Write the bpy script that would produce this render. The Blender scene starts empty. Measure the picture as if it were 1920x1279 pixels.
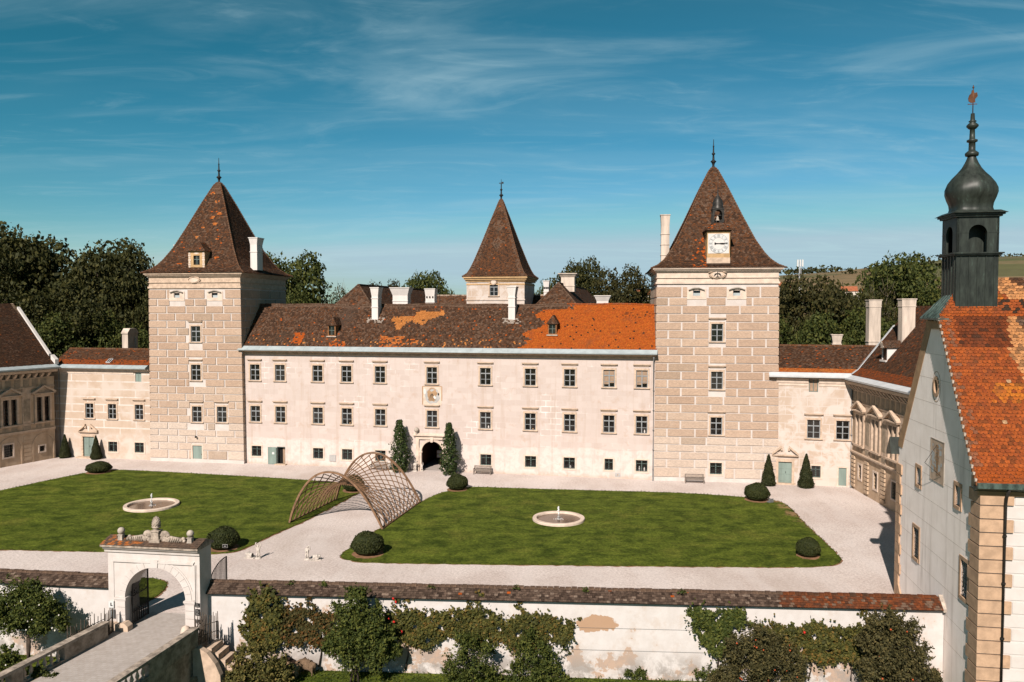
import bpy, math, random
import numpy as np
from mathutils import Vector, Matrix

# ------------------------------------------------------------------ camera, world, sun
scene = bpy.context.scene
COL = scene.collection
R = math.radians
FOC, CAM_Z, PITCH = 1493.33, 19.0, math.atan(60 / 1493.33)

cam_data = bpy.data.cameras.new('camera')
cam = bpy.data.objects.new('camera', cam_data)
COL.objects.link(cam)
cam.location = (0, 0, CAM_Z)
cam.rotation_euler = (R(90) - PITCH, 0, 0)
cam_data.sensor_width = 36
cam_data.lens = 28.0
cam_data.clip_start = 0.5
cam_data.clip_end = 20000
scene.camera = cam

SUN_EL, SUN_AZ = R(38), R(20)          # the sun stands behind the viewer, a little to the left
TRAVEL = Vector((math.sin(SUN_AZ) * math.cos(SUN_EL), math.cos(SUN_AZ) * math.cos(SUN_EL), -math.sin(SUN_EL)))
sun_data = bpy.data.lights.new('sun', 'SUN')
sun_data.energy = 5.0
sun_data.angle = R(0.5)
sun_data.color = (1.0, 0.90, 0.815)
sun = bpy.data.objects.new('sun', sun_data)
COL.objects.link(sun)
sun.rotation_euler = TRAVEL.to_track_quat('-Z', 'Y').to_euler()

world = bpy.data.worlds.new('World')
scene.world = world
world.use_nodes = True
wn, wl = world.node_tree.nodes, world.node_tree.links
wn.clear()
w_out = wn.new('ShaderNodeOutputWorld')
w_bg = wn.new('ShaderNodeBackground')
w_bg.inputs['Strength'].default_value = 0.05
wl.new(w_bg.outputs[0], w_out.inputs[0])
sky = wn.new('ShaderNodeTexSky')
sky.sky_type = 'NISHITA'
sky.sun_disc = False
sky.sun_elevation = SUN_EL
sky.sun_rotation = R(180) + SUN_AZ
sky.altitude = 300
sky.air_density = 1.0
sky.dust_density = 0.25
sky.ozone_density = 2.0
# cirrus: noise on a high flat layer, stretched along the wind
tc = wn.new('ShaderNodeTexCoord')
sep = wn.new('ShaderNodeSeparateXYZ'); wl.new(tc.outputs['Generated'], sep.inputs[0])


def wmath(op, a, b=None, clamp=False):
    n = wn.new('ShaderNodeMath'); n.operation = op; n.use_clamp = clamp
    for i, v in enumerate((a, b)):
        if v is None: continue
        if isinstance(v, (int, float)): n.inputs[i].default_value = v
        else: wl.new(v, n.inputs[i])
    return n.outputs[0]


# the deep teal of the photograph's sky: each channel's gradient steepened, the glare round the sun capped
rgb = wn.new('ShaderNodeSeparateColor'); wl.new(sky.outputs[0], rgb.inputs[0])
crgb = wn.new('ShaderNodeCombineColor')
for k_, (mul_, pw_, top_) in enumerate(((0.060, 2.42, 4.7), (0.475, 1.33, 6.6), (0.236, 1.66, 7.6))):
    wl.new(wmath('MINIMUM', wmath('MULTIPLY', wmath('POWER', rgb.outputs[k_], pw_), mul_), top_), crgb.inputs[k_])
zc = wmath('ADD', wmath('MAXIMUM', sep.outputs[2], 0.0), 0.10)
cx, cy = wmath('DIVIDE', sep.outputs[0], zc), wmath('DIVIDE', sep.outputs[1], zc)


def wnoise(sx, sy, ox, oy, rot, detail, rough, dist, lo, hi):
    cmb = wn.new('ShaderNodeCombineXYZ'); wl.new(cx, cmb.inputs[0]); wl.new(cy, cmb.inputs[1])
    mp = wn.new('ShaderNodeMapping'); wl.new(cmb.outputs[0], mp.inputs[0])
    mp.inputs['Location'].default_value = (ox, oy, 0); mp.inputs['Rotation'].default_value = (0, 0, rot)
    mp.inputs['Scale'].default_value = (sx, sy, 1)
    nz = wn.new('ShaderNodeTexNoise'); wl.new(mp.outputs[0], nz.inputs['Vector'])
    nz.inputs['Scale'].default_value = 1.0; nz.inputs['Detail'].default_value = detail
    nz.inputs['Roughness'].default_value = rough; nz.inputs['Distortion'].default_value = dist
    mr = wn.new('ShaderNodeMapRange'); mr.interpolation_type = 'SMOOTHSTEP'
    wl.new(nz.outputs['Fac'], mr.inputs[0]); mr.inputs[1].default_value = lo; mr.inputs[2].default_value = hi
    return mr.outputs[0]


c_big = wnoise(0.25, 0.5, 3.1, 1.7, R(14), 3, 0.5, 0.3, 0.40, 0.66)
c_streak = wnoise(0.62, 1.9, 7.3, 2.2, R(18), 7, 0.58, 1.2, 0.44, 0.76)
c_fine = wnoise(1.2, 3.2, 1.3, 9.2, R(-14), 8, 0.64, 1.8, 0.48, 0.82)
c_veil = wnoise(0.22, 1.1, 5.0, 4.0, R(4), 4, 0.5, 0.4, 0.38, 0.75)
c_sum = wmath('ADD', wmath('MULTIPLY', wmath('ADD', wmath('MULTIPLY', c_big, 0.72), 0.28), wmath('ADD', wmath('MULTIPLY', c_streak, 0.72), wmath('MULTIPLY', c_fine, 0.70))), wmath('MULTIPLY', c_veil, 0.16), True)
cl = wn.new('ShaderNodeMix'); cl.data_type = 'RGBA'
c_fade = wn.new('ShaderNodeMapRange'); c_fade.interpolation_type = 'SMOOTHSTEP'; wl.new(sep.outputs[2], c_fade.inputs[0])
c_fade.inputs[1].default_value = 0.41; c_fade.inputs[2].default_value = 0.25; c_fade.inputs[3].default_value = 0.15; c_fade.inputs[4].default_value = 1.0
wl.new(wmath('MULTIPLY', c_sum, c_fade.outputs[0]), cl.inputs[0]); wl.new(crgb.outputs[0], cl.inputs[6])
cl.inputs[7].default_value = (5.3, 7.5, 8.2, 1)
wl.new(cl.outputs[2], w_bg.inputs[0])

scene.view_settings.view_transform = 'Standard'
scene.view_settings.look = 'None'
scene.view_settings.exposure = 0.8
scene.view_settings.gamma = 1.0
scene.render.engine = 'CYCLES'
scene.cycles.max_bounces = 6
scene.cycles.transparent_max_bounces = 8
scene.cycles.use_denoising = True

# ------------------------------------------------------------------ survey: rays of the photograph cut with real planes


def ray(x, y):
    u, v = (x - 960) / FOC, (y - 639.5) / FOC
    return np.array([u, math.cos(PITCH) - v * math.sin(PITCH), -math.sin(PITCH) - v * math.cos(PITCH)])


def G(x, y, z=0.0):
    d = ray(x, y); k = (z - CAM_Z) / d[2]
    return (d[0] * k, d[1] * k, z)


def at_depth(x, y, Y):
    d = ray(x, y); k = Y / d[1]
    return (d[0] * k, Y, CAM_Z + d[2] * k)


class Frame:
    """A building's own axes: x along its front, y into it, z up."""
    def __init__(s, o, ang):
        s.o = np.array(o[:2], float); s.rz = ang
        s.t = np.array([math.cos(ang), math.sin(ang)]); s.n = np.array([-s.t[1], s.t[0]])

    def on(s, x, y, dep=0.0):
        d = ray(x, y); k = ((s.o + s.n * dep) @ s.n) / (d[:2] @ s.n); p = d * k
        return float((p[:2] - s.o) @ s.t), float(CAM_Z + p[2])

    def W(s, x, y, z=0.0):
        q = s.o + s.t * x + s.n * y
        return (float(q[0]), float(q[1]), z)


# ------------------------------------------------------------------ node helpers and materials
MATS = {}
ALBEDO = 0.74          # base colours are scaled down by this to offset the raised exposure


class NT:
    def __init__(s, name):
        s.m = bpy.data.materials.new(name); s.m.use_nodes = True
        s.n, s.l = s.m.node_tree.nodes, s.m.node_tree.links
        s.b = s.n['Principled BSDF']
        s.b.inputs['Specular IOR Level'].default_value = 0.2
        s.b.inputs['Roughness'].default_value = 0.85
        MATS[name] = s.m

    def set(s, sock, v):
        if isinstance(v, bpy.types.NodeSocket): s.l.new(v, sock)
        elif isinstance(v, tuple) and len(v) == 3 and sock.type == 'RGBA': sock.default_value = (*v, 1)
        else: sock.default_value = v

    def coord(s, which='Object'):
        if which == 'UV':
            n = s.n.new('ShaderNodeUVMap'); return n.outputs[0]
        return s.n.new('ShaderNodeTexCoord').outputs[which]

    def map(s, vec, scale=(1, 1, 1), loc=(0, 0, 0), rot=(0, 0, 0)):
        n = s.n.new('ShaderNodeMapping'); s.l.new(vec, n.inputs[0])
        n.inputs['Scale'].default_value = scale; n.inputs['Location'].default_value = loc; n.inputs['Rotation'].default_value = rot
        return n.outputs[0]

    def noise(s, vec, scale, detail=4, rough=0.55, dist=0.0):
        n = s.n.new('ShaderNodeTexNoise'); s.l.new(vec, n.inputs['Vector'])
        n.inputs['Scale'].default_value = scale; n.inputs['Detail'].default_value = detail
        n.inputs['Roughness'].default_value = rough; n.inputs['Distortion'].default_value = dist
        return n.outputs['Fac']

    def ramp(s, fac, lo, hi, a=0.0, b=1.0):
        n = s.n.new('ShaderNodeMapRange'); n.interpolation_type = 'SMOOTHSTEP'; s.l.new(fac, n.inputs[0])
        n.inputs[1].default_value = lo; n.inputs[2].default_value = hi; n.inputs[3].default_value = a; n.inputs[4].default_value = b
        return n.outputs[0]

    def mix(s, fac, a, b, mode='MIX'):
        n = s.n.new('ShaderNodeMix'); n.data_type = 'RGBA'; n.blend_type = mode
        s.set(n.inputs[0], fac); s.set(n.inputs[6], a); s.set(n.inputs[7], b)
        return n.outputs[2]

    def math(s, op, a, b=0.0):
        n = s.n.new('ShaderNodeMath'); n.operation = op; s.set(n.inputs[0], a); s.set(n.inputs[1], b)
        return n.outputs[0]

    def xyz(s, vec):
        n = s.n.new('ShaderNodeSeparateXYZ'); s.l.new(vec, n.inputs[0]); return n.outputs

    def bump(s, h, strength=0.3, dist=0.02):
        n = s.n.new('ShaderNodeBump'); s.l.new(h, n.inputs['Height'])
        n.inputs['Strength'].default_value = strength; n.inputs['Distance'].default_value = dist
        s.l.new(n.outputs[0], s.b.inputs['Normal'])

    def albedo(s, c): return s.mix(1.0, c, (ALBEDO,) * 3, 'MULTIPLY')

    def color(s, c): s.set(s.b.inputs['Base Color'], s.albedo(c))

    def attr(s, name='Col'):
        n = s.n.new('ShaderNodeAttribute'); n.attribute_name = name; return n.outputs['Color']

    def island(s): return s.n.new('ShaderNodeNewGeometry').outputs['Random Per Island']

    def cramp(s, fac, stops):
        n = s.n.new('ShaderNodeValToRGB'); s.l.new(fac, n.inputs[0]); e = n.color_ramp.elements
        while len(e) > 1: e.remove(e[-1])
        e[0].position = stops[0][0]; e[0].color = (*stops[0][1], 1)
        for p, c in stops[1:]:
            k = e.new(p); k.color = (*c, 1)
        return n.outputs[0]

    def brick(s, vec, bw, rh, mortar=0.015, offset=0.5):
        n = s.n.new('ShaderNodeTexBrick'); s.l.new(vec, n.inputs['Vector'])
        n.inputs['Scale'].default_value = 1.0; n.inputs['Brick Width'].default_value = bw; n.inputs['Row Height'].default_value = rh
        n.inputs['Mortar Size'].default_value = mortar; n.inputs['Mortar Smooth'].default_value = 0.2; n.offset = offset
        n.inputs['Color1'].default_value = (0, 0, 0, 1); n.inputs['Color2'].default_value = (1, 1, 1, 1); n.inputs['Mortar'].default_value = (0.5, 0.5, 0.5, 1)
        return n.outputs['Fac'], n.outputs['Color']


def plain(name, col, rough=0.8, var=0.18, scale=3.0, metal=0.0, spec=0.2, bump=0.0, streak=False):
    t = NT(name)
    v = t.coord('Object')
    if streak: v = t.map(v, (1, 1, 0.15))
    n = t.noise(v, scale, 5, 0.6)
    lo = tuple(c * (1 - var * 1.3) for c in col); hi = tuple(min(1, c * (1 + var)) for c in col)
    t.color(t.mix(t.ramp(n, 0.3, 0.7), lo, hi))
    t.b.inputs['Roughness'].default_value = rough; t.b.inputs['Metallic'].default_value = metal
    t.b.inputs['Specular IOR Level'].default_value = spec
    if bump: t.bump(t.noise(t.coord('Object'), scale * 8, 3), bump, 0.02)
    return t.m


# palace front: painted ashlar joints on cream plaster, bare rendering below 3.4 m
t = NT('cream_plaster')
uv = t.coord('UV'); ob = t.coord('Object')
fac, bc = t.brick(uv, 1.16, 0.66, 0.045)
big = t.noise(ob, 0.22, 5, 0.6); mid = t.noise(ob, 1.1, 6, 0.65, 0.4)
base = t.mix(t.ramp(bc, 0.0, 1.0, 0.0, 0.55), (0.52, 0.43, 0.386), (0.61, 0.52, 0.478))
joint = t.mix(fac, base, (0.92, 0.86, 0.82))
joint = t.mix(t.ramp(big, 0.54, 0.72), base, joint)
low = t.mix(t.ramp(mid, 0.38, 0.62), (0.56, 0.475, 0.43), (0.66, 0.585, 0.54))
z = t.xyz(ob)[2]
zz = t.math('ADD', z, t.math('MULTIPLY', t.noise(t.map(ob, (1, 1, 0)), 0.25, 4), 1.3))
c = t.mix(t.ramp(zz, 3.75, 3.95), low, joint)
c = t.mix(t.ramp(mid, 0.52, 0.72, 0.0, 0.55), c, (0.46, 0.335, 0.26))
drip = t.noise(t.map(ob, (1.5, 1.5, 0.09)), 1.0, 5, 0.6)
c = t.mix(t.ramp(drip, 0.50, 0.70, 0.0, 0.50), c, (0.44, 0.335, 0.27))
foot = t.ramp(t.math('ADD', z, t.math('MULTIPLY', mid, 1.1)), 0.35, 1.15, 0.65, 0.0)
c = t.mix(foot, c, (0.44, 0.32, 0.235))
t.color(c); t.bump(mid, 0.15, 0.02)

t = NT('tower_joint'); ob = t.coord('Object')
n = t.noise(ob, 0.9, 6, 0.65)
t.color(t.mix(t.ramp(n, 0.35, 0.7), (0.54, 0.475, 0.43), (0.62, 0.56, 0.525)))

t = NT('tower_block'); ob = t.coord('Object'); a = t.attr()
g = t.noise(t.map(ob, (1, 1, 2.2), rot=(0, R(25), 0)), 5.5, 5, 0.7); n = t.noise(ob, 0.35, 5, 0.6)
c = t.mix(t.ramp(g, 0.3, 0.75), (0.80, 0.80, 0.80), (1.2, 1.18, 1.14))
c = t.mix(1.0, a, c, 'MULTIPLY')
c = t.mix(t.ramp(n, 0.56, 0.74, 0, 0.45), c, (0.52, 0.42, 0.34))
sp = t.noise(ob, 1.6, 4, 0.6)
c = t.mix(t.ramp(sp, 0.68, 0.74, 0, 0.5), c, (0.56, 0.48, 0.42))
t.color(c); t.bump(g, 0.5, 0.03)

t = NT('banded_plaster'); uv = t.coord('UV'); ob = t.coord('Object')
fac, bc = t.brick(uv, 4.6, 0.98, 0.085)
m = t.noise(ob, 0.8, 6, 0.65, 0.5); n = t.noise(ob, 0.3, 4)
tan = t.mix(t.ramp(m, 0.3, 0.7), (0.46, 0.35, 0.265), (0.52, 0.41, 0.325))
c = t.mix(t.math('MULTIPLY', fac, t.ramp(m, 0.25, 0.55)), tan, (0.62, 0.56, 0.51))
c = t.mix(t.ramp(n, 0.5, 0.64, 0, 0.9), c, (0.56, 0.475, 0.41))
zz = t.math('ADD', t.xyz(ob)[2], t.math('MULTIPLY', m, 1.6))
c = t.mix(t.ramp(zz, 3.7, 4.3), t.mix(t.ramp(m, 0.35, 0.65), (0.50, 0.395, 0.315), (0.58, 0.495, 0.43)), c)
t.color(c); t.bump(m, 0.12, 0.02)

t = NT('patchy_plaster'); ob = t.coord('Object'); uv = t.coord('UV')
m = t.noise(ob, 0.7, 7, 0.68, 0.8); n = t.noise(ob, 0.28, 4)
fac, bc = t.brick(uv, 1.5, 0.95, 0.04)
c = t.mix(t.ramp(m, 0.42, 0.58), (0.48, 0.375, 0.295), (0.585, 0.51, 0.455))
c = t.mix(t.math('MULTIPLY', fac, 0.7), c, (0.60, 0.535, 0.49))
c = t.mix(t.ramp(n, 0.5, 0.65, 0, 0.7), c, (0.565, 0.485, 0.425))
t.color(c); t.bump(m, 0.12, 0.02)

t = NT('tan_plaster'); ob = t.coord('Object')
m = t.noise(ob, 0.9, 6, 0.66); d = t.noise(t.map(ob, (1.4, 1.4, 0.15)), 1, 5)
c = t.mix(t.ramp(m, 0.3, 0.7), (0.45, 0.315, 0.205), (0.56, 0.42, 0.30))
c = t.mix(t.ramp(d, 0.52, 0.75, 0, 0.5), c, (0.28, 0.20, 0.14))
t.color(c); t.bump(m, 0.2, 0.03)

plain('panel_plaster', (0.3276, 0.2574, 0.1872), 0.9, 0.2, 2.0, bump=0.2)
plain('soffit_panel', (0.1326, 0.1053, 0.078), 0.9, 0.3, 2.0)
plain('trim_stone', (0.5304, 0.3978, 0.2964), 0.85, 0.16, 2.2, bump=0.15)
plain('pale_trim', (0.624, 0.4992, 0.4056), 0.85, 0.12, 1.5)
plain('grey_stone', (0.39, 0.3354, 0.2808), 0.9, 0.28, 2.5, bump=0.3)
plain('white_plaster', (0.6552, 0.6084, 0.5694), 0.85, 0.07, 1.2, bump=0.1, streak=True)
plain('old_chimney_plaster', (0.5616, 0.468, 0.39), 0.85, 0.2, 1.6, bump=0.1, streak=True)
plain('grey_frame', (0.2652, 0.2769, 0.2808), 0.6, 0.1, 3)
plain('green_frame', (0.1248, 0.1638, 0.1482), 0.6, 0.1, 3)
plain('iron', (0.014, 0.014, 0.014), 0.6, 0.3, 5)
plain('green_door', (0.2106, 0.2691, 0.2379), 0.6, 0.12, 1.5, streak=True)
plain('sheet_metal', (0.3666, 0.4134, 0.4212), 0.45, 0.10, 1.2, spec=0.4)
plain('flashing', (0.5616, 0.5694, 0.5772), 0.5, 0.08, 1.2, spec=0.4)
plain('lead_pipe', (0.2106, 0.2184, 0.2223), 0.5, 0.12, 2)
plain('dark_void', (0.0094, 0.0086, 0.0078), 0.9, 0.2, 2)
plain('dark_wood', (0.078, 0.039, 0.0218), 0.8, 0.3, 4, streak=True)
plain('dormer_wood', (0.26, 0.115, 0.045), 0.8, 0.25, 4)
plain('bench_wood', (0.234, 0.1911, 0.1599), 0.85, 0.3, 9, bump=0.2)
plain('slat_wood', (0.22, 0.125, 0.07), 0.75, 0.25, 3, bump=0.1)
plain('pale_wood', (0.34, 0.28, 0.23), 0.75, 0.2, 3)
plain('blind_fabric', (0.3276, 0.2262, 0.156), 0.9, 0.15, 2)
plain('statue_stone', (0.5148, 0.4602, 0.4056), 0.9, 0.22, 5, bump=0.3)
plain('roof_underlay', (0.0585, 0.0351, 0.0234), 0.95, 0.3, 2)
plain('mortar_lime', (0.429, 0.3588, 0.2964), 0.95, 0.25, 4, bump=0.3)
plain('clock_white', (0.6396, 0.5928, 0.5616), 0.7, 0.04, 2)
plain('clock_ring', (0.5772, 0.5772, 0.5616), 0.7, 0.04, 2)
plain('numeral_grey', (0.156, 0.156, 0.156), 0.7, 0.1, 5)
plain('ochre_plaster', (0.4836, 0.312, 0.156), 0.85, 0.14, 2)
plain('dark_bronze', (0.039, 0.0351, 0.0312), 0.45, 0.3, 4, metal=0.3)
plain('vane_copper', (0.12, 0.05, 0.025), 0.5, 0.2, 4, metal=0.4)
plain('band_ochre', (0.40, 0.25, 0.14), 0.85, 0.14, 1.4, bump=0.2)
plain('quoin_plaster', (0.475, 0.315, 0.205), 0.9, 0.15, 2.2, bump=0.45)
plain('white_sign', (0.624, 0.624, 0.6084), 0.5, 0.03, 2)
plain('black_sign', (0.0117, 0.0117, 0.0125), 0.4, 0.1, 2)
plain('sign_text', (0.429, 0.4056, 0.3744), 0.6, 0.05, 2)
plain('box_grey', (0.4056, 0.39, 0.3744), 0.6, 0.08, 2)
plain('bark', (0.0663, 0.0484, 0.0351), 0.95, 0.35, 5, bump=0.5)
plain('pale_bark', (0.1872, 0.1482, 0.1092), 0.95, 0.3, 5)
plain('wool_beige', (0.3354, 0.2223, 0.1287), 0.98, 0.22, 9, bump=0.6)
plain('wool_brown', (0.1716, 0.1131, 0.0702), 0.98, 0.25, 9, bump=0.6)
plain('wool_dark', (0.039, 0.0234, 0.0156), 0.98, 0.25, 9, bump=0.6)
plain('sheep_skin', (0.2574, 0.2028, 0.156), 0.9, 0.15, 6)
plain('mast_grey', (0.429, 0.4368, 0.4524), 0.6, 0.05, 2)
plain('house_wall', (0.5616, 0.4992, 0.429), 0.9, 0.08, 1)
plain('house_roof', (0.312, 0.1014, 0.0468), 0.9, 0.2, 1)
plain('picket', (0.078, 0.0585, 0.0429), 0.8, 0.3, 6)
plain('soil', (0.234, 0.1248, 0.0663), 0.95, 0.25, 2, bump=0.3)

t = NT('glass'); t.b.inputs['Roughness'].default_value = 0.07; t.b.inputs['Specular IOR Level'].default_value = 0.5
oi = t.n.new('ShaderNodeObjectInfo').outputs['Random']
c = t.mix(t.ramp(t.noise(t.coord('Object'), 1.8, 3), 0.42, 0.62), (0.006, 0.006, 0.006), (0.030, 0.023, 0.017))
t.color(t.mix(t.ramp(oi, 0.55, 1.0, 0, 0.55), c, (0.055, 0.050, 0.046)))  # grey tint per window paints in varied pane reflections

t = NT('grey_plaster'); ob = t.coord('Object')
m = t.noise(ob, 0.8, 6, 0.62); d = t.noise(t.map(ob, (1.3, 1.3, 0.12)), 1.1, 6, 0.65)
c = t.mix(t.ramp(m, 0.3, 0.7), (0.76, 0.68, 0.625), (0.84, 0.76, 0.71))
c = t.mix(t.ramp(d, 0.50, 0.70, 0, 0.7), c, (0.56, 0.49, 0.44))
t.set(t.b.inputs['Base Color'], c); t.bump(t.noise(ob, 7, 4, 0.65), 0.25, 0.02)

t = NT('south_plaster'); ob = t.coord('Object')
m = t.noise(ob, 1.2, 5, 0.6)
t.color(t.mix(t.ramp(m, 0.3, 0.7), (0.57, 0.52, 0.48), (0.63, 0.585, 0.55)))

t = NT('garden_wall_plaster'); ob = t.coord('Object')
m = t.noise(ob, 0.45, 7, 0.7, 0.1); f = t.noise(ob, 1.4, 6, 0.65); z = t.xyz(ob)[2]
g2 = t.noise(t.map(ob, loc=(9, 3, 5)), 0.7, 8, 0.75, 0.3)
c = t.mix(t.ramp(f, 0.3, 0.7), (0.565, 0.52, 0.49), (0.63, 0.59, 0.565))
low = t.ramp(z, -1.9, 0.9, 1.0, 0.0)
peel = t.ramp(t.math('ADD', m, t.math('MULTIPLY', low, 0.12)), 0.645, 0.66)
c = t.mix(t.math('MULTIPLY', peel, 0.75), c, (0.42, 0.26, 0.16))
halo = t.ramp(t.math('ADD', m, t.math('MULTIPLY', low, 0.09)), 0.53, 0.65, 0, 0.5)
c = t.mix(t.math('MULTIPLY', halo, t.math('SUBTRACT', 1.0, peel)), c, (0.52, 0.43, 0.365))
damp = t.math('MULTIPLY', t.ramp(z, -2.1, -0.3, 1, 0), t.ramp(g2, 0.42, 0.56))
c = t.mix(t.math('MULTIPLY', damp, 0.9), c, (0.30, 0.27, 0.245))
# a big fallen patch showing the brown undercoat
px_ = t.math('SUBTRACT', t.xyz(ob)[0], 23.0); pz_ = t.math('SUBTRACT', z, 0.75)
px2 = t.math('MULTIPLY', px_, 0.55)
dd = t.math('ADD', t.math('MULTIPLY', px2, px2), t.math('MULTIPLY', t.math('MULTIPLY', pz_, pz_), 2.6))
dn = t.math('ADD', dd, t.math('MULTIPLY', t.noise(ob, 1.3, 6, 0.6, 0.6), 1.9))
c = t.mix(t.ramp(dn, 1.42, 1.50, 0.9, 0.0), c, (0.40, 0.235, 0.13))
t.color(c); t.bump(f, 0.3, 0.03)

t = NT('gate_plaster'); ob = t.coord('Object')
f = t.noise(ob, 1.3, 6, 0.65); d = t.noise(t.map(ob, (1.5, 1.5, 0.25)), 1.0, 6, 0.65)
c = t.mix(t.ramp(f, 0.3, 0.7), (0.55, 0.49, 0.45), (0.62, 0.57, 0.535))
c = t.mix(t.ramp(d, 0.52, 0.72, 0, 0.55), c, (0.44, 0.355, 0.285))
t.color(c); t.bump(f, 0.25, 0.03)

t = NT('weathered_stone'); ob = t.coord('Object')
f = t.noise(ob, 2.2, 7, 0.7); d = t.noise(ob, 0.7, 4)
c = t.mix(t.ramp(f, 0.35, 0.68), (0.19, 0.155, 0.125), (0.50, 0.41, 0.33))
c = t.mix(t.ramp(d, 0.6, 0.75, 0, 0.6), c, (0.50, 0.26, 0.10))
t.color(c); t.bump(f, 0.5, 0.03)

t = NT('parapet_stone'); ob = t.coord('Object')
f = t.noise(ob, 1.5, 7, 0.7)
c = t.mix(t.ramp(f, 0.35, 0.65), (0.22, 0.165, 0.12), (0.46, 0.37, 0.29))
t.color(c); t.bump(f, 0.4, 0.03)

t = NT('copper'); ob = t.coord('Object')
f = t.noise(t.map(ob, (2, 2, 0.5)), 1.6, 7, 0.7)
c = t.mix(t.ramp(f, 0.3, 0.62), (0.013, 0.016, 0.0135), (0.032, 0.039, 0.032))
c = t.mix(t.ramp(f, 0.58, 0.72, 0, 0.7), c, (0.075, 0.115, 0.095))
t.color(c); t.b.inputs['Roughness'].default_value = 0.45; t.b.inputs['Specular IOR Level'].default_value = 0.22

t = NT('verdigris'); ob = t.coord('Object')
f = t.noise(t.map(ob, (2, 2, 0.6)), 1.8, 6, 0.7)
t.color(t.mix(t.ramp(f, 0.35, 0.65), (0.035, 0.050, 0.044), (0.10, 0.145, 0.125))); t.b.inputs['Roughness'].default_value = 0.5

t = NT('roof_tile'); ob = t.coord('Object'); a = t.attr()
n = t.noise(ob, 9, 4, 0.7); l = t.noise(ob, 0.55, 5, 0.65)
c = t.mix(1.0, a, t.mix(t.ramp(n, 0.3, 0.7), (0.66, 0.66, 0.66), (1.35, 1.32, 1.28)), 'MULTIPLY')
fl = t.noise(t.map(t.coord('UV'), (0.9, 0.10, 1)), 1.0, 6, 0.65)
c = t.mix(1.0, c, t.mix(t.ramp(fl, 0.35, 0.65), (0.62, 0.60, 0.58), (1.28, 1.28, 1.28)), 'MULTIPLY')
c = t.mix(t.ramp(l, 0.52, 0.72, 0, 0.4), c, (0.060, 0.043, 0.03))
t.color(c); t.b.inputs['Roughness'].default_value = 0.9; t.b.inputs['Specular IOR Level'].default_value = 0.1

t = NT('gravel'); ob = t.coord('Object')
f = t.noise(ob, 5.5, 6, 0.9); b = t.noise(ob, 0.16, 5, 0.55); m = t.noise(ob, 1.3, 5, 0.65)
tr = t.noise(t.map(ob, (0.5, 0.14, 1), rot=(0, 0, R(60))), 1.0, 4)
c = t.mix(t.ramp(b, 0.35, 0.65), (0.545, 0.46, 0.42), (0.64, 0.56, 0.52))
c = t.mix(t.ramp(f, 0.36, 0.64), t.mix(1.0, c, (0.70, 0.69, 0.68), 'MULTIPLY'), t.mix(1.0, c, (1.22, 1.22, 1.22), 'MULTIPLY'))
c = t.mix(t.ramp(m, 0.52, 0.75, 0, 0.35), c, (0.36, 0.305, 0.27))
pth = t.noise(t.map(ob, (0.10, 0.035, 1), rot=(0, 0, R(-12))), 1.0, 5, 0.6)
c = t.mix(t.ramp(pth, 0.50, 0.68, 0, 0.45), c, (0.43, 0.355, 0.31))
c = t.mix(t.ramp(tr, 0.45, 0.65, 0, 0.30), c, (0.64, 0.575, 0.545))
fp = t.noise(t.map(ob, (0.9, 0.25, 1), rot=(0, 0, R(-70))), 1.0, 6, 0.7)
c = t.mix(t.ramp(fp, 0.55, 0.72, 0, 0.35), c, (0.40, 0.33, 0.28))
t.color(c); t.bump(f, 0.5, 0.02)

t = NT('cobble'); ob = t.coord('Object')
fac, bc = t.brick(ob, 0.34, 0.22, 0.02)
f = t.noise(ob, 2.2, 6, 0.7); b = t.noise(ob, 14, 3, 0.7)
c = t.mix(t.ramp(f, 0.3, 0.7), (0.34, 0.30, 0.27), (0.45, 0.41, 0.38))
c = t.mix(t.math('MULTIPLY', bc, 0.3), c, (0.50, 0.46, 0.43))
c = t.mix(t.math('MULTIPLY', fac, 0.35), c, (0.30, 0.23, 0.18))
c = t.mix(t.ramp(b, 0.4, 0.7, 0, 0.35), c, (0.36, 0.29, 0.24))
t.color(c); t.bump(b, 0.4, 0.02)

t = NT('lawn_grass'); ob = t.coord('Object')
b = t.noise(ob, 0.28, 5, 0.6); m = t.noise(t.map(ob, (0.55, 0.7, 1)), 1.0, 7, 0.72, 0.3); f = t.noise(ob, 4.5, 6, 0.9)
st = t.noise(t.map(ob, (0.08, 1.5, 1), rot=(0, 0, R(-9))), 1.0, 3, 0.5)
c = t.mix(t.ramp(m, 0.32, 0.66), (0.036, 0.054, 0.007), (0.118, 0.146, 0.020))
c = t.mix(t.ramp(b, 0.50, 0.72, 0, 0.5), c, (0.175, 0.172, 0.032))
c = t.mix(t.ramp(st, 0.45, 0.62, 0, 0.18), c, (0.040, 0.058, 0.008))
c = t.mix(t.ramp(f, 0.35, 0.68), t.mix(1.0, c, (0.5, 0.5, 0.5), 'MULTIPLY'), t.mix(1.0, c, (1.45, 1.45, 1.4), 'MULTIPLY'))
wx = t.math('ADD', t.xyz(ob)[0], t.math('MULTIPLY', t.noise(ob, 0.5, 6, 0.7), 4.0))
worn = t.math('MULTIPLY', t.ramp(wx, 27.4, 28.2), t.ramp(t.noise(ob, 0.8, 6, 0.7), 0.45, 0.55, 0, 0.85))
c = t.mix(worn, c, (0.27, 0.165, 0.085))
t.color(c); t.b.inputs['Roughness'].default_value = 1.0; t.b.inputs['Specular IOR Level'].default_value = 0.05; t.bump(f, 0.8, 0.05)

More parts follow.
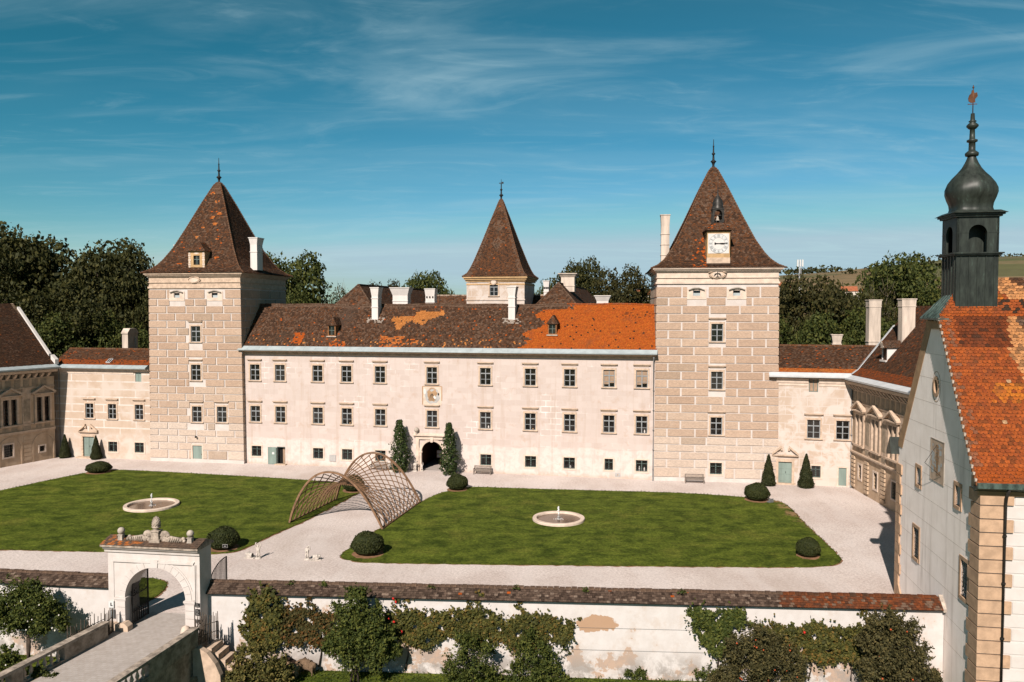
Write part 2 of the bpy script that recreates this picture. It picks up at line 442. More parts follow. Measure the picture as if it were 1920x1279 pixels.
t = NT('field'); ob = t.coord('Object')
b = t.noise(t.map(ob, (0.0035, 0.011, 0), rot=(0, 0, R(14))), 1.0, 2, 0.4); f = t.noise(ob, 0.05, 6, 0.7)
v = t.n.new('ShaderNodeTexVoronoi'); t.l.new(t.map(ob, (0.0042, 0.0085, 0), rot=(0, 0, R(20))), v.inputs['Vector']); v.inputs['Scale'].default_value = 1.6
vc = t.xyz(v.outputs['Color'])[0]
c = t.cramp(vc, [(0.0, (0.20, 0.135, 0.07)), (0.2, (0.24, 0.165, 0.09)), (0.35, (0.075, 0.085, 0.03)), (0.6, (0.095, 0.10, 0.036)), (0.8, (0.22, 0.15, 0.08)), (1.0, (0.065, 0.078, 0.027))])
c = t.mix(t.ramp(f, 0.35, 0.7, 0, 0.4), c, (0.06, 0.06, 0.02))
t.color(c)

t = NT('water'); t.color((0.11, 0.062, 0.035)); t.b.inputs['Roughness'].default_value = 0.12
t.b.inputs['Specular IOR Level'].default_value = 0.5; t.bump(t.noise(t.coord('Object'), 3.5, 3), 0.15, 0.02)
t = NT('spray'); t.color((0.85, 0.85, 0.84)); t.b.inputs['Roughness'].default_value = 0.3


def leafmat(name, stops, transl=0.25):
    t = NT(name); i = t.island(); ob = t.coord('Object')
    n = t.noise(ob, 0.9, 4, 0.6)
    f = t.math('ADD', t.math('MULTIPLY', i, 0.62), t.math('MULTIPLY', n, 0.55))
    f = t.math('SUBTRACT', f, 0.08)
    c = t.cramp(f, stops)
    c = t.albedo(c); t.set(t.b.inputs['Base Color'], c); t.b.inputs['Roughness'].default_value = 0.7; t.b.inputs['Specular IOR Level'].default_value = 0.15
    tr = t.n.new('ShaderNodeBsdfTranslucent'); t.l.new(c, tr.inputs[0])
    ms = t.n.new('ShaderNodeMixShader'); ms.inputs[0].default_value = transl
    t.l.new(t.b.outputs[0], ms.inputs[1]); t.l.new(tr.outputs[0], ms.inputs[2])
    t.l.new(ms.outputs[0], t.n['Material Output'].inputs[0])
    return t.m


leafmat('leaf_dark', [(0.0, (0.0148, 0.0186, 0.0067)), (0.5, (0.0447, 0.0478, 0.0133)), (0.85, (0.0818, 0.0731, 0.0186)), (1.0, (0.1339, 0.0864, 0.0239))])
leafmat('leaf_mid', [(0.0, (0.0182, 0.0270, 0.0068)), (0.5, (0.0544, 0.0702, 0.0162)), (0.85, (0.1134, 0.1148, 0.0243)), (1.0, (0.1663, 0.1215, 0.0337))])
leafmat('leaf_brown', [(0.0, (0.0156, 0.0167, 0.0059)), (0.5, (0.0450, 0.0439, 0.0127)), (1.0, (0.1026, 0.0782, 0.0235))])
leafmat('leaf_magnolia', [(0.0, (0.0150, 0.0275, 0.0075)), (0.6, (0.0375, 0.0625, 0.0150)), (0.85, (0.1000, 0.1125, 0.0375)), (1.0, (0.2750, 0.1875, 0.0875))])
leafmat('leaf_box', [(0.0, (0.0148, 0.0198, 0.0055)), (0.6, (0.0320, 0.0396, 0.0099)), (1.0, (0.0678, 0.0660, 0.0154))], 0.1)
leafmat('leaf_cypress', [(0.0, (0.0123, 0.0165, 0.0055)), (0.6, (0.0271, 0.0330, 0.0099)), (1.0, (0.0616, 0.0528, 0.0165))], 0.1)
leafmat('leaf_vine', [(0.0, (0.024, 0.026, 0.008)), (0.42, (0.068, 0.072, 0.018)), (0.70, (0.125, 0.112, 0.026)), (0.86, (0.19, 0.105, 0.026)), (1.0, (0.42, 0.17, 0.03))])
leafmat('leaf_rust', [(0.0, (0.024, 0.026, 0.009)), (0.4, (0.060, 0.056, 0.018)), (0.66, (0.105, 0.072, 0.022)), (0.82, (0.17, 0.075, 0.022)), (1.0, (0.36, 0.12, 0.022))])
leafmat('leaf_olive', [(0.0, (0.026, 0.024, 0.011)), (0.5, (0.074, 0.068, 0.026)), (0.85, (0.145, 0.115, 0.042)), (1.0, (0.24, 0.13, 0.045))])
leafmat('leaf_garden', [(0.0, (0.020, 0.029, 0.007)), (0.5, (0.060, 0.080, 0.017)), (0.85, (0.14, 0.145, 0.028)), (1.0, (0.26, 0.19, 0.045))])
leafmat('leaf_yellow', [(0.0, (0.035, 0.040, 0.012)), (0.5, (0.11, 0.105, 0.03)), (0.8, (0.22, 0.17, 0.05)), (1.0, (0.36, 0.22, 0.08))])
leafmat('blade', [(0.0, (0.020, 0.036, 0.006)), (0.6, (0.055, 0.080, 0.014)), (1.0, (0.12, 0.12, 0.03))])
plain('rose_white', (0.624, 0.5928, 0.5148), 0.7, 0.05, 4)
plain('rose_red', (0.4836, 0.0234, 0.0156), 0.6, 0.1, 4)
plain('apple_red', (0.39, 0.078, 0.0234), 0.5, 0.2, 4)
M = MATS

# ------------------------------------------------------------------ mesh builder and scene helpers


class MB:
    def __init__(s): s.v, s.f, s.m, s.c, s.sm = [], [], [], [], []

    def face(s, pts, mat=0, col=None, smooth=False):
        k = len(s.v); s.v.extend([tuple(p) for p in pts]); s.f.append(tuple(range(k, k + len(pts))))
        s.m.append(mat); s.c.append(col); s.sm.append(smooth)

    def mesh(s, verts, faces, mat=0, col=None, smooth=False):
        k = len(s.v); s.v.extend([tuple(p) for p in verts])
        for f in faces:
            s.f.append(tuple(i + k for i in f)); s.m.append(mat); s.c.append(col); s.sm.append(smooth)

    def box(s, x0, x1, y0, y1, z0, z1, mat=0, col=None):
        v = [(x0, y0, z0), (x1, y0, z0), (x1, y1, z0), (x0, y1, z0), (x0, y0, z1), (x1, y0, z1), (x1, y1, z1), (x0, y1, z1)]
        s.mesh(v, [(0, 3, 2, 1), (4, 5, 6, 7), (0, 1, 5, 4), (1, 2, 6, 5), (2, 3, 7, 6), (3, 0, 4, 7)], mat, col)

    def frustum(s, x0, x1, y0, y1, z0, z1, dx, dy, mat=0, col=None):
        v = [(x0, y0, z0), (x1, y0, z0), (x1, y1, z0), (x0, y1, z0), (x0 - dx, y0 - dy, z1), (x1 + dx, y0 - dy, z1), (x1 + dx, y1 + dy, z1), (x0 - dx, y1 + dy, z1)]
        s.mesh(v, [(0, 3, 2, 1), (4, 5, 6, 7), (0, 1, 5, 4), (1, 2, 6, 5), (2, 3, 7, 6), (3, 0, 4, 7)], mat, col)

    def extrude(s, poly, axis, a, b, mat=0, col=None):
        """poly: 2D outline; axis 'y': (x, z) outline between y=a and y=b; 'x': (y, z); 'z': (x, y)."""
        def P(p, w): return {'y': (p[0], w, p[1]), 'x': (w, p[0], p[1]), 'z': (p[0], p[1], w)}[axis]
        n = len(poly); v = [P(p, a) for p in poly] + [P(p, b) for p in poly]
        f = [tuple(range(n)), tuple(range(2 * n - 1, n - 1, -1))] + [(i, i + n, (i + 1) % n + n, (i + 1) % n) for i in range(n)]
        s.mesh(v, f, mat, col)

    def lathe(s, prof, cx=0, cy=0, seg=16, mat=0, smooth=True, cap=True, sx=1, sy=1, rot=0.0):
        v, f = [], []
        for r, z in prof:
            for i in range(seg):
                a = rot + 2 * math.pi * i / seg; v.append((cx + sx * r * math.cos(a), cy + sy * r * math.sin(a), z))
        for j in range(len(prof) - 1):
            for i in range(seg):
                k = (i + 1) % seg; f.append((j * seg + i, j * seg + k, (j + 1) * seg + k, (j + 1) * seg + i))
        s.mesh(v, f, mat, None, smooth)
        if cap:
            s.mesh([v[i] for i in range(seg)], [tuple(range(seg - 1, -1, -1))], mat)
            s.mesh([v[-seg + i] for i in range(seg)], [tuple(range(seg))], mat)

    def tube(s, pts, r0, r1=None, seg=6, mat=0, smooth=True, sq=1.0):
        r1 = r0 if r1 is None else r1
        pts = [Vector(p) for p in pts]; n = len(pts); v, f = [], []
        for j, p in enumerate(pts):
            d = (pts[min(j + 1, n - 1)] - pts[max(j - 1, 0)]).normalized()
            a = d.cross(Vector((0, 0, 1)))
            if a.length < 1e-3: a = d.cross(Vector((1, 0, 0)))
            a.normalize(); b = a.cross(d); r = r0 + (r1 - r0) * j / max(1, n - 1)
            for i in range(seg):
                t = 2 * math.pi * (i + 0.5) / seg; v.append(p + a * (r * math.cos(t)) + b * (r * sq * math.sin(t)))
        for j in range(n - 1):
            for i in range(seg):
                k = (i + 1) % seg; f.append((j * seg + i, j * seg + k, (j + 1) * seg + k, (j + 1) * seg + i))
        f.append(tuple(range(seg - 1, -1, -1))); f.append(tuple(range((n - 1) * seg, n * seg)))
        s.mesh(v, f, mat, None, smooth)

    def ball(s, c, r, seg=12, rings=8, mat=0, sz=1.0):
        prof = [(max(1e-3, r * math.sin(math.pi * i / rings)), c[2] - r * sz * math.cos(math.pi * i / rings)) for i in range(rings + 1)]
        s.lathe(prof, c[0], c[1], seg, mat, True, False)

    def build(s, name, mats, parent=None, loc=None, rz=None, recalc=True):
        me = bpy.data.meshes.new(name)
        me.from_pydata([tuple(map(float, p)) for p in s.v], [], s.f)
        for k in (mats if isinstance(mats, (list, tuple)) else [mats]): me.materials.append(M[k])
        n = len(s.f)
        me.polygons.foreach_set('material_index', s.m); me.polygons.foreach_set('use_smooth', s.sm)
        if recalc:
            import bmesh
            bm = bmesh.new(); bm.from_mesh(me); bmesh.ops.recalc_face_normals(bm, faces=bm.faces); bm.to_mesh(me); bm.free()
        uvl = me.uv_layers.new(name='UVMap'); ca = None
        if any(c is not None for c in s.c): ca = me.color_attributes.new('Col', 'FLOAT_COLOR', 'CORNER')
        uvs, cols = np.zeros((len(me.loops), 2)), np.ones((len(me.loops), 4))
        co = np.array(s.v, float)
        for p in me.polygons:
            nx, ny, nz = p.normal
            if abs(nz) > 0.98: t, b = np.array((1, 0, 0)), np.array((0, 1, 0))
            else:
                h = math.hypot(nx, ny); t = np.array((-ny / h, nx / h, 0)); b = np.cross((nx, ny, nz), t)
            ls, le = p.loop_start, p.loop_start + p.loop_total
            q = co[list(p.vertices)]
            uvs[ls:le, 0] = q @ t; uvs[ls:le, 1] = q @ b
            c = s.c[p.index]
            if c is not None: cols[ls:le, :3] = c
        uvl.data.foreach_set('uv', uvs.ravel())
        if ca is not None: ca.data.foreach_set('color', cols.ravel())
        o = bpy.data.objects.new(name, me); COL.objects.link(o)
        if parent is not None: o.parent = parent
        if loc is not None: o.location = loc
        if rz is not None: o.rotation_euler = (0, 0, rz)
        return o


def tag(o, label, cat, group=None):
    o['label'] = label; o['category'] = cat
    if group: o['group'] = group
    return o


def thing(name, label, cat, loc=(0, 0, 0), rz=0.0, group=None):
    o = bpy.data.objects.new(name, None); COL.objects.link(o); o.empty_display_size = 0.3
    o.location = loc; o.rotation_euler = (0, 0, rz)
    return tag(o, label, cat, group)


def setting(o, kind='structure'):
    o['kind'] = kind; return o


KIDS = {}


def dup(o, parent=None, loc=None, rz=None, scale=None, label=None):
    """A copy of a thing or part with everything below it; the meshes are shared."""
    c = o.copy(); COL.objects.link(c); c.parent = parent
    if loc is not None: c.location = loc
    if rz is not None: c.rotation_euler = (0, 0, rz)
    if scale is not None: c.scale = scale if isinstance(scale, (tuple, list)) else (scale,) * 3
    if label: c['label'] = label
    for ch in KIDS.get(o.name, [x for x in COL.objects if x.parent == o]): dup(ch, c)
    return c


def lit(o): KIDS[o.name] = [x for x in COL.objects if x.parent == o]; [lit(x) for x in KIDS[o.name]]; return o


# ------------------------------------------------------------------ tiles, walls, windows


def resample(L, Rr, h):
    L, Rr = np.array(L, float), np.array(Rr, float); mid = (L + Rr) / 2
    d = np.concatenate([[0], np.cumsum(np.linalg.norm(np.diff(mid, axis=0), axis=1))])
    n = max(2, int(round(d[-1] / h))); s = np.linspace(0, d[-1], n + 1)
    f = lambda A: np.stack([np.interp(s, d, A[:, k]) for k in range(3)], 1)
    return f(L), f(Rr), s, d[-1]


def tiles(mb, L, Rr, w, h, colf, mat=0, under=1, lift=0.03, seed=1, scallop=False):
    """Rows of plain tiles on the strip between two edge lines, bottom to top; colf(x, v, s, rnd) gives each tile's colour."""
    rng = random.Random(seed)
    L, Rr, s, tot = resample(L, Rr, h)
    n = len(s) - 1
    for i in range(n):
        l0, r0, l1, r1 = L[i], Rr[i], L[i + 1], Rr[i + 1]
        up = (l1 + r1) / 2 - (l0 + r0) / 2; e = r0 - l0; len0 = np.linalg.norm(e); e = e / max(len0, 1e-6)
        nm = np.cross(e, up); nm = nm / max(np.linalg.norm(nm), 1e-6)
        mb.face([l0 - nm * 0.02, r0 - nm * 0.02, r1 - nm * 0.02, l1 - nm * 0.02], under, (0.08, 0.05, 0.035))
        m0, m1 = (l0 + r0) / 2, (l1 + r1) / 2; len1 = np.linalg.norm(r1 - l1)
        off = 0.5 * w * (i % 2); k0 = int(math.floor((-len0 / 2 - off) / w)) - 1; k1 = int(math.ceil((len0 / 2 - off) / w)) + 1
        vm = (s[i] + s[i + 1]) / 2
        for k in range(k0, k1):
            a, b = k * w + off, (k + 1) * w + off
            a0, b0 = max(a, -len0 / 2), min(b, len0 / 2)
            if b0 - a0 < 0.02: continue
            a1, b1 = min(max(a, -len1 / 2), len1 / 2), max(min(b, len1 / 2), -len1 / 2)
            lf = lift * rng.uniform(0.7, 1.3); g = 0.004
            c = colf((a + b) / 2, vm / tot, vm, rng, m0 + e * (a + b) / 2)
            if scallop:
                ww = (b - a)
                pts = [(a0 + g, 0.34), (a0 + ww * 0.16, 0.08), ((a0 + b0) / 2, 0.0), (b0 - ww * 0.16, 0.08), (b0 - g, 0.34)]
                q = [m0 + e * u + up * (v - 0.12) + nm * (lf * (1 - 0.6 * v)) for u, v in pts] + [m0 + e * b0 + up * 1.0 + nm * 0.002, m0 + e * a0 + up * 1.0 + nm * 0.002]
            else:
                q = [m0 + e * (a0 + g) - up * 0.10 + nm * lf, m0 + e * (b0 - g) - up * 0.10 + nm * lf, m1 + e * b1 + nm * 0.002, m1 + e * a1 + nm * 0.002]
            mb.face(q, mat, c)


def wall_holes(mb, x0, x1, z0, z1, holes, y=0.0, depth=0.28, mat=0, rmat=None):
    """A front wall (facing -y) with real openings; holes: (x0, x1, z0, z1)."""
    rmat = mat if rmat is None else rmat
    xs = sorted({x0, x1, *[v for h in holes for v in h[:2]]}); zs = sorted({z0, z1, *[v for h in holes for v in h[2:4]]})
    for i in range(len(xs) - 1):
        run = None
        for j in range(len(zs) - 1):
            cx_, cz_ = (xs[i] + xs[i + 1]) / 2, (zs[j] + zs[j + 1]) / 2
            inside = any(h[0] < cx_ < h[1] and h[2] < cz_ < h[3] for h in holes)
            if not inside:
                mb.face([(xs[i], y, zs[j]), (xs[i + 1], y, zs[j]), (xs[i + 1], y, zs[j + 1]), (xs[i], y, zs[j + 1])], mat)
    for a, b, c, d in [h[:4] for h in holes]:
        for q in ([(a, y, c), (a, y, d), (a, y + depth, d), (a, y + depth, c)], [(b, y, c), (b, y + depth, c), (b, y + depth, d), (b, y, d)],
                  [(a, y, d), (b, y, d), (b, y + depth, d), (a, y + depth, d)], [(a, y, c), (a, y + depth, c), (b, y + depth, c), (b, y, c)]):
            mb.face(q, rmat)


def arch_pts(cx_, r, zs, n=20):
    return [(cx_ + r * math.cos(math.pi * i / n), zs + r * math.sin(math.pi * i / n)) for i in range(n + 1)]   # right to left


def arch_ring(mb, cx_, r0, r1, zs, y0, y1, n=20, mat=0, a0=0.0, a1=math.pi):
    for i in range(n):
        a, b = a0 + (a1 - a0) * i / n, a0 + (a1 - a0) * (i + 1) / n
        P = lambda r, t, y: (cx_ + r * math.cos(t), y, zs + r * math.sin(t))
        mb.mesh([P(r0, a, y0), P(r1, a, y0), P(r1, b, y0), P(r0, b, y0), P(r0, a, y1), P(r1, a, y1), P(r1, b, y1), P(r0, b, y1)],
                [(0, 1, 2, 3), (7, 6, 5, 4), (1, 5, 6, 2), (0, 3, 7, 4), (0, 4, 5, 1), (3, 2, 6, 7)], mat)


WIN = {}


def make_window(kind):
    """Window prototypes, centred on x, from z=0 up, front of the wall at y=0; the wall has an opening behind."""
    W, H = {'casement': (1.30, 1.98), 'grated': (1.32, 1.30), 'small_grated': (0.98, 1.30), 'blind': (1.30, 1.98),
            'link': (1.20, 1.92), 'broad': (1.36, 2.05)}[kind]
    grated = 'grated' in kind
    fm = 'green_frame' if grated else 'grey_frame'
    d = 0.14
    mb = MB(); ft = 0.085
    mb.box(-W / 2, -W / 2 + ft, d - .03, d + .06, 0, H); mb.box(W / 2 - ft, W / 2, d - .03, d + .06, 0, H)
    mb.box(-W / 2 + ft, W / 2 - ft, d - .03, d + .06, 0, ft); mb.box(-W / 2 + ft, W / 2 - ft, d - .03, d + .06, H - ft, H)
    if grated:
        mb.box(-.05, .05, d - .02, d + .05, ft, H - ft); mb.box(-W / 2 + ft, -.05, d - .02, d + .05, H * .64, H * .64 + .07); mb.box(.05, W / 2 - ft, d - .02, d + .05, H * .64, H * .64 + .07)
    else:
        tz = H * .64
        mb.box(-W / 2 + ft, W / 2 - ft, d - .04, d + .05, tz, tz + .12)
        mb.box(-.055, .055, d - .035, d + .05, ft, tz); mb.box(-.045, .045, d - .03, d + .05, tz + .12, H - ft)
        mb.box(-W / 2 + ft, -.055, d - .02, d + .05, H * .32, H * .32 + .05); mb.box(.055, W / 2 - ft, d - .02, d + .05, H * .32, H * .32 + .05)
    w = mb.build('window', fm)
    mb = MB(); mb.face([(-W / 2 + ft, d + .03, ft), (W / 2 - ft, d + .03, ft), (W / 2 - ft, d + .03, H - ft), (-W / 2 + ft, d + .03, H - ft)])
    mb.build('pane', 'glass', w)
    if kind == 'blind':
        mb = MB()
        for sx in (-1, 1):
            x0, x1 = (-W / 2 + .09, -.05) if sx < 0 else (.05, W / 2 - .09)
            mb.box(x0, x1, d + .005, d + .018, .34 if sx < 0 else .5, H - .1)
        mb.build('blind', 'blind_fabric', w)
    mb = MB(); s = 0.17; p = -0.045
    if grated:
        mb.box(-W / 2 - s, -W / 2 + .012, p, .05, -.16, H + .14); mb.box(W / 2 - .012, W / 2 + s, p, .05, -.16, H + .14)
        mb.box(-W / 2 + .012, W / 2 - .012, p, .05, H - .012, H + .14); mb.box(-W / 2 + .012, W / 2 - .012, p, .05, -.16, .012)
        mb.build('surround', 'pale_trim', w)
        mb = MB(); n = max(4, int(W / .24))
        for i in range(1, n): mb.box(-W / 2 + W * i / n - .012, -W / 2 + W * i / n + .012, .03, .054, -.07, H)
        for j in range(1, 6): mb.box(-W / 2, W / 2, .038, .058, H * j / 6 - .012, H * j / 6 + .012)
        mb.build('grille', 'iron', w)
    else:
        mb.box(-W / 2 - s, -W / 2 + .012, p, .05, 0, H + .2); mb.box(W / 2 - .012, W / 2 + s, p, .05, 0, H + .2)
        mb.box(-W / 2 + .012, W / 2 - .012, p, .05, H - .012, H + .2)
        mb.build('surround', 'trim_stone', w)
        mb = MB(); mb.extrude([(-.045, H + .5), (-.22, H + .56), (-.24, H + .66), (-.045, H + .68)], 'x', -W / 2 - .3, W / 2 + .3)
        mb.box(-W / 2 - .12, W / 2 + .12, -.07, 0, H + .4, H + .5)
        mb.build('hood', 'trim_stone', w)
        mb = MB(); mb.extrude([(.1, -.1), (-.14, -.1), (-.17, -.02), (-.1, .03), (.1, .03)], 'x', -W / 2 - .24, W / 2 + .24)
        mb.build('sill', 'trim_stone', w)
    lit(w); WIN[kind] = w; w['_used'] = False
    return (W, H)


WSIZE = {k: make_window(k) for k in ('casement', 'grated', 'small_grated', 'blind', 'link', 'broad')}


def window(root, kind, x, z, y=0.0, rz=0.0, label=None):
    p = WIN[kind]
    if not p['_used']:
        p['_used'] = True; p.parent = root; o = p
        o.location = (x, y, z); o.rotation_euler = (0, 0, rz)
    else:
        o = dup(p, root, (x, y, z), rz)
    if label: o['label'] = label
    return o


def hole(kind, x, z): W, H = WSIZE[kind]; return (x - W / 2, x + W / 2, z, z + H)


def downpipe(root, x, z0, z1, y=-0.14, name='downpipe', mat='lead_pipe', r=0.07):
    mb = MB(); mb.tube([(x, y - .28, z0 + .02), (x, y - .1, z0 + .22), (x, y, z0 + .45), (x, y, z1 - .7), (x + .02, y - .25, z1 - .25), (x + .02, y - .4, z1)], r, seg=8)
    k = z0 + 1.2
    while k < z1 - 1: mb.lathe([(r + .02, k), (r + .02, k + .07)], x, y, 8); k += 2.2
    return mb.build(name, mat, root)


def chimney(root, x0, x1, y0, y1, z0, z1, flare=0.12, label=None, mat='white_plaster', bands=(0.45, 0.75), name='chimney', vented=False):
    mb = MB(); w = x1 - x0; d = y1 - y0; H = z1 - z0; zt = z0 + H * .78
    mb.box(x0, x1, y0, y1, z0, zt)
    for b in bands: mb.box(x0 - .06, x1 + .06, y0 - .06, y1 + .06, z0 + H * b, z0 + H * b + .09)
    mb.frustum(x0, x1, y0, y1, zt, z1 - .1, flare, flare)
    mb.box(x0 - flare - .05, x1 + flare + .05, y0 - flare - .05, y1 + flare + .05, z1 - .1, z1)
    mb.box(x0 + .1, x1 - .1, y0 + .1, y1 - .1, z1 + .002, z1 + .01, 1)
    if vented:
        for i in range(3):
            cx_ = x0 + w * (i + .5) / 3; mb.box(cx_ - .09, cx_ + .09, y0 - flare * .6 - .03, y0, zt - .25, zt - .02, 1)
    o = mb.build(name, [mat, 'dark_void'], root)
    if label: o['label'] = label
    return o


def finial(root, x, y, z, h, name='finial', vane=False):
    mb = MB()
    mb.lathe([(.30, z - .5), (.22, z), (.16, z + h * .07), (.12, z + h * .12), (.20, z + h * .2), (.34, z + h * .235), (.30, z + h * .26), (.13, z + h * .30), (.10, z + h * .46), (.20, z + h * .49), (.2, z + h * .52), (.09, z + h * .55), (.07, z + h * .74), (.11, z + h * .76), (.05, z + h * .79), (.03, z + h)], x, y, 10)
    if vane:
        mb.box(x - .32, x + .12, y - .02, y + .02, z + h * .80, z + h * .84); mb.box(x + .1, x + .36, y - .02, y + .02, z + h * .79, z + h * .88)
    return mb.build(name, 'iron', root)


def mixc(a, b, k): return tuple(a[i] + (b[i] - a[i]) * k for i in range(3))


BROWN, DARKT, LICH, RUST, ORNG, OCHR = (0.090, 0.046, 0.027), (0.044, 0.025, 0.016), (0.165, 0.108, 0.076), (0.15, 0.058, 0.022), (0.40, 0.086, 0.013), (0.50, 0.20, 0.058)


def old_tile(rng, lichen=0.22, rust=0.15, orange=0.006):
    r = rng.random()
    if r < orange: c = ORNG
    elif r < orange + rust: c = mixc(BROWN, RUST, rng.uniform(.2, .8))
    elif r < orange + rust + lichen: c = mixc(BROWN, LICH, rng.uniform(.15, .75))
    else: c = mixc(DARKT, BROWN, rng.uniform(0, 1.1))
    return c


def blob(x, v, cx_, cv, rx, rv): return ((x - cx_) / rx) ** 2 + ((v - cv) / rv) ** 2 < 1

# ------------------------------------------------------------------ ground and hills
FM = Frame((-33.09, 97.74), R(-11.53))            # palace front
FTL = Frame((-45.23, 99.23), R(-9.42))            # left tower
FTR = Frame((15.82, 87.77), R(-7.08))             # clock tower
FLL = Frame((-58.70, 102.20), R(-11.13))          # left connecting wing
FLW = Frame((-61.26, 94.60), R(65.32))            # left side wing
FRL = Frame((28.90, 86.15), R(-14.98))            # right connecting wing
FRW = Frame((36.18, 84.20), R(-92.31))            # right side wing
FC = Frame((23.67, 39.81), R(-9.0))              # chapel
FG = Frame((-23.07, 46.72), R(-8.4))              # gateway
WALL_R, WALL_L = np.array((24.3, 44.25)), np.array((-18.15, 46.92))
_d = WALL_R - WALL_L
FWALL = Frame(WALL_L, math.atan2(_d[1], _d[0])); WALL_LEN = float(np.linalg.norm(_d))
WALL2_L, WALL2_R = np.array((-62.0, 52.6)), np.array((-24.05, 47.85))
_d = WALL2_R - WALL2_L
FWALL2 = Frame(WALL2_L, math.atan2(_d[1], _d[0])); WALL2_LEN = float(np.linalg.norm(_d))
GZ = -2.45                                         # garden level outside the wall


def hill_h(x, y):
    s = lambda a, b, v: (lambda k: k * k * (3 - 2 * k))(min(1, max(0, (v - a) / (b - a))))
    a = math.atan2(x, y)
    up = 10 + 60 * s(-0.05, 0.34, a) + 24 * s(0.32, 0.60, a) + 22 * s(0.0, -0.5, a)
    h = s(330, 1250, y) * up + 7 * math.sin(x * .006 + 1) * math.sin(y * .004) * s(300, 700, y)
    return h - 0.6


mb = MB()
ys = [58, 100, 160, 240, 330, 420, 520, 620, 740, 860, 980, 1100, 1250, 1450, 1750, 2300, 3400, 6000, 12000]
nx = 60
gv, gf = [], []
for y in ys:
    for i in range(nx + 1):
        x = (i / nx * 2 - 1) * max(220, y * 0.95)
        gv.append((x, y, hill_h(x, y) if y > 300 else -0.6))
for j in range(len(ys) - 1):
    for i in range(nx): gf.append((j * (nx + 1) + i, j * (nx + 1) + i + 1, (j + 1) * (nx + 1) + i + 1, (j + 1) * (nx + 1) + i))
mb.mesh(gv, gf, 0, None, True)
setting(mb.build('hills', 'field'))

mb = MB(); mb.face([(-300, -120, GZ), (300, -120, GZ), (300, 49, GZ), (-300, 54, GZ)])
setting(mb.build('ground', 'lawn_grass'))

# the gravel court between the garden wall and the palace
wa, wb = FWALL.W(0, .35), FWALL.W(WALL_LEN + 2, .35)
wc, wd = FWALL2.W(0, .35), FWALL2.W(WALL2_LEN, .35)
mb = MB(); mb.face([wc, wd, FG.W(-1, 1.0), FG.W(4.5, 1.0), wa, wb, (30, 50, 0), (62, 58, 0), (60, 100, 0), (-20, 118, 0), (-90, 120, 0), (-90, 60, 0)])
setting(mb.build('courtyard', 'gravel'))


def smooth_loop(pts, it=2):
    for _ in range(it):
        q = []
        for i, p in enumerate(pts):
            n = pts[(i + 1) % len(pts)]
            q += [(p[0] * .75 + n[0] * .25, p[1] * .75 + n[1] * .25), (p[0] * .25 + n[0] * .75, p[1] * .25 + n[1] * .75)]
        pts = q
    return pts


def lawn(pts, seed):
    rng = random.Random(seed); pts = smooth_loop(pts, 2); q = []
    for i, p in enumerate(pts):                     # a slightly ragged turf edge
        n = pts[(i + 1) % len(pts)]; L = math.hypot(n[0] - p[0], n[1] - p[1]); k = max(1, int(L / .35))
        for j in range(k):
            q.append((p[0] + (n[0] - p[0]) * j / k + rng.uniform(-.05, .05), p[1] + (n[1] - p[1]) * j / k + rng.uniform(-.06, .06)))
    mb = MB(); mb.extrude(q, 'z', 0.004, 0.05)
    o = setting(mb.build('lawn', 'lawn_grass'))
    mb = MB(); cx_ = sum(p[0] for p in q) / len(q); cy_ = sum(p[1] for p in q) / len(q)
    e = []
    for p in q:
        L = math.hypot(p[0] - cx_, p[1] - cy_); w = rng.uniform(.03, .22)
        e.append((p[0] + (p[0] - cx_) / L * w, p[1] + (p[1] - cy_) / L * w))
    mb.face([(x, y, 0.006) for x, y in e])
    setting(mb.build('soil_edge', 'soil'))
    return q


LAWN_L = lawn([(-75, 64.0), (-40.4, 62.2), (-36.1, 61.9), (-31.7, 61.6), (-27.4, 61.2), (-23.1, 61.0), (-21.7, 61.4), (-21.0, 62.8), (-20.2, 66.2), (-18.9, 69.3), (-17.7, 73.9), (-16.6, 78.1), (-15.9, 81.6), (-15.3, 84.0), (-16.7, 85.5), (-18.6, 86.3), (-22.2, 87.6), (-30.9, 89.9), (-39.7, 92.0), (-46.3, 93.5), (-49.0, 92.8), (-51.7, 87.1), (-53.5, 82.5), (-62, 66)], 3)
LAWN_R = lawn([(-13.3, 60.6), (-12.5, 59.5), (-10.8, 58.9), (-8.0, 58.8), (-4.0, 58.6), (5.5, 58.3), (17.3, 57.9), (22.4, 57.9), (24.2, 58.5), (25.0, 59.6), (25.2, 61.0), (25.5, 64.5), (26.0, 71.1), (26.8, 77.0), (25.9, 78.7), (18.7, 81.5), (7.8, 82.7), (0.0, 83.7), (-4.9, 84.6), (-6.5, 82.7), (-8.1, 80.3), (-8.9, 77.4), (-10.6, 71.1), (-11.8, 66.8), (-12.9, 62.6)], 4)
LAWN_S = lawn([(-34, 55.6), (-28.2, 55.3), (-26.2, 55.7), (-24.3, 55.0), (-23.5, 53.6), (-23.45, 52.2), (-23.8, 50.6), (-24.5, 49.2), (-34, 50.6)], 5)


def point_in(p, poly):
    x, y = p; c = False; n = len(poly)
    for i in range(n):
        a, b = poly[i], poly[i - 1]
        if (a[1] > y) != (b[1] > y) and x < (b[0] - a[0]) * (y - a[1]) / (b[1] - a[1]) + a[0]: c = not c
    return c


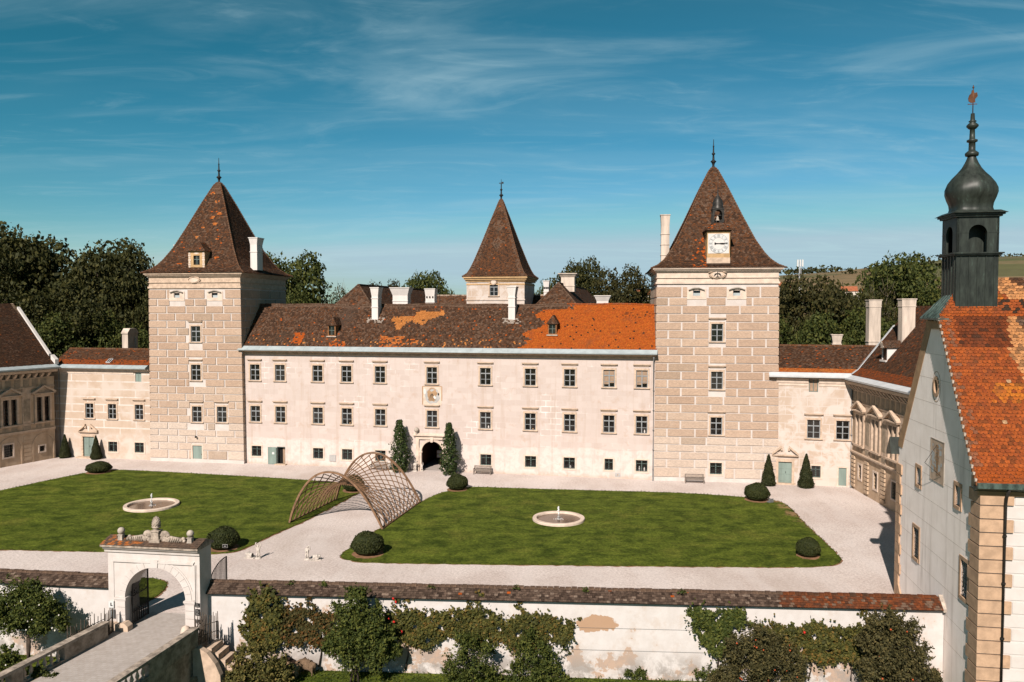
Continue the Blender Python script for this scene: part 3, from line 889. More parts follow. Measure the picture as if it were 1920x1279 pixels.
# ------------------------------------------------------------------ palace front
main = thing('palace_wing', 'long three storey cream palace front between the two square towers, with half orange tiled roof', 'palace', FM.W(0, 0), FM.rz)
XC = [1.60, 4.94, 9.85, 13.57, 17.81, 24.21, 30.64, 35.90, 40.42, 44.85, 48.47]
up = [('blind' if i > 8 else 'casement', x, 10.24) for i, x in enumerate(XC)]
midr = [('casement', x, 5.14) for x in XC]
gr = [('grated', x, .90) for x in (1.70, 9.84, 13.58, 17.80, 30.69, 35.95, 40.40, 48.50)] + [('small_grated', 44.86, .92)]
AX, AR, AS = 24.22, 1.32, 2.2
holes = [hole(*w) for w in up + midr + gr] + [(4.40, 5.52, -.05, 2.18), (AX - AR, AX + AR, -.3, AS + AR)]
mb = MB(); wall_holes(mb, 0, 49.95, -.3, 13.75, holes, 0, .3, 0)
# spandrels over the entrance arch
ap = arch_pts(AX, AR, AS, 20)
for i in range(20):
    (xa, za), (xb, zb) = ap[i], ap[i + 1]
    mb.face([(xa, 0, za), (xa, 0, AS + AR), (xb, 0, AS + AR), (xb, 0, zb)]); mb.face([(xa, 0, za), (xb, 0, zb), (xb, .3, zb), (xa, .3, za)])
mb.box(0, 49.95, .9, 9.2, 4.0, 13.9); mb.box(0, AX - 2.2, .9, 9.2, -.3, 4.0); mb.box(AX + 2.2, 49.95, .9, 9.2, -.3, 4.0)
mb.build('wall', 'cream_plaster', main)
# passage behind the entrance
mb = MB(); xa, xb = AX - 1.9, AX + 1.9
mb.face([(xa, .9, 0.02), (xb, .9, 0.02), (xb, 9, 0.02), (xa, 9, 0.02)], 1); mb.face([(xa, .32, 0.02), (xb, .32, 0.02), (xb, .9, 0.02), (xa, .9, 0.02)], 1)
mb.face([(xa, .32, 0), (xa, 9, 0), (xa, 9, 4), (xa, .32, 4)]); mb.face([(xb, .32, 0), (xb, 9, 0), (xb, 9, 4), (xb, .32, 4)])
mb.face([(xa, .32, 3.9), (xb, .32, 3.9), (xb, 9, 3.9), (xa, 9, 3.9)]); mb.face([(xa, 9, 0), (xb, 9, 0), (xb, 9, 4), (xa, 9, 4)])
mb.box(AX - .9, AX - .86, 7.0, 7.1, 0, 3.8, 2); mb.box(AX + .86, AX + .9, 7.0, 7.1, 0, 3.8, 2); mb.box(xa, xb, 7.0, 7.1, 2.1, 2.2, 2)
mb.build('passage', ['dark_wood', 'cobble', 'grey_frame'], main)
for k, x, zz in up: window(main, k, x, zz, label='window with a drawn tan blind' if k == 'blind' else None)
shown = [window(main, k, x, zz) for k, x, zz in midr + gr]
for wi, ox, hh, mt in ((6, .34, .30, 'white_plaster'), (10, .33, .34, 'white_plaster'), (3, .36, .2, 'band_ochre'), (7, .30, .16, 'band_ochre'), (17, .12, .30, 'white_plaster'), (18, .30, .40, 'white_plaster'), (18, -.25, .55, 'box_grey')):
    mb = MB(); mb.lathe([(.07, .09), (.09, .12), (.07, .09 + hh * .3), (.10, .09 + hh * .55), (.05, .09 + hh * .75), (.06, .09 + hh)], ox, .135, 8); mb.build('ornament', mt, shown[wi])
# half open green door
mb = MB(); mb.box(4.40, 4.46, .05, .2, 0, 2.18); mb.box(5.46, 5.52, .05, .2, 0, 2.18); mb.box(4.46, 5.46, .05, .2, 2.10, 2.18)
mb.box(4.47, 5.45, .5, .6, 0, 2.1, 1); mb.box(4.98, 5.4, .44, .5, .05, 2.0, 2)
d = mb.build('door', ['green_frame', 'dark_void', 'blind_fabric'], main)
mb = MB(); mb.box(3.28, 4.40, -.16, -.11, .03, 2.12); mb.box(3.38, 4.30, -.175, -.16, .15, .95); mb.box(3.38, 4.30, -.175, -.16, 1.1, 2.0)
lf = mb.build('door_leaf', 'green_door', d); lf['label'] = 'green door leaf standing open with a white notice'
mb = MB(); mb.box(3.86, 4.14, -.185, -.177, 1.25, 1.5); mb.build('notice', 'white_sign', d)
mb = MB(); mb.box(4.3, 5.75, -.55, 0, 0, .12); mb.build('doorstep', 'trim_stone', main)
# portal
mb = MB()
arch_ring(mb, AX, AR - .02, AR + .30, AS, -.10, .1, 24)
mb.box(AX - AR - .30, AX - AR + .02, -.10, .1, 0, AS); mb.box(AX + AR - .02, AX + AR + .30, -.10, .1, 0, AS)
for sx in (-1, 1):
    mb.box(AX + sx * 1.75 - .17, AX + sx * 1.75 + .17, -.22, 0, 0, 3.72); mb.box(AX + sx * 1.75 - .24, AX + sx * 1.75 + .24, -.28, 0, 0, .5)
    mb.box(AX + sx * (AR + .14) - .26, AX + sx * (AR + .14) + .26, -.16, .1, AS - .08, AS + .10)
mb.box(AX - 2.0, AX + 2.0, -.2, 0, 3.72, 4.0)
mb.extrude([(0, 4.0), (-.25, 4.03), (-.42, 4.15), (-.42, 4.25), (0, 4.42)], 'x', AX - 2.2, AX + 2.2)
mb.extrude([(AX - .14, AS + AR - .12), (AX + .14, AS + AR - .12), (AX + .2, AS + AR + .5), (AX - .2, AS + AR + .5)], 'y', -.26, -.05)
pt = mb.build('portal', 'pale_trim', main)
for sx in (-1, 1):
    mb = MB(); mb.lathe([(.17, 4.33), (.12, 4.45), (.12, 4.55)], AX + sx * 1.85, -.2, 10); mb.ball((AX + sx * 1.85, -.2, 4.82), .29)
    mb.build('ball_finial', 'grey_stone', pt)
# faded painted coat of arms under the middle window of the upper floor
mb = MB(); cx_ = 24.24
mb.box(cx_ - 1.15, cx_ + 1.15, -.02, 0, 7.72, 9.95, 0)
rg = random.Random(8)
mb.box(cx_ - 1.22, cx_ - 1.10, -.03, 0, 7.8, 9.98, 1); mb.box(cx_ + 1.12, cx_ + 1.22, -.03, 0, 8.3, 9.98, 1); mb.box(cx_ - 1.1, cx_ + 1.12, -.03, 0, 9.92, 10.0, 1)


def disc(mb, cx_, cz, rx, rz_, y, mat, n=18, a0=0, a1=2 * math.pi, wob=0.0):
    mb.face([(cx_ + rx * (1 + rg.uniform(-wob, wob)) * math.cos(a0 + (a1 - a0) * i / n), y, cz + rz_ * (1 + rg.uniform(-wob, wob)) * math.sin(a0 + (a1 - a0) * i / n)) for i in range(n)], mat)


disc(mb, cx_, 8.85, .95, .95, -.026, 3, 22, wob=.12)
disc(mb, cx_ - .05, 8.78, .56, .62, -.034, 1, 18, wob=.2)
disc(mb, cx_ - .35, 9.2, .28, .32, -.036, 1, 9, wob=.25); disc(mb, cx_ + .32, 9.2, .28, .34, -.036, 1, 9, wob=.25)
for i in range(7): mb.face([(cx_ - .5 + i * .15, -.042, 8.3), (cx_ - .46 + i * .15, -.042, 8.3), (cx_ - .1 + i * .03, -.042, 9.1), (cx_ - .13 + i * .03, -.042, 9.1)], 4)
mb.mesh([(cx_ + .12, -.046, 8.72), (cx_ + .32, -.046, 8.45), (cx_ + .52, -.046, 8.62), (cx_ + .30, -.046, 8.9)], [(0, 1, 2, 3)], 2)
arch_ring(mb, cx_ + .02, .27, .33, 9.42, -.045, -.035, 12, 1, .3, 2.85); arch_ring(mb, cx_ + .02, .40, .47, 9.36, -.045, -.035, 12, 1, .3, 2.85)
disc(mb, cx_ + .78, 9.05, .1, .16, -.04, 4, 8)
disc(mb, cx_ - .9, 9.35, .18, .35, -.03, 2, 10, wob=.2)
mb.build('painted_arms', ['pale_trim', 'band_ochre', 'white_plaster', 'box_grey', 'dark_bronze'], main)['label'] = 'faded painted coat of arms on the palace front'
# cornice, metal eaves strip, roof
mb = MB(); mb.extrude([(0, 13.45), (-.12, 13.5), (-.15, 13.72), (-.40, 13.80), (-.55, 13.95), (0.6, 13.95), (.6, 13.45)], 'x', 0, 49.95)
for i in range(150): x = .2 + i * .331; mb.box(x, x + .15, -.30, -.14, 13.62, 13.74)
mb.build('cornice', 'trim_stone', main)
mb = MB(); x0, x1 = -.25, 50.15
mb.extrude([(-.78, 13.98), (-.80, 14.08), (-.14, 14.52), (.3, 14.5), (.3, 13.96), (-.55, 13.965)], 'x', x0, x1)
mb.tube([(x0, -.84, 14.03), (x1, -.84, 14.03)], .085, seg=8)
for i in range(34): x = 1.0 + i * 1.47; mb.face([(x, -.815, 14.085), (x + .03, -.815, 14.085), (x + .03, -.145, 14.535), (x, -.145, 14.535)])
mb.build('eaves_gutter', 'sheet_metal', main)


OCHRE_A = [(18.0, .66), (18.6, .70), (20.9, .74), (20.7, .58), (20.0, .50), (19.6, .40), (19.2, .42), (18.9, .54)]
OCHRE_B = [(20.9, .62), (21.3, .80), (22.2, .86), (22.8, .80), (24.6, .84), (24.9, .76), (23.6, .66), (22.9, .60), (22.5, .48), (22.1, .50), (21.8, .58), (21.2, .52)]


def main_col(x, v, s, rng, p):
    X = p[0]
    n = rng.random()
    if X > 35.3 + v * 1.9 + 0.8 * math.sin(s * 2.1) * (1 if v > .5 else 1.4) - (1.2 if v < .18 else 0) and not (v > .86 and X < 39.5 + n):
        if n < .02: return DARKT
        if v > .70 and v < .82 and X > 45.5 and n < .25: return mixc(ORNG, DARKT, .6)
        return mixc(mixc(ORNG, (0.44, 0.115, 0.016), rng.random()), (0.27, .058, .015), rng.random() * .45)
    if point_in((X + rng.uniform(-.12, .12), v + rng.uniform(-.012, .012)), OCHRE_A) or point_in((X + rng.uniform(-.12, .12), v + rng.uniform(-.012, .012)), OCHRE_B):
        if n < .96: return mixc(OCHR, (0.40, .15, .04), rng.random())
    if 6.4 < X < 7.7 and .05 < v < .30 and n < .85: return ORNG
    if (17.6 < X < 20.6 and v < .25 and n < .55) or (20.6 < X < 22.6 and .05 < v < .2 and n < .45): return mixc(ORNG, OCHR, rng.random() * .7)
    if 11.2 < X < 13.4 and v < .16 - abs(X - 12.3) * .06 and n < .5: return ORNG
    if v < .2 and n < .05: return OCHR
    if v > .93: return mixc(BROWN, LICH, rng.uniform(.1, .9))
    dd = min(abs(X - 16.3), abs(X - 33.2))
    if dd < 1.1 and v < .70 and v > .55 and n < .55: return (.34, .29, .25)
    return old_tile(rng, .28, .16, .012)


RIDGE_Y, RIDGE_Z = 4.4, 19.55
mb = MB()
tiles(mb, [(-.18, -.16, 14.52), (-.75, RIDGE_Y, RIDGE_Z)], [(50.1, -.16, 14.52), (49.9, RIDGE_Y, RIDGE_Z)], .19, .215, main_col, seed=11)
mb.face([(-.75, RIDGE_Y, RIDGE_Z), (49.9, RIDGE_Y, RIDGE_Z), (49.9, 9.4, 14.2), (-.75, 9.4, 14.2)], 1, (.1, .06, .04))
rg = random.Random(5)
for i in range(142):
    x = -.7 + i * .356; c = mixc(LICH, BROWN, rg.random()) if x < 39.5 else mixc(ORNG, LICH, rg.random() * .5)
    mb.box(x, x + .34, RIDGE_Y - .13, RIDGE_Y + .13, RIDGE_Z - .05, RIDGE_Z + .10 + rg.uniform(-.012, .012), 0, c)
roof = mb.build('roof', ['roof_tile', 'roof_underlay'], main)
for v in roof.data.vertices:                        # old rafters: the slope and ridge sag a little
    v.co.z += (.05 * math.sin(v.co.x * .33) + .035 * math.sin(v.co.x * .83 + 1)) * max(0, min(1, (v.co.z - 14.6) / 3))


def roof_y(z): return -.16 + (z - 14.52) * (RIDGE_Y + .16) / (RIDGE_Z - 14.52)


for k, (x, zb) in enumerate(((16.15, 17.5), (33.15, 17.6))):
    y = roof_y(zb + .3); c = chimney(roof, x - .40, x + .40, y - .1, y + 1.1, zb - .8, 21.65, .14, bands=(.50, .72))
    mb = MB(); mb.box(x - .46, x + .46, y - .14, y + .1, zb - .05, zb + .12); mb.build('chimney_foot', 'mortar_lime', c)


def gable_dormer(root, x, z0, w, h, dep, mat='dormer_wood'):
    """A little hooded roof window standing on a slope that rises away from its front."""
    y = roof_y(z0); mb = MB()
    mb.box(x - w / 2, x - w / 2 + .12, y - .12, y + dep, z0, z0 + h); mb.box(x + w / 2 - .12, x + w / 2, y - .12, y + dep, z0, z0 + h)
    mb.box(x - w / 2 + .12, x + w / 2 - .12, y - .1, y + dep, z0 + h - .12, z0 + h); mb.box(x - w / 2 + .12, x + w / 2 - .12, y - .14, y + dep * .4, z0, z0 + .12)
    o = mb.build('dormer', mat, root)
    mb = MB(); a = x - w / 2 + .12; b = x + w / 2 - .12
    mb.box(a, b, y + .02, y + .06, z0 + .12, z0 + h - .12); mb.build('pane', 'glass', o)
    mb = MB(); mb.box(x - .025, x + .025, y - .04, y + .02, z0 + .12, z0 + h - .12); mb.box(a, x - .025, y - .035, y + .02, z0 + h * .5, z0 + h * .5 + .05); mb.box(x + .025, b, y - .035, y + .02, z0 + h * .5, z0 + h * .5 + .05)
    mb.build('frame', 'green_frame', o)
    mb = MB(); e = w / 2 + .2; zr = z0 + h + .95; ye = y - .25; yr = y + dep
    C = lambda *a: old_tile(a[3], .25, .2, .03)
    tiles(mb, [(x - e, ye, z0 + h - .05), (x, ye + .55, zr)], [(x + e, ye, z0 + h - .05), (x + .01, ye + .55, zr)], .2, .165, C, seed=3)
    tiles(mb, [(x + e, ye, z0 + h - .05), (x, ye + .55, zr)], [(x + e, yr + .6, z0 + h + .0), (x, yr + 1.2, zr)], .2, .165, C, seed=4)
    tiles(mb, [(x - e, yr + .6, z0 + h), (x, yr + 1.2, zr)], [(x - e, ye, z0 + h - .05), (x, ye + .55, zr)], .2, .165, C, seed=5)
    mb.build('dormer_roof', ['roof_tile', 'roof_underlay'], o)
    mb = MB(); mb.box(x - w / 2 - .14, x + w / 2 + .14, y - .32, y - .06, z0 - .1, z0 + .02); mb.build('sill', 'mortar_lime', o)
    return o


gable_dormer(roof, 11.35, 15.72, 1.0, 1.35, 1.3)
gable_dormer(roof, 38.25, 16.05, 1.0, 1.30, 1.3)
downpipe(main, .16, 0, 13.75); downpipe(main, 49.75, 0, 13.75)

mb = MB(); mb.box(-.42, .42, -.06, 0, 0, .80); mb.box(-.38, .38, -.075, -.06, .04, .76)
tag(mb.build('utility_box', 'box_grey', None, FM.W(11.71, -.001, .64), FM.rz), 'grey steel utility cabinet door on the wall between two grated windows left of the entrance', 'utility box')
mb = MB(); mb.box(-.3, .3, -.05, 0, 0, .42); mb.box(-.06, .06, -.06, -.05, .15, .27, 1)
tag(mb.build('utility_box', ['box_grey', 'band_ochre'], None, FM.W(45.86, -.001, .22), FM.rz), 'small grey meter box low on the wall near the clock tower', 'utility box')

# ------------------------------------------------------------------ towers


def ashlar(mb, W, rows, holes, y, mat=1, side=None, seed=1, bw=3.0, proud=.08):
    """Raised plaster blocks with pale joints; side=None for the front, else x of a side wall running back over depth W."""
    rng = random.Random(seed); g = .10
    for r, (za, zb) in enumerate(rows):
        edges = [0.0]; x = bw * (.42 if r % 2 else .90)
        while x < W - .8: edges.append(x); x += bw * rng.choice((.93, 1.0, 1.07, 1.0))
        edges.append(W)
        for a, b in zip(edges[:-1], edges[1:]):
            segs = [(a + (g if a > 0 else 0.0), b - (g if b < W else 0.0))]
            for h in holes:
                if h[2] < zb - .05 and h[3] > za + .05:
                    n = []
                    for s0, s1 in segs:
                        if h[1] <= s0 or h[0] >= s1: n.append((s0, s1)); continue
                        if h[0] - s0 > .25: n.append((s0, h[0]))
                        if s1 - h[1] > .25: n.append((h[1], s1))
                    segs = n
            for s0, s1 in segs:
                low = za < 4.9
                c = mixc((0.40, 0.280, 0.205), (0.475, 0.345, 0.258), rng.random())
                if low: c = mixc(c, (.56, .47, .40), rng.uniform(.55, .95))
                elif za < 9: c = mixc(c, (.53, .43, .35), rng.uniform(.05, .5))
                if rng.random() < .06: c = mixc(c, (.33, .245, .18), .6)
                if side is None: mb.box(s0 - (proud if s0 == 0 else 0), s1 + (proud if s1 == W else 0), y - proud, y + .01, za + .02, zb - g, mat, c)
                else: mb.box(side - .01 if side > 0 else side - proud, side + proud if side > 0 else side + .01, s0 + .05, s1, za + .02, zb - g, mat, c)


def tower_roof(W, D, ze, apex, ov, prof, colf, seed):
    """Four flared tile slopes; prof: (fraction of half width, z) from eaves to apex."""
    ax, ay = apex; mb = MB()
    def ring(f, z):
        x0, x1, y0, y1 = -ov, W + ov, -ov, D + ov
        return [(ax + (x - ax) * f, ay + (y - ay) * f, z) for x, y in ((x0, y0), (x1, y0), (x1, y1), (x0, y1))]
    rs = [ring(f, z) for f, z in prof]
    for k in range(4):
        tiles(mb, [r[k] for r in rs], [r[(k + 1) % 4] for r in rs], .22, .19, colf(k), seed=seed + k)
    for k in range(4):                              # hip tiles
        pts = [Vector(r[k]) for r in rs]
        d = np.concatenate([[0], np.cumsum([(pts[i + 1] - pts[i]).length for i in range(len(pts) - 1)])])
        A = np.array([tuple(p) for p in pts]); n = int(d[-1] / .34); rg = random.Random(seed + 20 + k)
        for i in range(n):
            s0, s1 = d[-1] * i / n, d[-1] * (i + .96) / n
            P0 = np.array([np.interp(s0, d, A[:, c]) for c in range(3)]); P1 = np.array([np.interp(s1, d, A[:, c]) for c in range(3)])
            q = MB(); q.tube([P0 + (0, 0, .02), P1 + (0, 0, .0)], .11, .085, 6)
            mb.mesh(q.v, q.f, 0, mixc(RUST, LICH, rg.uniform(.2, .9)))
    x0, x1, y0, y1 = -ov, W + ov, -ov, D + ov
    mb.face([(x0, y0, ze - .01), (x1, y0, ze - .01), (x1, y1, ze - .01), (x0, y1, ze - .01)], 1, (.05, .04, .03))
    return mb


def tower_frieze(mb, W, D, z0, z1, tf):
    """Mouldings round the top: plain band, frieze, stepped cornice."""
    H = z1 - z0
    for za, zb, o in ((z0 + H * .23, z0 + H * .365, .02), (z0, z0 + H * .12, .16), (z0 + H * .12, z0 + H * .24, .06), (z0 + H * .36, z0 + H * .40, .14), (z0 + H * .40, z0 + H * .74, .05), (z0 + H * .74, z0 + H * .82, .22), (z0 + H * .82, z0 + H * .90, .38), (z0 + H * .9, z1, .52)):
        mb.box(-o, W + o, -o, D + o, za + .002, zb)


def taper(o, cx_, k):
    for v in o.data.vertices: v.co.x = cx_ + (v.co.x - cx_) * (1 - k * max(0, v.co.z))


def cartouche(root, x, z, w, h, y, arms=False, name='cartouche'):
    mb = MB(); n = 24
    q = [(x + w / 2 * math.cos(2 * math.pi * i / n) * (1 + .06 * math.cos(8 * math.pi * i / n)), z + h / 2 * math.sin(2 * math.pi * i / n) * (1 + .08 * math.cos(6 * math.pi * i / n))) for i in range(n)]
    mb.extrude(q, 'y', y - .12, y, 0)
    q2 = [(x + (a - x) * .72, z + (b - z) * .72) for a, b in q]
    mb.extrude(q2, 'y', y - .16, y - .12, 1)
    if arms:                                        # painted dark spread-winged shield device
        for sx in (-1, 1):
            for i in range(4):
                a = .25 + i * .33; mb.mesh([(x, y - .175, z + .1), (x + sx * (.42 - .04 * i) * math.cos(a - .6), y - .175, z + .05 + .30 * math.sin(a - .75)), (x + sx * (.36 - .04 * i) * math.cos(a - .45), y - .175, z + .30 * math.sin(a - 1.0))], [(0, 1, 2)], 2)
        mb.box(x - .05, x + .05, y - .18, y - .165, z - .28, z + .28, 2); mb.box(x - .18, x + .18, y - .18, y - .165, z - .3, z - .22, 2)
        for sx in (-1, 1): mb.tube([(x + sx * .55, y - .14, z + .3), (x + sx * .95, y - .14, z + .22), (x + sx * .85, y - .14, z - .2), (x + sx * .5, y - .14, z - .36)], .08, .05, 6, 0)
        mb.tube([(x - .3, y - .15, z + .42), (x, y - .15, z + .55), (x + .3, y - .15, z + .42)], .09, seg=6)
    else:
        for sx in (-1, 1): mb.tube([(x, y - .13, z + h * .55), (x + sx * w * .4, y - .13, z + h * .4), (x + sx * w * .52, y - .13, z)], .07, .05, 6, 0)
    return mb.build(name, ['trim_stone', 'pale_trim', 'dark_bronze'], root)


def eyebrow_vent(root, x, z, y=0.0):
    """Low loft opening in a white splayed reveal under a segmental eyebrow."""
    mb = MB(); mb.box(x - .42, x + .42, y + .18, y + .24, z, z + .6)
    o = mb.build('loft_window', 'glass', root)
    mb = MB(); mb.box(x - .42, x + .42, y + .14, y + .18, z, z + .3); mb.build('shutter', 'sheet_metal', o)
    mb = MB(); mb.box(x - 1.05, x - .40, y - .055, y + .02, z - .4, z + .75); mb.box(x + .40, x + 1.05, y - .055, y + .02, z - .4, z + .75); mb.box(x - .40, x + .40, y - .055, y + .02, z - .4, z)
    mb.box(x - .40, x + .40, y - .055, y + .02, z + .58, z + .75)
    mb.build('surround', 'pale_trim', o)
    mb = MB(); n = 8; q = [(x - .85 + 1.7 * i / n, z + .66 + .26 * math.sin(math.pi * i / n)) for i in range(n + 1)] + [(x + .85 - 1.7 * i / n, z + .60 + .2 * math.sin(math.pi * i / n)) for i in range(n + 1)]
    mb.extrude(q, 'y', y - .26, y - .05); mb.build('hood', 'grey_stone', o)


ROWS = [(0.45, 1.55), (1.55, 2.45), (2.45, 3.3), (3.3, 4.1), (4.1, 4.95)] + [(4.95 + i * .905, 4.95 + (i + 1) * .905) for i in range(17)]
ROWS[-1] = (ROWS[-1][0], 20.3)

# left tower
tl = thing('square_tower', 'square ashlar tower whose steep brown roof carries a small yellow roof window', 'tower', FTL.W(0, 0), FTL.rz, 'square palace towers')
W, D = 12.43, 12.4
wins = [('casement', 6.30, 14.92), ('casement', 6.25, 10.16), ('casement', 6.30, 4.98), ('casement', 9.63, 5.02)]
hs = [hole(*w) for w in wins] + [(5.66, 6.92, .0, 2.08), (3.43, 4.27, 20.4, 21.0), (8.53, 9.37, 20.4, 21.0)]
mb = MB(); wall_holes(mb, 0, W, -.3, 21.7, hs, 0, .28)
mb.box(0.01, W - .01, .5, D, -.3, 21.7); mb.face([(W, 0, -.3), (W, .5, -.3), (W, .5, 21.7), (W, 0, 21.7)]); mb.face([(0, 0, -.3), (0, .5, -.3), (0, .5, 21.7), (0, 0, 21.7)])
bh = [(h[0] - .30, h[1] + .30, h[2] - .22, h[3] + .28) for h in hs[:4]] + [(5.5, 7.08, 0, 2.2), (2.75, 4.95, 20.0, 22), (7.85, 10.05, 20.0, 22)]
ashlar(mb, W, ROWS + [(20.32, 21.45)], bh, 0, 1, None, 21, 2.65)
ashlar(mb, D, ROWS + [(20.32, 21.45)], [], 0, 1, W, 22, 2.65)
ashlar(mb, D, ROWS + [(20.32, 21.45)], [], 0, 1, 0, 23, 2.65)
mb.box(-.08, W + .08, -.09, .2, 0, .42, 0)
taper(mb.build('wall', ['tower_joint', 'tower_block'], tl), W / 2, .0012)
mb = MB(); tower_frieze(mb, W, D, 21.55, 23.45, 0); fr = mb.build('cornice', 'trim_stone', tl); taper(fr, W / 2, .0012)
for k, x, zz in wins: window(tl, k, x, zz)
eyebrow_vent(tl, 3.85, 20.4); eyebrow_vent(tl, 8.95, 20.4)
cartouche(tl, 6.3, 22.55, 1.5, .72, -.06)


def tl_col(k):
    def f(x, v, s, rng, p):
        n = rng.random()
        if k == 0:
            for cx_, cv in ((.3, .62), (1.2, .66), (-.8, .52), (.9, .55), (-1.2, .42), (.6, .78), (1.6, .40), (-2.5, .14), (2.2, .20), (-.3, .88)):
                if abs(x - cx_) < .28 and abs(v - cv) < .011 and n < .7: return mixc(ORNG, OCHR, rng.random())
        if v > .86: return mixc(BROWN, LICH, rng.uniform(.1, .8))
        return old_tile(rng, .18, .20, .004)
    return f


AP = (6.2, 6.2)
PROF = [(1.0, 23.45), (.90, 23.80), (.80, 24.40), (.72, 25.15), (.60, 26.6), (.42, 29.4), (.22, 32.7), (.07, 35.0), (.02, 35.45)]
mb = tower_roof(W, D, 23.45, AP, .62, PROF, tl_col, 40)
tr_ = mb.build('roof', ['roof_tile', 'roof_underlay'], tl)
finial(tr_, AP[0], AP[1], 35.3, 3.3)
# yellow roof window
mb = MB(); x = 6.3; y0 = .45; za, zb = 24.0, 26.15; w = 1.1
mb.box(x - w, x - .42, y0, y0 + .3, za, zb); mb.box(x + .42, x + w, y0, y0 + .3, za, zb); mb.box(x - .42, x + .42, y0, y0 + .3, za, za + .45); mb.box(x - .42, x + .42, y0, y0 + .3, zb - .55, zb)
mb.box(x - w, x - w + .1, y0 + .3, y0 + 2.6, za + .3, zb); mb.box(x + w - .1, x + w, y0 + .3, y0 + 2.6, za + .3, zb)
for sx in (-1, 1):
    for i in range(7): mb.box(x + sx * .93 - (.17 if i % 2 else .12), x + sx * .93 + (.17 if i % 2 else .12), y0 - .03, y0, za + .1 + i * .28, za + .34 + i * .28, 1)
mb.extrude([(x - .4, zb - .28), (x, zb - .42), (x + .4, zb - .28), (x, zb - .14)], 'y', y0 - .02, y0, 1)
do = mb.build('dormer', ['ochre_plaster', 'pale_trim'], tr_); do['label'] = 'yellow plastered roof window with white quoins'
mb = MB(); mb.box(x - .42, x + .42, y0 + .2, y0 + .24, za + .45, zb - .55); mb.build('pane', 'glass', do)
mb = MB(); mb.box(x - .04, x + .04, y0 + .1, y0 + .2, za + .45, zb - .55); mb.box(x - .42, x - .04, y0 + .11, y0 + .2, za + 1.08, za + 1.16); mb.box(x + .04, x + .42, y0 + .11, y0 + .2, za + 1.08, za + 1.16); mb.build('frame', 'green_frame', do)
mb = MB(); C = lambda *a: old_tile(a[3], .25, .3, .02); e = w + .2
tiles(mb, [(x - e, y0 - .25, zb), (x - .05, y0 + .7, zb + 1.2)], [(x + e, y0 - .25, zb), (x + .05, y0 + .7, zb + 1.2)], .2, .17, C, seed=7)
tiles(mb, [(x + e, y0 - .25, zb), (x, y0 + .7, zb + 1.2)], [(x + e, y0 + 2.6, zb), (x, y0 + 3.2, zb + 1.2)], .2, .17, C, seed=8)
tiles(mb, [(x - e, y0 + 2.6, zb), (x, y0 + 3.2, zb + 1.2)], [(x - e, y0 - .25, zb), (x, y0 + .7, zb + 1.2)], .2, .17, C, seed=9)
mb.build('dormer_roof', ['roof_tile', 'roof_underlay'], do)
chimney(tr_, W - .55, W + .35, 3.4, 4.9, 23.9, 28.0, .14, bands=(.55,))
chimney(tr_, .2, .9, 5.6, 6.3, 24.2, 27.4, .12)
mb = MB(); mb.box(5.66, 6.92, .06, .12, 0, 2.08); mb.box(6.78, 6.84, .03, .06, .9, 1.05, 1)
dd = mb.build('door', ['green_door', 'iron'], tl); dd['label'] = 'plain green door at the tower foot'
mb = MB(); mb.box(5.46, 5.66, -.07, .1, 0, 2.28); mb.box(6.92, 7.12, -.07, .1, 0, 2.28); mb.box(5.66, 6.92, -.07, .1, 2.08, 2.28); mb.build('door_surround', 'pale_trim', dd)
mb = MB(); mb.tube([(0, 0, 0), (0, -.25, .04)], .05); mb.ball((0, -.3, .0), .13, 8, 6)
tag(mb.build('wall_lamp', 'iron', None, FTL.W(6.29, -.05, 3.2), FTL.rz), 'small black lamp on the left tower above its green door', 'wall lamp')

# clock tower
tr = thing('square_tower', 'square ashlar tower with a white clock face and bell turret in its roof', 'tower', FTR.W(0, 0), FTR.rz, 'square palace towers')
W, D = 13.18, 12.9
wins = [('casement', 6.64, 15.42), ('casement', 6.66, 10.18), ('casement', 6.65, 5.16), ('grated', 6.65, .82)]
hs = [hole(*w) for w in wins] + [(3.98, 4.78, 20.4, 21.0), (8.28, 9.08, 20.4, 21.0)]
mb = MB(); wall_holes(mb, 0, W, -.3, 21.75, hs, 0, .28)
mb.box(0.01, W - .01, .5, D, -.3, 21.75); mb.face([(W, 0, -.3), (W, .5, -.3), (W, .5, 21.75), (W, 0, 21.75)]); mb.face([(0, 0, -.3), (0, .5, -.3), (0, .5, 21.75), (0, 0, 21.75)])
bh = [(h[0] - .30, h[1] + .30, h[2] - .22, h[3] + .28) for h in hs[:4]] + [(3.3, 5.46, 20.0, 22), (7.6, 9.76, 20.0, 22)]
ashlar(mb, W, ROWS + [(20.32, 21.5)], bh, 0, 1, None, 31, 3.05)
ashlar(mb, D, ROWS + [(20.32, 21.5)], [], 0, 1, W, 32, 3.05); ashlar(mb, D, ROWS + [(20.32, 21.5)], [], 0, 1, 0, 33, 3.05)
mb.box(-.08, W + .08, -.09, .2, 0, .42, 0)
taper(mb.build('wall', ['tower_joint', 'tower_block'], tr), W / 2, .0010)
mb = MB(); tower_frieze(mb, W, D, 21.75, 23.5, 0); taper(mb.build('cornice', 'pale_trim', tr), W / 2, .0010)
for k, x, zz in wins: window(tr, k, x, zz)
eyebrow_vent(tr, 4.38, 20.45); eyebrow_vent(tr, 8.68, 20.45)
cartouche(tr, 6.6, 22.75, 1.5, .82, -.06, True, 'stone_arms')


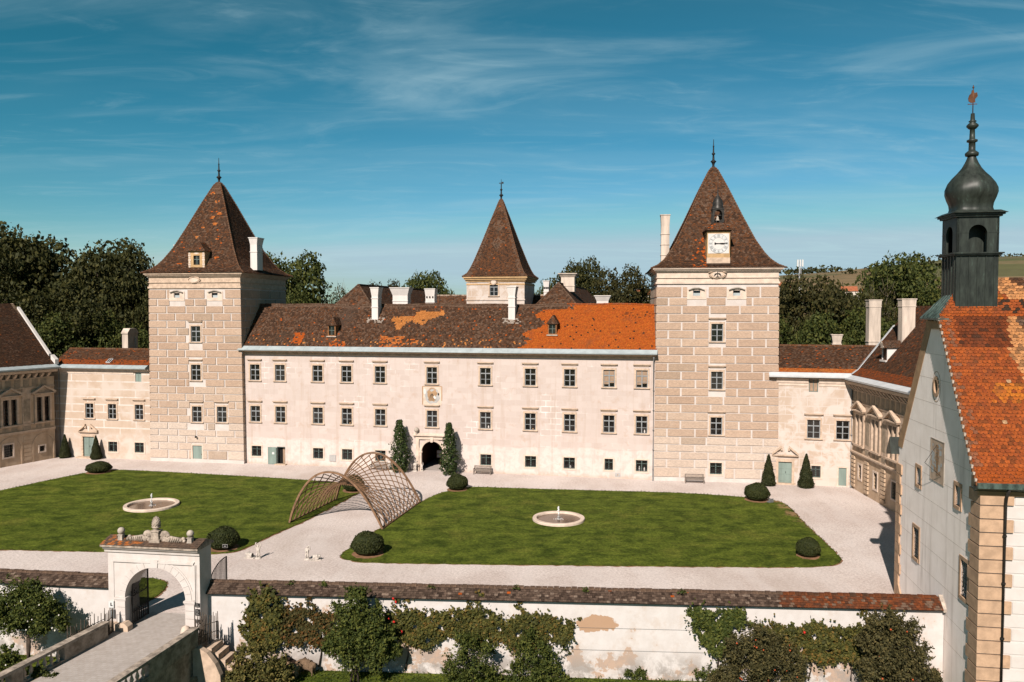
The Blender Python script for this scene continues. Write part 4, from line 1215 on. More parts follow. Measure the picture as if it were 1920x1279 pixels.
def tr_col(k):
    def f(x, v, s, rng, p):
        n = rng.random()
        if k == 0:
            if -2.7 < x < -1.05 and .05 < v < .34 and n < (.30 if x > -1.9 else .12): return ORNG
            if -2.6 < x < -1.2 and v < .12 and n < .3: return ORNG
        if v > .62: return old_tile(rng, .40, .25, .0)
        if abs(x) > 0 and v > .25: return old_tile(rng, .2, .34, .002)
        return old_tile(rng, .12, .16, .002)
    return f


AP = (6.85, 6.5)
mb = tower_roof(W, D, 23.5, AP, .55, PROF, tr_col, 60)
rf = mb.build('roof', ['roof_tile', 'roof_underlay'], tr)
finial(rf, AP[0], AP[1], 35.3, 3.4)
chimney(rf, 1.0, 1.95, 7.4, 8.4, 24.0, 30.2, .07, 'tall slender weathered chimney', 'old_chimney_plaster', (.22, .42, .62))
# clock housing
x, y0, za, zb, w = 6.7, .1, 24.1, 27.45, 1.22
mb = MB(); mb.box(x - w, x + w, y0, y0 + 3.0, za + .5, zb, 0); mb.box(x - w - .02, x + w + .02, y0 - .03, y0 + .4, za - .12, za + .5, 1)
mb.box(x - w - .05, x + w + .05, y0 - .1, y0 + .5, za - .3, za - .12, 2); mb.box(x - w - .1, x + w + .1, y0 - .12, y0 + 2.6, zb, zb + .1, 3)
mb.box(x - w + .1, x + w - .1, y0 - .02, y0, za + .95, zb - .25, 4)
ck = mb.build('clock_housing', ['ochre_plaster', 'trim_stone', 'roof_underlay', 'dark_wood', 'clock_white'], rf)
cz = za + .95 + 1.07
mb = MB(); arch_ring(mb, x, .66, 1.03, cz, y0 - .04, y0 - .022, 40, 0, 0, 2 * math.pi); arch_ring(mb, x, 1.03, 1.05, cz, y0 - .05, y0 - .022, 40, 1, 0, 2 * math.pi); arch_ring(mb, x, .645, .66, cz, y0 - .05, y0 - .022, 40, 1, 0, 2 * math.pi)
disc(mb, x, cz, .645, .645, y0 - .03, 2, 36)
NUM = ['XII', 'I', 'II', 'III', 'IIII', 'V', 'VI', 'VII', 'VIII', 'IX', 'X', 'XI']
for i, s in enumerate(NUM):
    a = math.pi / 2 - i * math.pi / 6
    def PT(u, r): return (x + r * math.cos(a) + u * math.sin(a), y0 - .048, cz + r * math.sin(a) - u * math.cos(a))
    ws = {'I': .075, 'V': .13, 'X': .13}; tot = sum(ws[c] for c in s); u = -tot / 2
    def stroke(u0, r0, u1, r1, t=.016): mb.face([PT(u0 - t, r0), PT(u0 + t, r0), PT(u1 + t, r1), PT(u1 - t, r1)], 3)
    for c in s:
        m = u + ws[c] / 2; lo, hi = .71, .99
        if c == 'I': stroke(m, lo, m, hi)
        elif c == 'V': stroke(m, lo, m - .05, hi); stroke(m, lo, m + .05, hi)
        else: stroke(m - .05, lo, m + .05, hi); stroke(m + .05, lo, m - .05, hi)
        u += ws[c]
mb.build('clock_face', ['clock_ring', 'numeral_grey', 'clock_white', 'numeral_grey'], ck)
mb = MB()
for a, L, tw in ((R(3), 1.0, .05), (R(-4), .68, .07)):
    c_, s_ = math.cos(a), math.sin(a)
    P = lambda l, n, y: (x + l * c_ - n * s_, y, cz + l * s_ + n * c_)
    for l0, l1, n0, n1 in ((-.45, .2, .035, .035), (.2, .5, .05, .05), (.5, L - .2, .03, .03), (L - .2, L, .06, .0), (-.42, -.3, .12, .06)):
        mb.mesh([P(l0, -n0, y0 - .09), P(l1, -n1, y0 - .09), P(l1, n1, y0 - .09), P(l0, n0, y0 - .09)], [(0, 1, 2, 3)])
mb.build('clock_hands', 'iron', ck)
mb = MB(); e = w + .22; C = lambda *a: old_tile(a[3], .3, .35, .08); zt = zb + .95; tw = .55
tiles(mb, [(x - e, y0 - .3, zb + .1), (x - tw, y0 + .45, zt)], [(x + e, y0 - .3, zb + .1), (x + tw, y0 + .45, zt)], .2, .17, C, seed=70)
tiles(mb, [(x + e, y0 - .3, zb + .1), (x + tw, y0 + .45, zt)], [(x + e, y0 + 2.6, zb + .1), (x + tw, y0 + 2.6, zt)], .2, .17, C, seed=71)
tiles(mb, [(x - e, y0 + 2.6, zb + .1), (x - tw, y0 + 2.6, zt)], [(x - e, y0 - .3, zb + .1), (x - tw, y0 + .45, zt)], .2, .17, C, seed=72)
mb.box(x - tw, x + tw, y0 + .45, y0 + 2.6, zt - .1, zt + .03, 2)
mb.build('housing_roof', ['roof_tile', 'roof_underlay', 'roof_underlay'], ck)
mb = MB(); by = y0 + 1.0; bz = zt + .03; b = .52
for sx in (-1, 1):
    for sy in (-1, 1): mb.box(x + sx * b - .1, x + sx * b + .1, by + sy * b - .1, by + sy * b + .1, bz, bz + 1.15)
mb.box(x - b - .12, x + b + .12, by - b - .12, by + b + .12, bz + 1.45, bz + 1.6)
for sy in (-1, 1):
    arch_ring(mb, x, .40, .60, bz + 1.0, by + sy * b - .08, by + sy * b + .08, 12)
    for sx in (-1, 1): mb.box(x + sx * .5 - .12, x + sx * .5 + .12, by + sy * b - .07, by + sy * b + .07, bz + 1.0, bz + 1.46)
    mb.box(x - .4, x + .4, by + sy * b - .07, by + sy * b + .07, bz + 1.38, bz + 1.46)
mb.box(x - b, x + b, by + b - .05, by + b + .05, bz, bz + .4)
mb.box(x - b + .1, x + b - .1, by - .05, by + .05, bz + .82, bz + .9)
mb.lathe([(.66, bz + 1.6), (.62, bz + 1.72), (.56, bz + 1.95), (.55, bz + 2.2), (.45, bz + 2.55), (.25, bz + 2.85), (.1, bz + 3.05), (.06, bz + 3.3), (.03, bz + 4.4)], x, by, 14)
bl = mb.build('bell_turret', 'dark_bronze', ck); bl['label'] = 'small dark bell turret above the clock'
mb = MB(); mb.lathe([(.22, bz + .28), (.2, bz + .33), (.13, bz + .5), (.12, bz + .66), (.04, bz + .74), (.03, bz + .84)], x, by, 12); mb.build('bell', 'grey_stone', bl)

# rear tower over the roofs
rt = thing('square_tower', 'slimmer cream tower with lozenge patterned roof, behind the middle of the palace roof', 'tower', FM.W(21.3, 27.0), FM.rz, 'square palace towers')
W, D = 8.85, 8.6
mb = MB(); h = hole('casement', 4.2, 20.95)
wall_holes(mb, 0, W, -.3, 23.0, [h], 0, .28); mb.box(0.01, W - .01, .5, D, -.3, 23.0)
mb.face([(W, 0, -.3), (W, .5, -.3), (W, .5, 23), (W, 0, 23)]); mb.face([(0, 0, -.3), (0, .5, -.3), (0, .5, 23), (0, 0, 23)])
mb.box(-.1, W + .1, -.1, .1, 20.3, 20.5)
mb.build('wall', 'patchy_plaster', rt)
mb = MB()
for za, zb, o in ((22.6, 22.8, .06), (23.1, 23.35, .16), (23.35, 23.6, .34), (23.6, 23.85, .5)): mb.box(-o, W + o, -o, D + o, za, zb)
mb.build('cornice', 'ochre_plaster', rt)
wd = window(rt, 'casement', 4.2, 20.95)
cartouche(rt, 4.2, 23.05, .9, .95, -.06)


def rt_col(k):
    def f(x, v, s, rng, p):
        c = old_tile(rng, .04, .45, .004)
        if k == 0:
            half = (5.1) * (1 - v)
            if abs(x) > half * .72 and rng.random() < .6: c = mixc(c, LICH, .55)
            for cv, rr in ((.66, .085), (.44, .085)):
                if abs(x) / 1.1 + abs(v - cv) / rr < 1 and rng.random() < .65: c = mixc(c, LICH, .65)
            if v > .84: c = mixc(c, LICH, rng.uniform(.1, .6))
        return c
    return f


mb = tower_roof(W, D, 23.85, (4.4, 4.3), .55, [(1.0, 23.85), (.88, 24.3), (.80, 25.0), (.70, 26.2), (.50, 29.0), (.28, 32.3), (.06, 35.5), (.02, 35.9)], rt_col, 80)
rr = mb.build('roof', ['roof_tile', 'roof_underlay'], rt)
finial(rr, 4.4, 4.3, 35.7, 3.2, vane=True)

# ------------------------------------------------------------------ wings behind the palace roof


def rear_wing(label, rx, rz0, hw, ze, y0, y1, seed, hip=3.2):
    """A wing running back from the palace front; rx: ridge, hw: half width, hipped towards the viewer."""
    o = thing('rear_wing', label, 'palace wing', FM.W(rx, y0), FM.rz, 'wings behind the palace front'); D = y1 - y0
    mb = MB(); mb.box(-hw + .3, hw - .3, hip * .3, D, -.3, ze); mb.build('wall', 'patchy_plaster', o)
    C = lambda *a: old_tile(a[3], .38, .2, .006); mb = MB()
    tiles(mb, [(-hw, 0, ze), (-.05, hip, rz0)], [(hw, 0, ze), (.05, hip, rz0)], .24, .2, C, seed=seed)
    tiles(mb, [(hw, 0, ze), (0, hip, rz0)], [(hw, D, ze), (0, D, rz0)], .24, .2, C, seed=seed + 1)
    tiles(mb, [(-hw, D, ze), (0, D, rz0)], [(-hw, 0, ze), (0, hip, rz0)], .24, .2, C, seed=seed + 2)
    rg = random.Random(seed)
    for i in range(int((D - hip) / .4)): mb.box(-.14, .14, hip + i * .4, hip + i * .4 + .38, rz0 - .06, rz0 + .1 + rg.uniform(-.01, .01), 0, mixc(BROWN, LICH, rg.random()))
    for sx in (-1, 1):
        for i in range(14):
            a, b = i / 14, (i + .94) / 14; P = lambda k: (sx * hw * (1 - k), hip * k, ze + (rz0 - ze) * k + .02)
            q = MB(); q.tube([P(a), P(b)], .13, .1, 6); mb.mesh(q.v, q.f, 0, mixc(BROWN, LICH, rg.random()))
    return o, mb.build('roof', ['roof_tile', 'roof_underlay'], o)


o, r = rear_wing('dark hipped rear wing with broad white chimneys, behind the left half of the palace roof', 11.8, 22.15, 4.4, 17.4, 5.0, 40, 101)
chimney(r, 2.9, 5.0, 8.0, 9.2, 17.0, 21.9, .32, 'broad white chimney with flared top', bands=(.62,))
o2 = chimney(r, 5.6, 6.9, 14.0, 15.2, 17.0, 21.9, .12, 'white chimney with a vented cap', bands=(.6,), vented=True)
mb = MB(); mb.tube([(8.3, 12, 17.3), (8.3, 12, 24.2)], .04, .02); mb.build('antenna', 'iron', r)
o, r = rear_wing('dark hipped rear wing with a squat grey chimney, behind the orange roof part', 37.9, 22.2, 4.4, 17.4, 5.2, 40, 111)
chimney(r, -.15, 1.55, 6.6, 8.0, 21.2, 23.55, .32, 'squat grey chimney with flared top', 'old_chimney_plaster', (.3,))
chimney(r, 4.2, 5.7, 8.6, 9.8, 17.4, 20.75, .28, bands=(.5,))
chimney(r, -3.6, -2.9, 14, 14.8, 19.0, 22.9, .08, 'white chimney with a vented cap', bands=(.6,), vented=True)
o = thing('rear_wing', 'low rear cross wing, its tiled ridge level on both sides of the slim tower', 'palace wing', FM.W(8, 31), FM.rz, 'wings behind the palace front')
mb = MB(); mb.box(0, 28, .4, 8, -.3, 17); mb.build('wall', 'patchy_plaster', o)
mb = MB(); C = lambda *a: old_tile(a[3], .4, .3, .006)
tiles(mb, [(0, 0, 17), (0, 4, 21.2)], [(28, 0, 17), (28, 4, 21.2)], .25, .22, C, seed=120)
tiles(mb, [(28, 8, 17), (28, 4, 21.2)], [(0, 8, 17), (0, 4, 21.2)], .25, .22, C, seed=121)
rg = random.Random(3)
for i in range(70): mb.box(i * .4, i * .4 + .38, 3.86, 4.14, 21.1, 21.32, 0, mixc(LICH, (.5, .4, .32), rg.random()))
mb.build('roof', ['roof_tile', 'roof_underlay'], o)

# ------------------------------------------------------------------ connecting wings


def broken_pediment(mb, cx_, z, w, h, y, mat=0):
    mb.extrude([(y, z), (y - .14, z + .02), (y - .26, z + .14), (y - .26, z + .2), (y, z + .24)], 'x', cx_ - w / 2 - .1, cx_ + w / 2 + .1, mat)
    for sx in (-1, 1):
        a, b = (cx_ + sx * (w / 2 + .12), z + .2), (cx_ + sx * .38, z + h)
        mb.extrude([a, b, (b[0], b[1] + .22), (a[0], a[1] + .2)], 'y', y - .28, y, mat)
        mb.box(cx_ + sx * .38 - .1, cx_ + sx * .38 + .1, y - .2, y, z + h - .28, z + h - .02, mat)


def panel_door(parent, cx_, w, z0, h, y, label, mat='green_door'):
    mb = MB(); mb.box(cx_ - w / 2, cx_ + w / 2, y + .08, y + .14, z0, z0 + h)
    for sx in (-1, 1):
        for za, zb in ((.08, .36), (.40, .62), (.66, .94)):
            mb.box(cx_ + sx * w * .25 - w * .18, cx_ + sx * w * .25 + w * .18, y + .055, y + .08, z0 + h * za, z0 + h * zb)
    mb.box(cx_ - .02, cx_ + .02, y + .05, y + .08, z0, z0 + h)
    o = mb.build('door', mat, parent)
    if label: o['label'] = label
    mb = MB(); mb.box(cx_ + .05, cx_ + .09, y - .0, y + .06, z0 + h * .46, z0 + h * .54); mb.build('handle', 'iron', o)
    return o


# left
ll = thing('connecting_wing', 'low banded cream wing with a pedimented green door, beside the shaded left side wing', 'palace wing', FLL.W(0, 0), FLL.rz, 'connecting wings')
wins = [('link', 4.85, 5.05), ('link', 8.12, 5.05), ('link', 11.96, 5.05), ('grated', 8.13, .87), ('grated', 11.9, .87)]
hs = [hole(*w) for w in wins] + [(3.85, 5.5, 0.14, 2.75), (11.5, 12.35, 9.85, 11.0)]
mb = MB(); wall_holes(mb, -.3, 13.5, -.3, 11.3, hs, 0, .28); mb.box(-.3, 13.5, .6, 6.2, -.3, 11.5)
mb.build('wall', 'banded_plaster', ll)
for k, x, z in wins: window(ll, k, x, z)
mb = MB(); mb.extrude([(0, 10.75), (-.06, 10.8), (-.06, 11.0), (-.16, 11.05), (-.2, 11.3), (-.42, 11.42), (.2, 11.42), (.2, 10.75)], 'x', -.3, 11.3); mb.extrude([(0, 11.1), (-.2, 11.2), (-.3, 11.42), (.2, 11.42), (.2, 11.1)], 'x', 11.3, 13.5)
mb.build('cornice', 'pale_trim', ll)
mb = MB(); mb.box(11.5, 12.35, .1, .16, 9.85, 11.0); mb.box(11.9, 11.95, .06, .1, 9.85, 11.0); mb.build('shutter', 'green_door', ll)
mb = MB(); mb.extrude([(-.5, 11.44), (-.74, 11.5), (-.76, 11.62), (-.1, 11.95), (.3, 11.95), (.3, 11.43)], 'x', -.4, 13.4)
for i in range(12): x = .3 + i * 1.1; mb.face([(x, -.765, 11.625), (x + .03, -.765, 11.625), (x + .03, -.105, 11.965), (x, -.105, 11.965)])
mb.build('eaves_gutter', 'sheet_metal', ll)


def ll_col(x, v, s, rng, p):
    if v < .30: return mixc(ORNG, BROWN, rng.uniform(.1, .75)) if rng.random() < .9 else DARKT
    return old_tile(rng, .2, .45, .02)


mb = MB(); tiles(mb, [(-.4, -.12, 11.95), (-.4, 3.0, 13.8)], [(13.5, -.12, 11.95), (13.5, 3.0, 13.8)], .2, .165, ll_col, seed=130)
mb.face([(-.4, 3.0, 13.8), (13.5, 3.0, 13.8), (13.5, 6.4, 11.6), (-.4, 6.4, 11.6)], 1, (.1, .06, .04))
rg = random.Random(4)
for i in range(38): mb.box(-.3 + i * .36, .04 + i * .36, 2.87, 3.13, 13.72, 13.92, 0, mixc(RUST, LICH, rg.random()))
r = mb.build('roof', ['roof_tile', 'roof_underlay'], ll)
mb = MB(); s_ = Vector((0, 3.12, 1.85)).normalized(); nn = Vector((0, -s_.z, s_.y))
P0 = Vector((7.2, -.12, 11.95)) + s_ * .35 + nn * .06; q = lambda u, v, w: tuple(P0 + Vector((u, 0, 0)) + s_ * v + nn * w)
for a, b, m in ((0, .62, 0),): mb.mesh([q(0, 0, .08), q(.62, 0, .08), q(.62, .8, .08), q(0, .8, .08), q(0, 0, -.1), q(.62, 0, -.1), q(.62, .8, -.1), q(0, .8, -.1)], [(0, 1, 2, 3), (0, 4, 5, 1), (1, 5, 6, 2), (2, 6, 7, 3), (3, 7, 4, 0)], 0)
for a, b in ((.07, .28), (.34, .55)): mb.face([q(a, .08, .085), q(b, .08, .085), q(b, .72, .085), q(a, .72, .085)], 1)
mb.build('skylight', ['flashing', 'glass'], r)
mb = MB(); mb.box(7.0, 7.85, 3.6, 5.6, 12.6, 15.75); mb.extrude([(3.5, 15.75), (3.5, 15.9), (4.0, 16.45), (5.2, 16.45), (5.7, 15.9), (5.7, 15.75)], 'x', 6.93, 7.92); mb.tube([(8.0, 5.0, 13), (8.0, 5.0, 15.2)], .05)
mb.build('chimney', 'old_chimney_plaster', r)
dd = panel_door(ll, 4.67, 1.62, .16, 2.55, .02, 'green double door under a broken pediment')
mb = MB(); mb.box(3.62, 3.86, -.10, .06, .0, 3.0); mb.box(5.48, 5.74, -.10, .06, 0, 3.0); mb.box(3.86, 5.48, -.10, .06, 2.70, 3.0)
for sx in (3.70, 5.66):
    for i in range(7): mb.box(sx - .14, sx + .14, -.14, -.1, .25 + i * .38, .45 + i * .38)
broken_pediment(mb, 4.68, 3.15, 2.5, .95, -.02)
mb.build('door_surround', 'trim_stone', dd)
mb = MB(); mb.box(3.3, 6.1, -.75, -.02, 0, .15); mb.build('doorstep', 'trim_stone', ll)
downpipe(ll, 0.55, 0, 11.6, y=-.12)

# right
rl = thing('connecting_wing', 'low patchy cream wing with a pedimented grey-green door, right of the clock tower', 'palace wing', FRL.W(0, 0), FRL.rz, 'connecting wings')
wins = [('broad', 3.66, 5.06), ('broad', 6.58, 5.06), ('small_grated', 3.95, .85)]
hs = [hole(*w) for w in wins] + [(.10, 1.50, .1, 2.45), (6.22, 7.02, .12, 2.05), (3.12, 4.05, 10.1, 11.45)]
mb = MB(); wall_holes(mb, -1.2, 7.75, -.3, 11.6, hs, 0, .28); mb.box(-1.2, 7.75, .6, 7.5, -.3, 11.7)
mb.build('wall', 'patchy_plaster', rl)
for k, x, z in wins: window(rl, k, x, z)
mb = MB(); mb.extrude([(0, 10.7), (-.06, 10.75), (-.06, 11.0), (-.14, 11.05), (-.2, 11.4), (-.4, 11.55), (.2, 11.55), (.2, 10.7)], 'x', -.2, 3.05); mb.extrude([(0, 10.7), (-.06, 10.75), (-.06, 11.0), (-.14, 11.05), (-.2, 11.4), (-.4, 11.55), (.2, 11.55), (.2, 10.7)], 'x', 4.12, 7.6)
mb.build('cornice', 'pale_trim', rl)
mb = MB(); mb.box(3.12, 4.05, .1, .15, 10.1, 11.45); o = mb.build('loft_window', 'blind_fabric', rl)
mb = MB(); mb.box(3.12, 3.2, .05, .1, 10.1, 11.45); mb.box(3.97, 4.05, .05, .1, 10.1, 11.45); mb.box(3.55, 3.62, .05, .1, 10.1, 11.45); mb.box(3.2, 3.55, .05, .1, 10.1, 10.17); mb.box(3.62, 3.97, .05, .1, 10.1, 10.17); mb.build('frame', 'green_frame', o)
mb = MB(); mb.extrude([(-.5, 11.62), (-.74, 11.7), (-.76, 11.85), (-.1, 12.2), (.3, 12.2), (.3, 11.6)], 'x', -1.0, 8.2); mb.build('eaves_gutter', 'flashing', rl)
RLC = lambda x, v, s, rng, p: (mixc(ORNG, OCHR, rng.uniform(0, .8)) if v < .15 else old_tile(rng, .36, .2, .02))
mb = MB(); tiles(mb, [(-1.2, -.12, 12.2), (-.6, 4.2, 14.9)], [(8.0, -.12, 12.2), (11.8, 4.2, 14.9)], .2, .165, RLC, seed=140)
mb.face([(-.6, 4.2, 14.9), (11.8, 4.2, 14.9), (12, 8.3, 12), (-1, 8.3, 12)], 1, (.1, .06, .04))
for i in range(34): mb.box(-.6 + i * .36, -.26 + i * .36, 4.07, 4.33, 14.8, 15.02, 0, mixc(RUST, LICH, rg.random()))
r = mb.build('roof', ['roof_tile', 'roof_underlay'], rl)
chimney(r, 6.3, 7.2, 7.0, 7.9, 12.2, 16.1, .14, bands=(.7,), mat='old_chimney_plaster')
dd = panel_door(rl, .80, 1.38, .12, 2.30, .02, 'grey-green panelled door under a broken pediment')
mb = MB(); mb.box(-.14, .11, -.10, .06, 0, 2.75); mb.box(1.49, 1.74, -.10, .06, 0, 2.75); mb.box(.11, 1.49, -.10, .06, 2.42, 2.75)
broken_pediment(mb, .8, 2.95, 2.5, 1.0, -.02); mb.build('door_surround', 'trim_stone', dd)
mb = MB(); mb.box(-.3, 1.9, -.5, -.02, 0, .12); mb.build('doorstep', 'trim_stone', rl)
mb = MB(); mb.box(6.22, 7.02, .06, .12, .12, 2.05)
mb.mesh([(6.26, .05, .2), (6.30, .05, .16), (6.98, .05, 1.97), (6.94, .05, 2.01)], [(0, 1, 2, 3)]); mb.mesh([(6.98, .046, .2), (6.94, .046, .16), (6.26, .046, 1.97), (6.30, .046, 2.01)], [(0, 1, 2, 3)])
dd = mb.build('door', 'green_door', rl); dd['label'] = 'small green door with crossed battens'
mb = MB(); mb.box(6.06, 6.22, -.05, .06, 0, 2.2); mb.box(7.02, 7.18, -.05, .06, 0, 2.2); mb.box(6.22, 7.02, -.05, .06, 2.05, 2.2); mb.build('door_surround', 'pale_trim', dd)
downpipe(rl, 7.42, 0, 11.6, y=-.12)

# ------------------------------------------------------------------ side wings with pedimented double windows


def side_wing(name, label, F, x0, x1, bays, pil, D, ridge_y, ridge_z, roof_fn, arched, seed, cells):
    o = thing(name, label, 'palace wing', F.W(0, 0), F.rz, 'side wings of the courtyard')
    hs = [(b - .95, b + .95, 4.95, 8.05) for b in bays] + cells
    mb = MB(); wall_holes(mb, x0, x1, -.3, 11.2, hs, 0, .32); mb.box(x0, x1, .7, D, -.3, 11.2)
    mb.face([(x1, 0, -.3), (x1, .7, -.3), (x1, .7, 11.2), (x1, 0, 11.2)]); mb.face([(x0, 0, -.3), (x0, .7, -.3), (x0, .7, 11.2), (x0, 0, 11.2)])
    mb.build('wall', 'tan_plaster', o)
    mb = MB()                                       # string courses, panels, pilaster strips
    for za, zb, p in ((3.72, 3.9, .12), (3.9, 4.05, .22), (4.75, 4.88, .10), (9.2, 9.34, .12)): mb.box(x0, x1, -p, -.002, za, zb)
    xs = sorted([x0 + .2] + pil + [x1 - .2])
    for p in pil: mb.box(p - .55, p + .55, -.06, -.002, 4.9, 9.19); mb.box(p - .5, p + .5, -.07, -.002, 4.08, 4.72)
    mb.build('mouldings', 'trim_stone', o)
    mb = MB()
    for p in pil:
        mb = MB(); mb.box(p - .42, p + .42, -.075, -.062, 5.2, 7.9); mb.build('pilaster_panel', 'panel_plaster', o)
        mb = MB(); mb.box(p - .42, p + .42, -.085, -.072, 4.2, 4.62); mb.build('dado_panel', 'panel_plaster', o)
    mb = MB()
    for b in bays:
        for sx in (-1, 1): mb.box(b + sx * .55 - .38, b + sx * .55 + .38, -.02, -.003, 4.2, 4.62)
    mb.build('parapet_panel', 'panel_plaster', o); mb = MB()
    x = x0 + .3
    while x < x1 - .8: mb.box(x, x + .75, -.03, -.003, 9.45, 10.35); x += 1.12
    mb.build('frieze_panel', 'panel_plaster', o)
    mb = MB()                                       # bracketed cornice under the eaves
    mb.box(x0, x1, -.1, -.003, 10.42, 10.5); mb.extrude([(-.002, 11.05), (-.75, 11.12), (-.85, 11.3), (-.9, 11.45), (.2, 11.45), (.2, 11.05)], 'x', x0, x1)
    x = x0 + .25
    while x < x1 - .3:
        mb.extrude([(-.003, 10.5), (-.18, 10.52), (-.6, 10.95), (-.62, 11.05), (-.003, 11.05)], 'x', x, x + .3); x += .86
    mb.build('cornice', 'trim_stone', o)
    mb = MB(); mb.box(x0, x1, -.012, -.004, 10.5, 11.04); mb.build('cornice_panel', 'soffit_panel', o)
    for b in bays:
        mb = MB()
        for sx in (-1, 1):
            c_ = b + sx * .5
            for i in range(1, 3): mb.box(c_ - .32 + .64 * i / 3 - .015, c_ - .32 + .64 * i / 3 + .015, .16, .2, 4.95, 8.0)
            for j in range(1, 7): mb.box(c_ - .34, c_ + .34, .165, .19, 4.95 + 3.05 * j / 7 - .015, 4.95 + 3.05 * j / 7 + .015)
        w = mb.build('window', 'dark_wood', o)
        mb = MB(); mb.face([(b - .93, .22, 4.95), (b + .93, .22, 4.95), (b + .93, .22, 8.05), (b - .93, .22, 8.05)]); mb.build('pane', 'glass', w)
        mb = MB()
        for xa, xb in ((-1.12, -.86), (-.14, .14), (.86, 1.12)): mb.box(b + xa, b + xb, -.14, .15, 4.9, 8.02)
        mb.box(b - 1.12, b + 1.12, -.14, .15, 8.02, 8.4); mb.box(b - 1.2, b + 1.2, -.25, .1, 4.72, 4.9)
        mb.build('surround', 'trim_stone', w)
        mb = MB(); mb.extrude([(b - 1.45, 8.5), (b + 1.45, 8.5), (b, 9.3)], 'y', -.12, -.003)
        mb.box(b - 1.45, b + 1.45, -.42, -.003, 8.4, 8.52)
        for sx in (-1, 1): mb.extrude([(b + sx * 1.55, 8.52), (b + sx * 1.55, 8.68), (b, 9.5), (b, 9.3), (b + sx * 1.3, 8.52)], 'y', -.46, -.003)
        mb.build('pediment', 'trim_stone', w)
    for xa, xb, za, zb in cells:
        mb = MB(); mb.face([(xa, .25, za), (xb, .25, za), (xb, .25, zb), (xa, .25, zb)]); w = mb.build('cellar_window', 'glass', o)
        mb = MB(); mb.box(xa - .18, xa, -.06, .04, za - .18, zb + .18); mb.box(xb, xb + .18, -.06, .04, za - .18, zb + .18); mb.box(xa, xb, -.06, .04, zb, zb + .18); mb.box(xa, xb, -.06, .04, za - .18, za); mb.build('surround', 'pale_trim', w)
        mb = MB(); n = max(2, int((xb - xa) / .22))
        for i in range(1, n): x = xa + (xb - xa) * i / n; mb.box(x - .015, x + .015, .06, .09, za, zb)
        for j in range(1, 5): z = za + (zb - za) * j / 5; mb.box(xa, xb, .065, .085, z - .015, z + .015)
        mb.build('grille', 'iron', w)
    mb = MB()
    if arched:
        for b in bays:
            arch_ring(mb, b, 1.28, 1.5, 2.0, -.05, -.002, 16); mb.box(b - 1.5, b - 1.28, -.05, -.002, 0, 2.0); mb.box(b + 1.28, b + 1.5, -.05, -.002, 0, 2.0)
        for i in range(6):
            z = .35 + i * .52
            for p in pil: mb.box(p - .5, p + .5, -.04, -.002, z, z + .40)
    else:
        for p in pil + [x0 + .55]:
            for i in range(8): z = .3 + i * .42; mb.box(p - .42, p + .42, -.16, -.002, z, z + .30)
    mb.build('rustication', 'tan_plaster', o)
    mb = MB(); mb.extrude([(-.8, 11.47), (-1.02, 11.55), (-1.05, 11.72), (-.2, 12.05), (.3, 12.05), (.3, 11.46)], 'x', x0, x1 + (.15 if arched else 0)); mb.build('eaves_gutter', 'flashing' if not arched else 'sheet_metal', o)
    return o, roof_fn(o)


def lw_roof(o):
    C = lambda x, v, s, rng, p: mixc(old_tile(rng, .10, .16, .004), DARKT, .3); mb = MB()
    tiles(mb, [(-14, -.25, 12.0), (-14, .5, 12.6), (-14, 7.6, 19.7)], [(7.25, -.25, 12.0), (7.2, .5, 12.6), (7.15, 7.6, 19.7)], .21, .17, C, seed=150)
    mb.face([(-14, 7.6, 19.7), (7.15, 7.6, 19.7), (7.15, 15, 12), (-14, 15, 12)], 1, (.1, .06, .04))
    r = mb.build('roof', ['roof_tile', 'roof_underlay'], o)
    mb = MB(); mb.extrude([(-.2, 12.05), (.55, 12.62), (7.6, 19.72), (15, 12), (15, 11), (0, 11)], 'x', 6.75, 7.1); mb.build('gable_wall', 'tan_plaster', o)
    mb = MB(); mb.extrude([(.9, 12.95), (.9, 13.3), (6.9, 19.3), (6.9, 18.95)], 'x', 7.12, 7.5); mb.extrude([(-.3, 12.0), (-.3, 12.6), (.5, 13.2), (.5, 12.5)], 'x', 7.1, 7.6, 0)
    mb.build('verge', 'white_plaster', r)
    return r


LWw = side_wing('side_wing', 'shaded tan side wing with pedimented windows over blind arches, left edge of the court', FLW, -14, 7.1, [1.33, 5.55, -2.9, -7.1, -11.3], [3.45, -.8, -5.0, -9.2], 15, 7.6, 19.7, lw_roof, True, 1,
                [(.5, 1.62, 1.14, 2.62), (5.0, 5.68, 1.16, 1.84), (-3.4, -2.3, 1.14, 2.62), (-7.6, -6.5, 1.14, 2.62)])


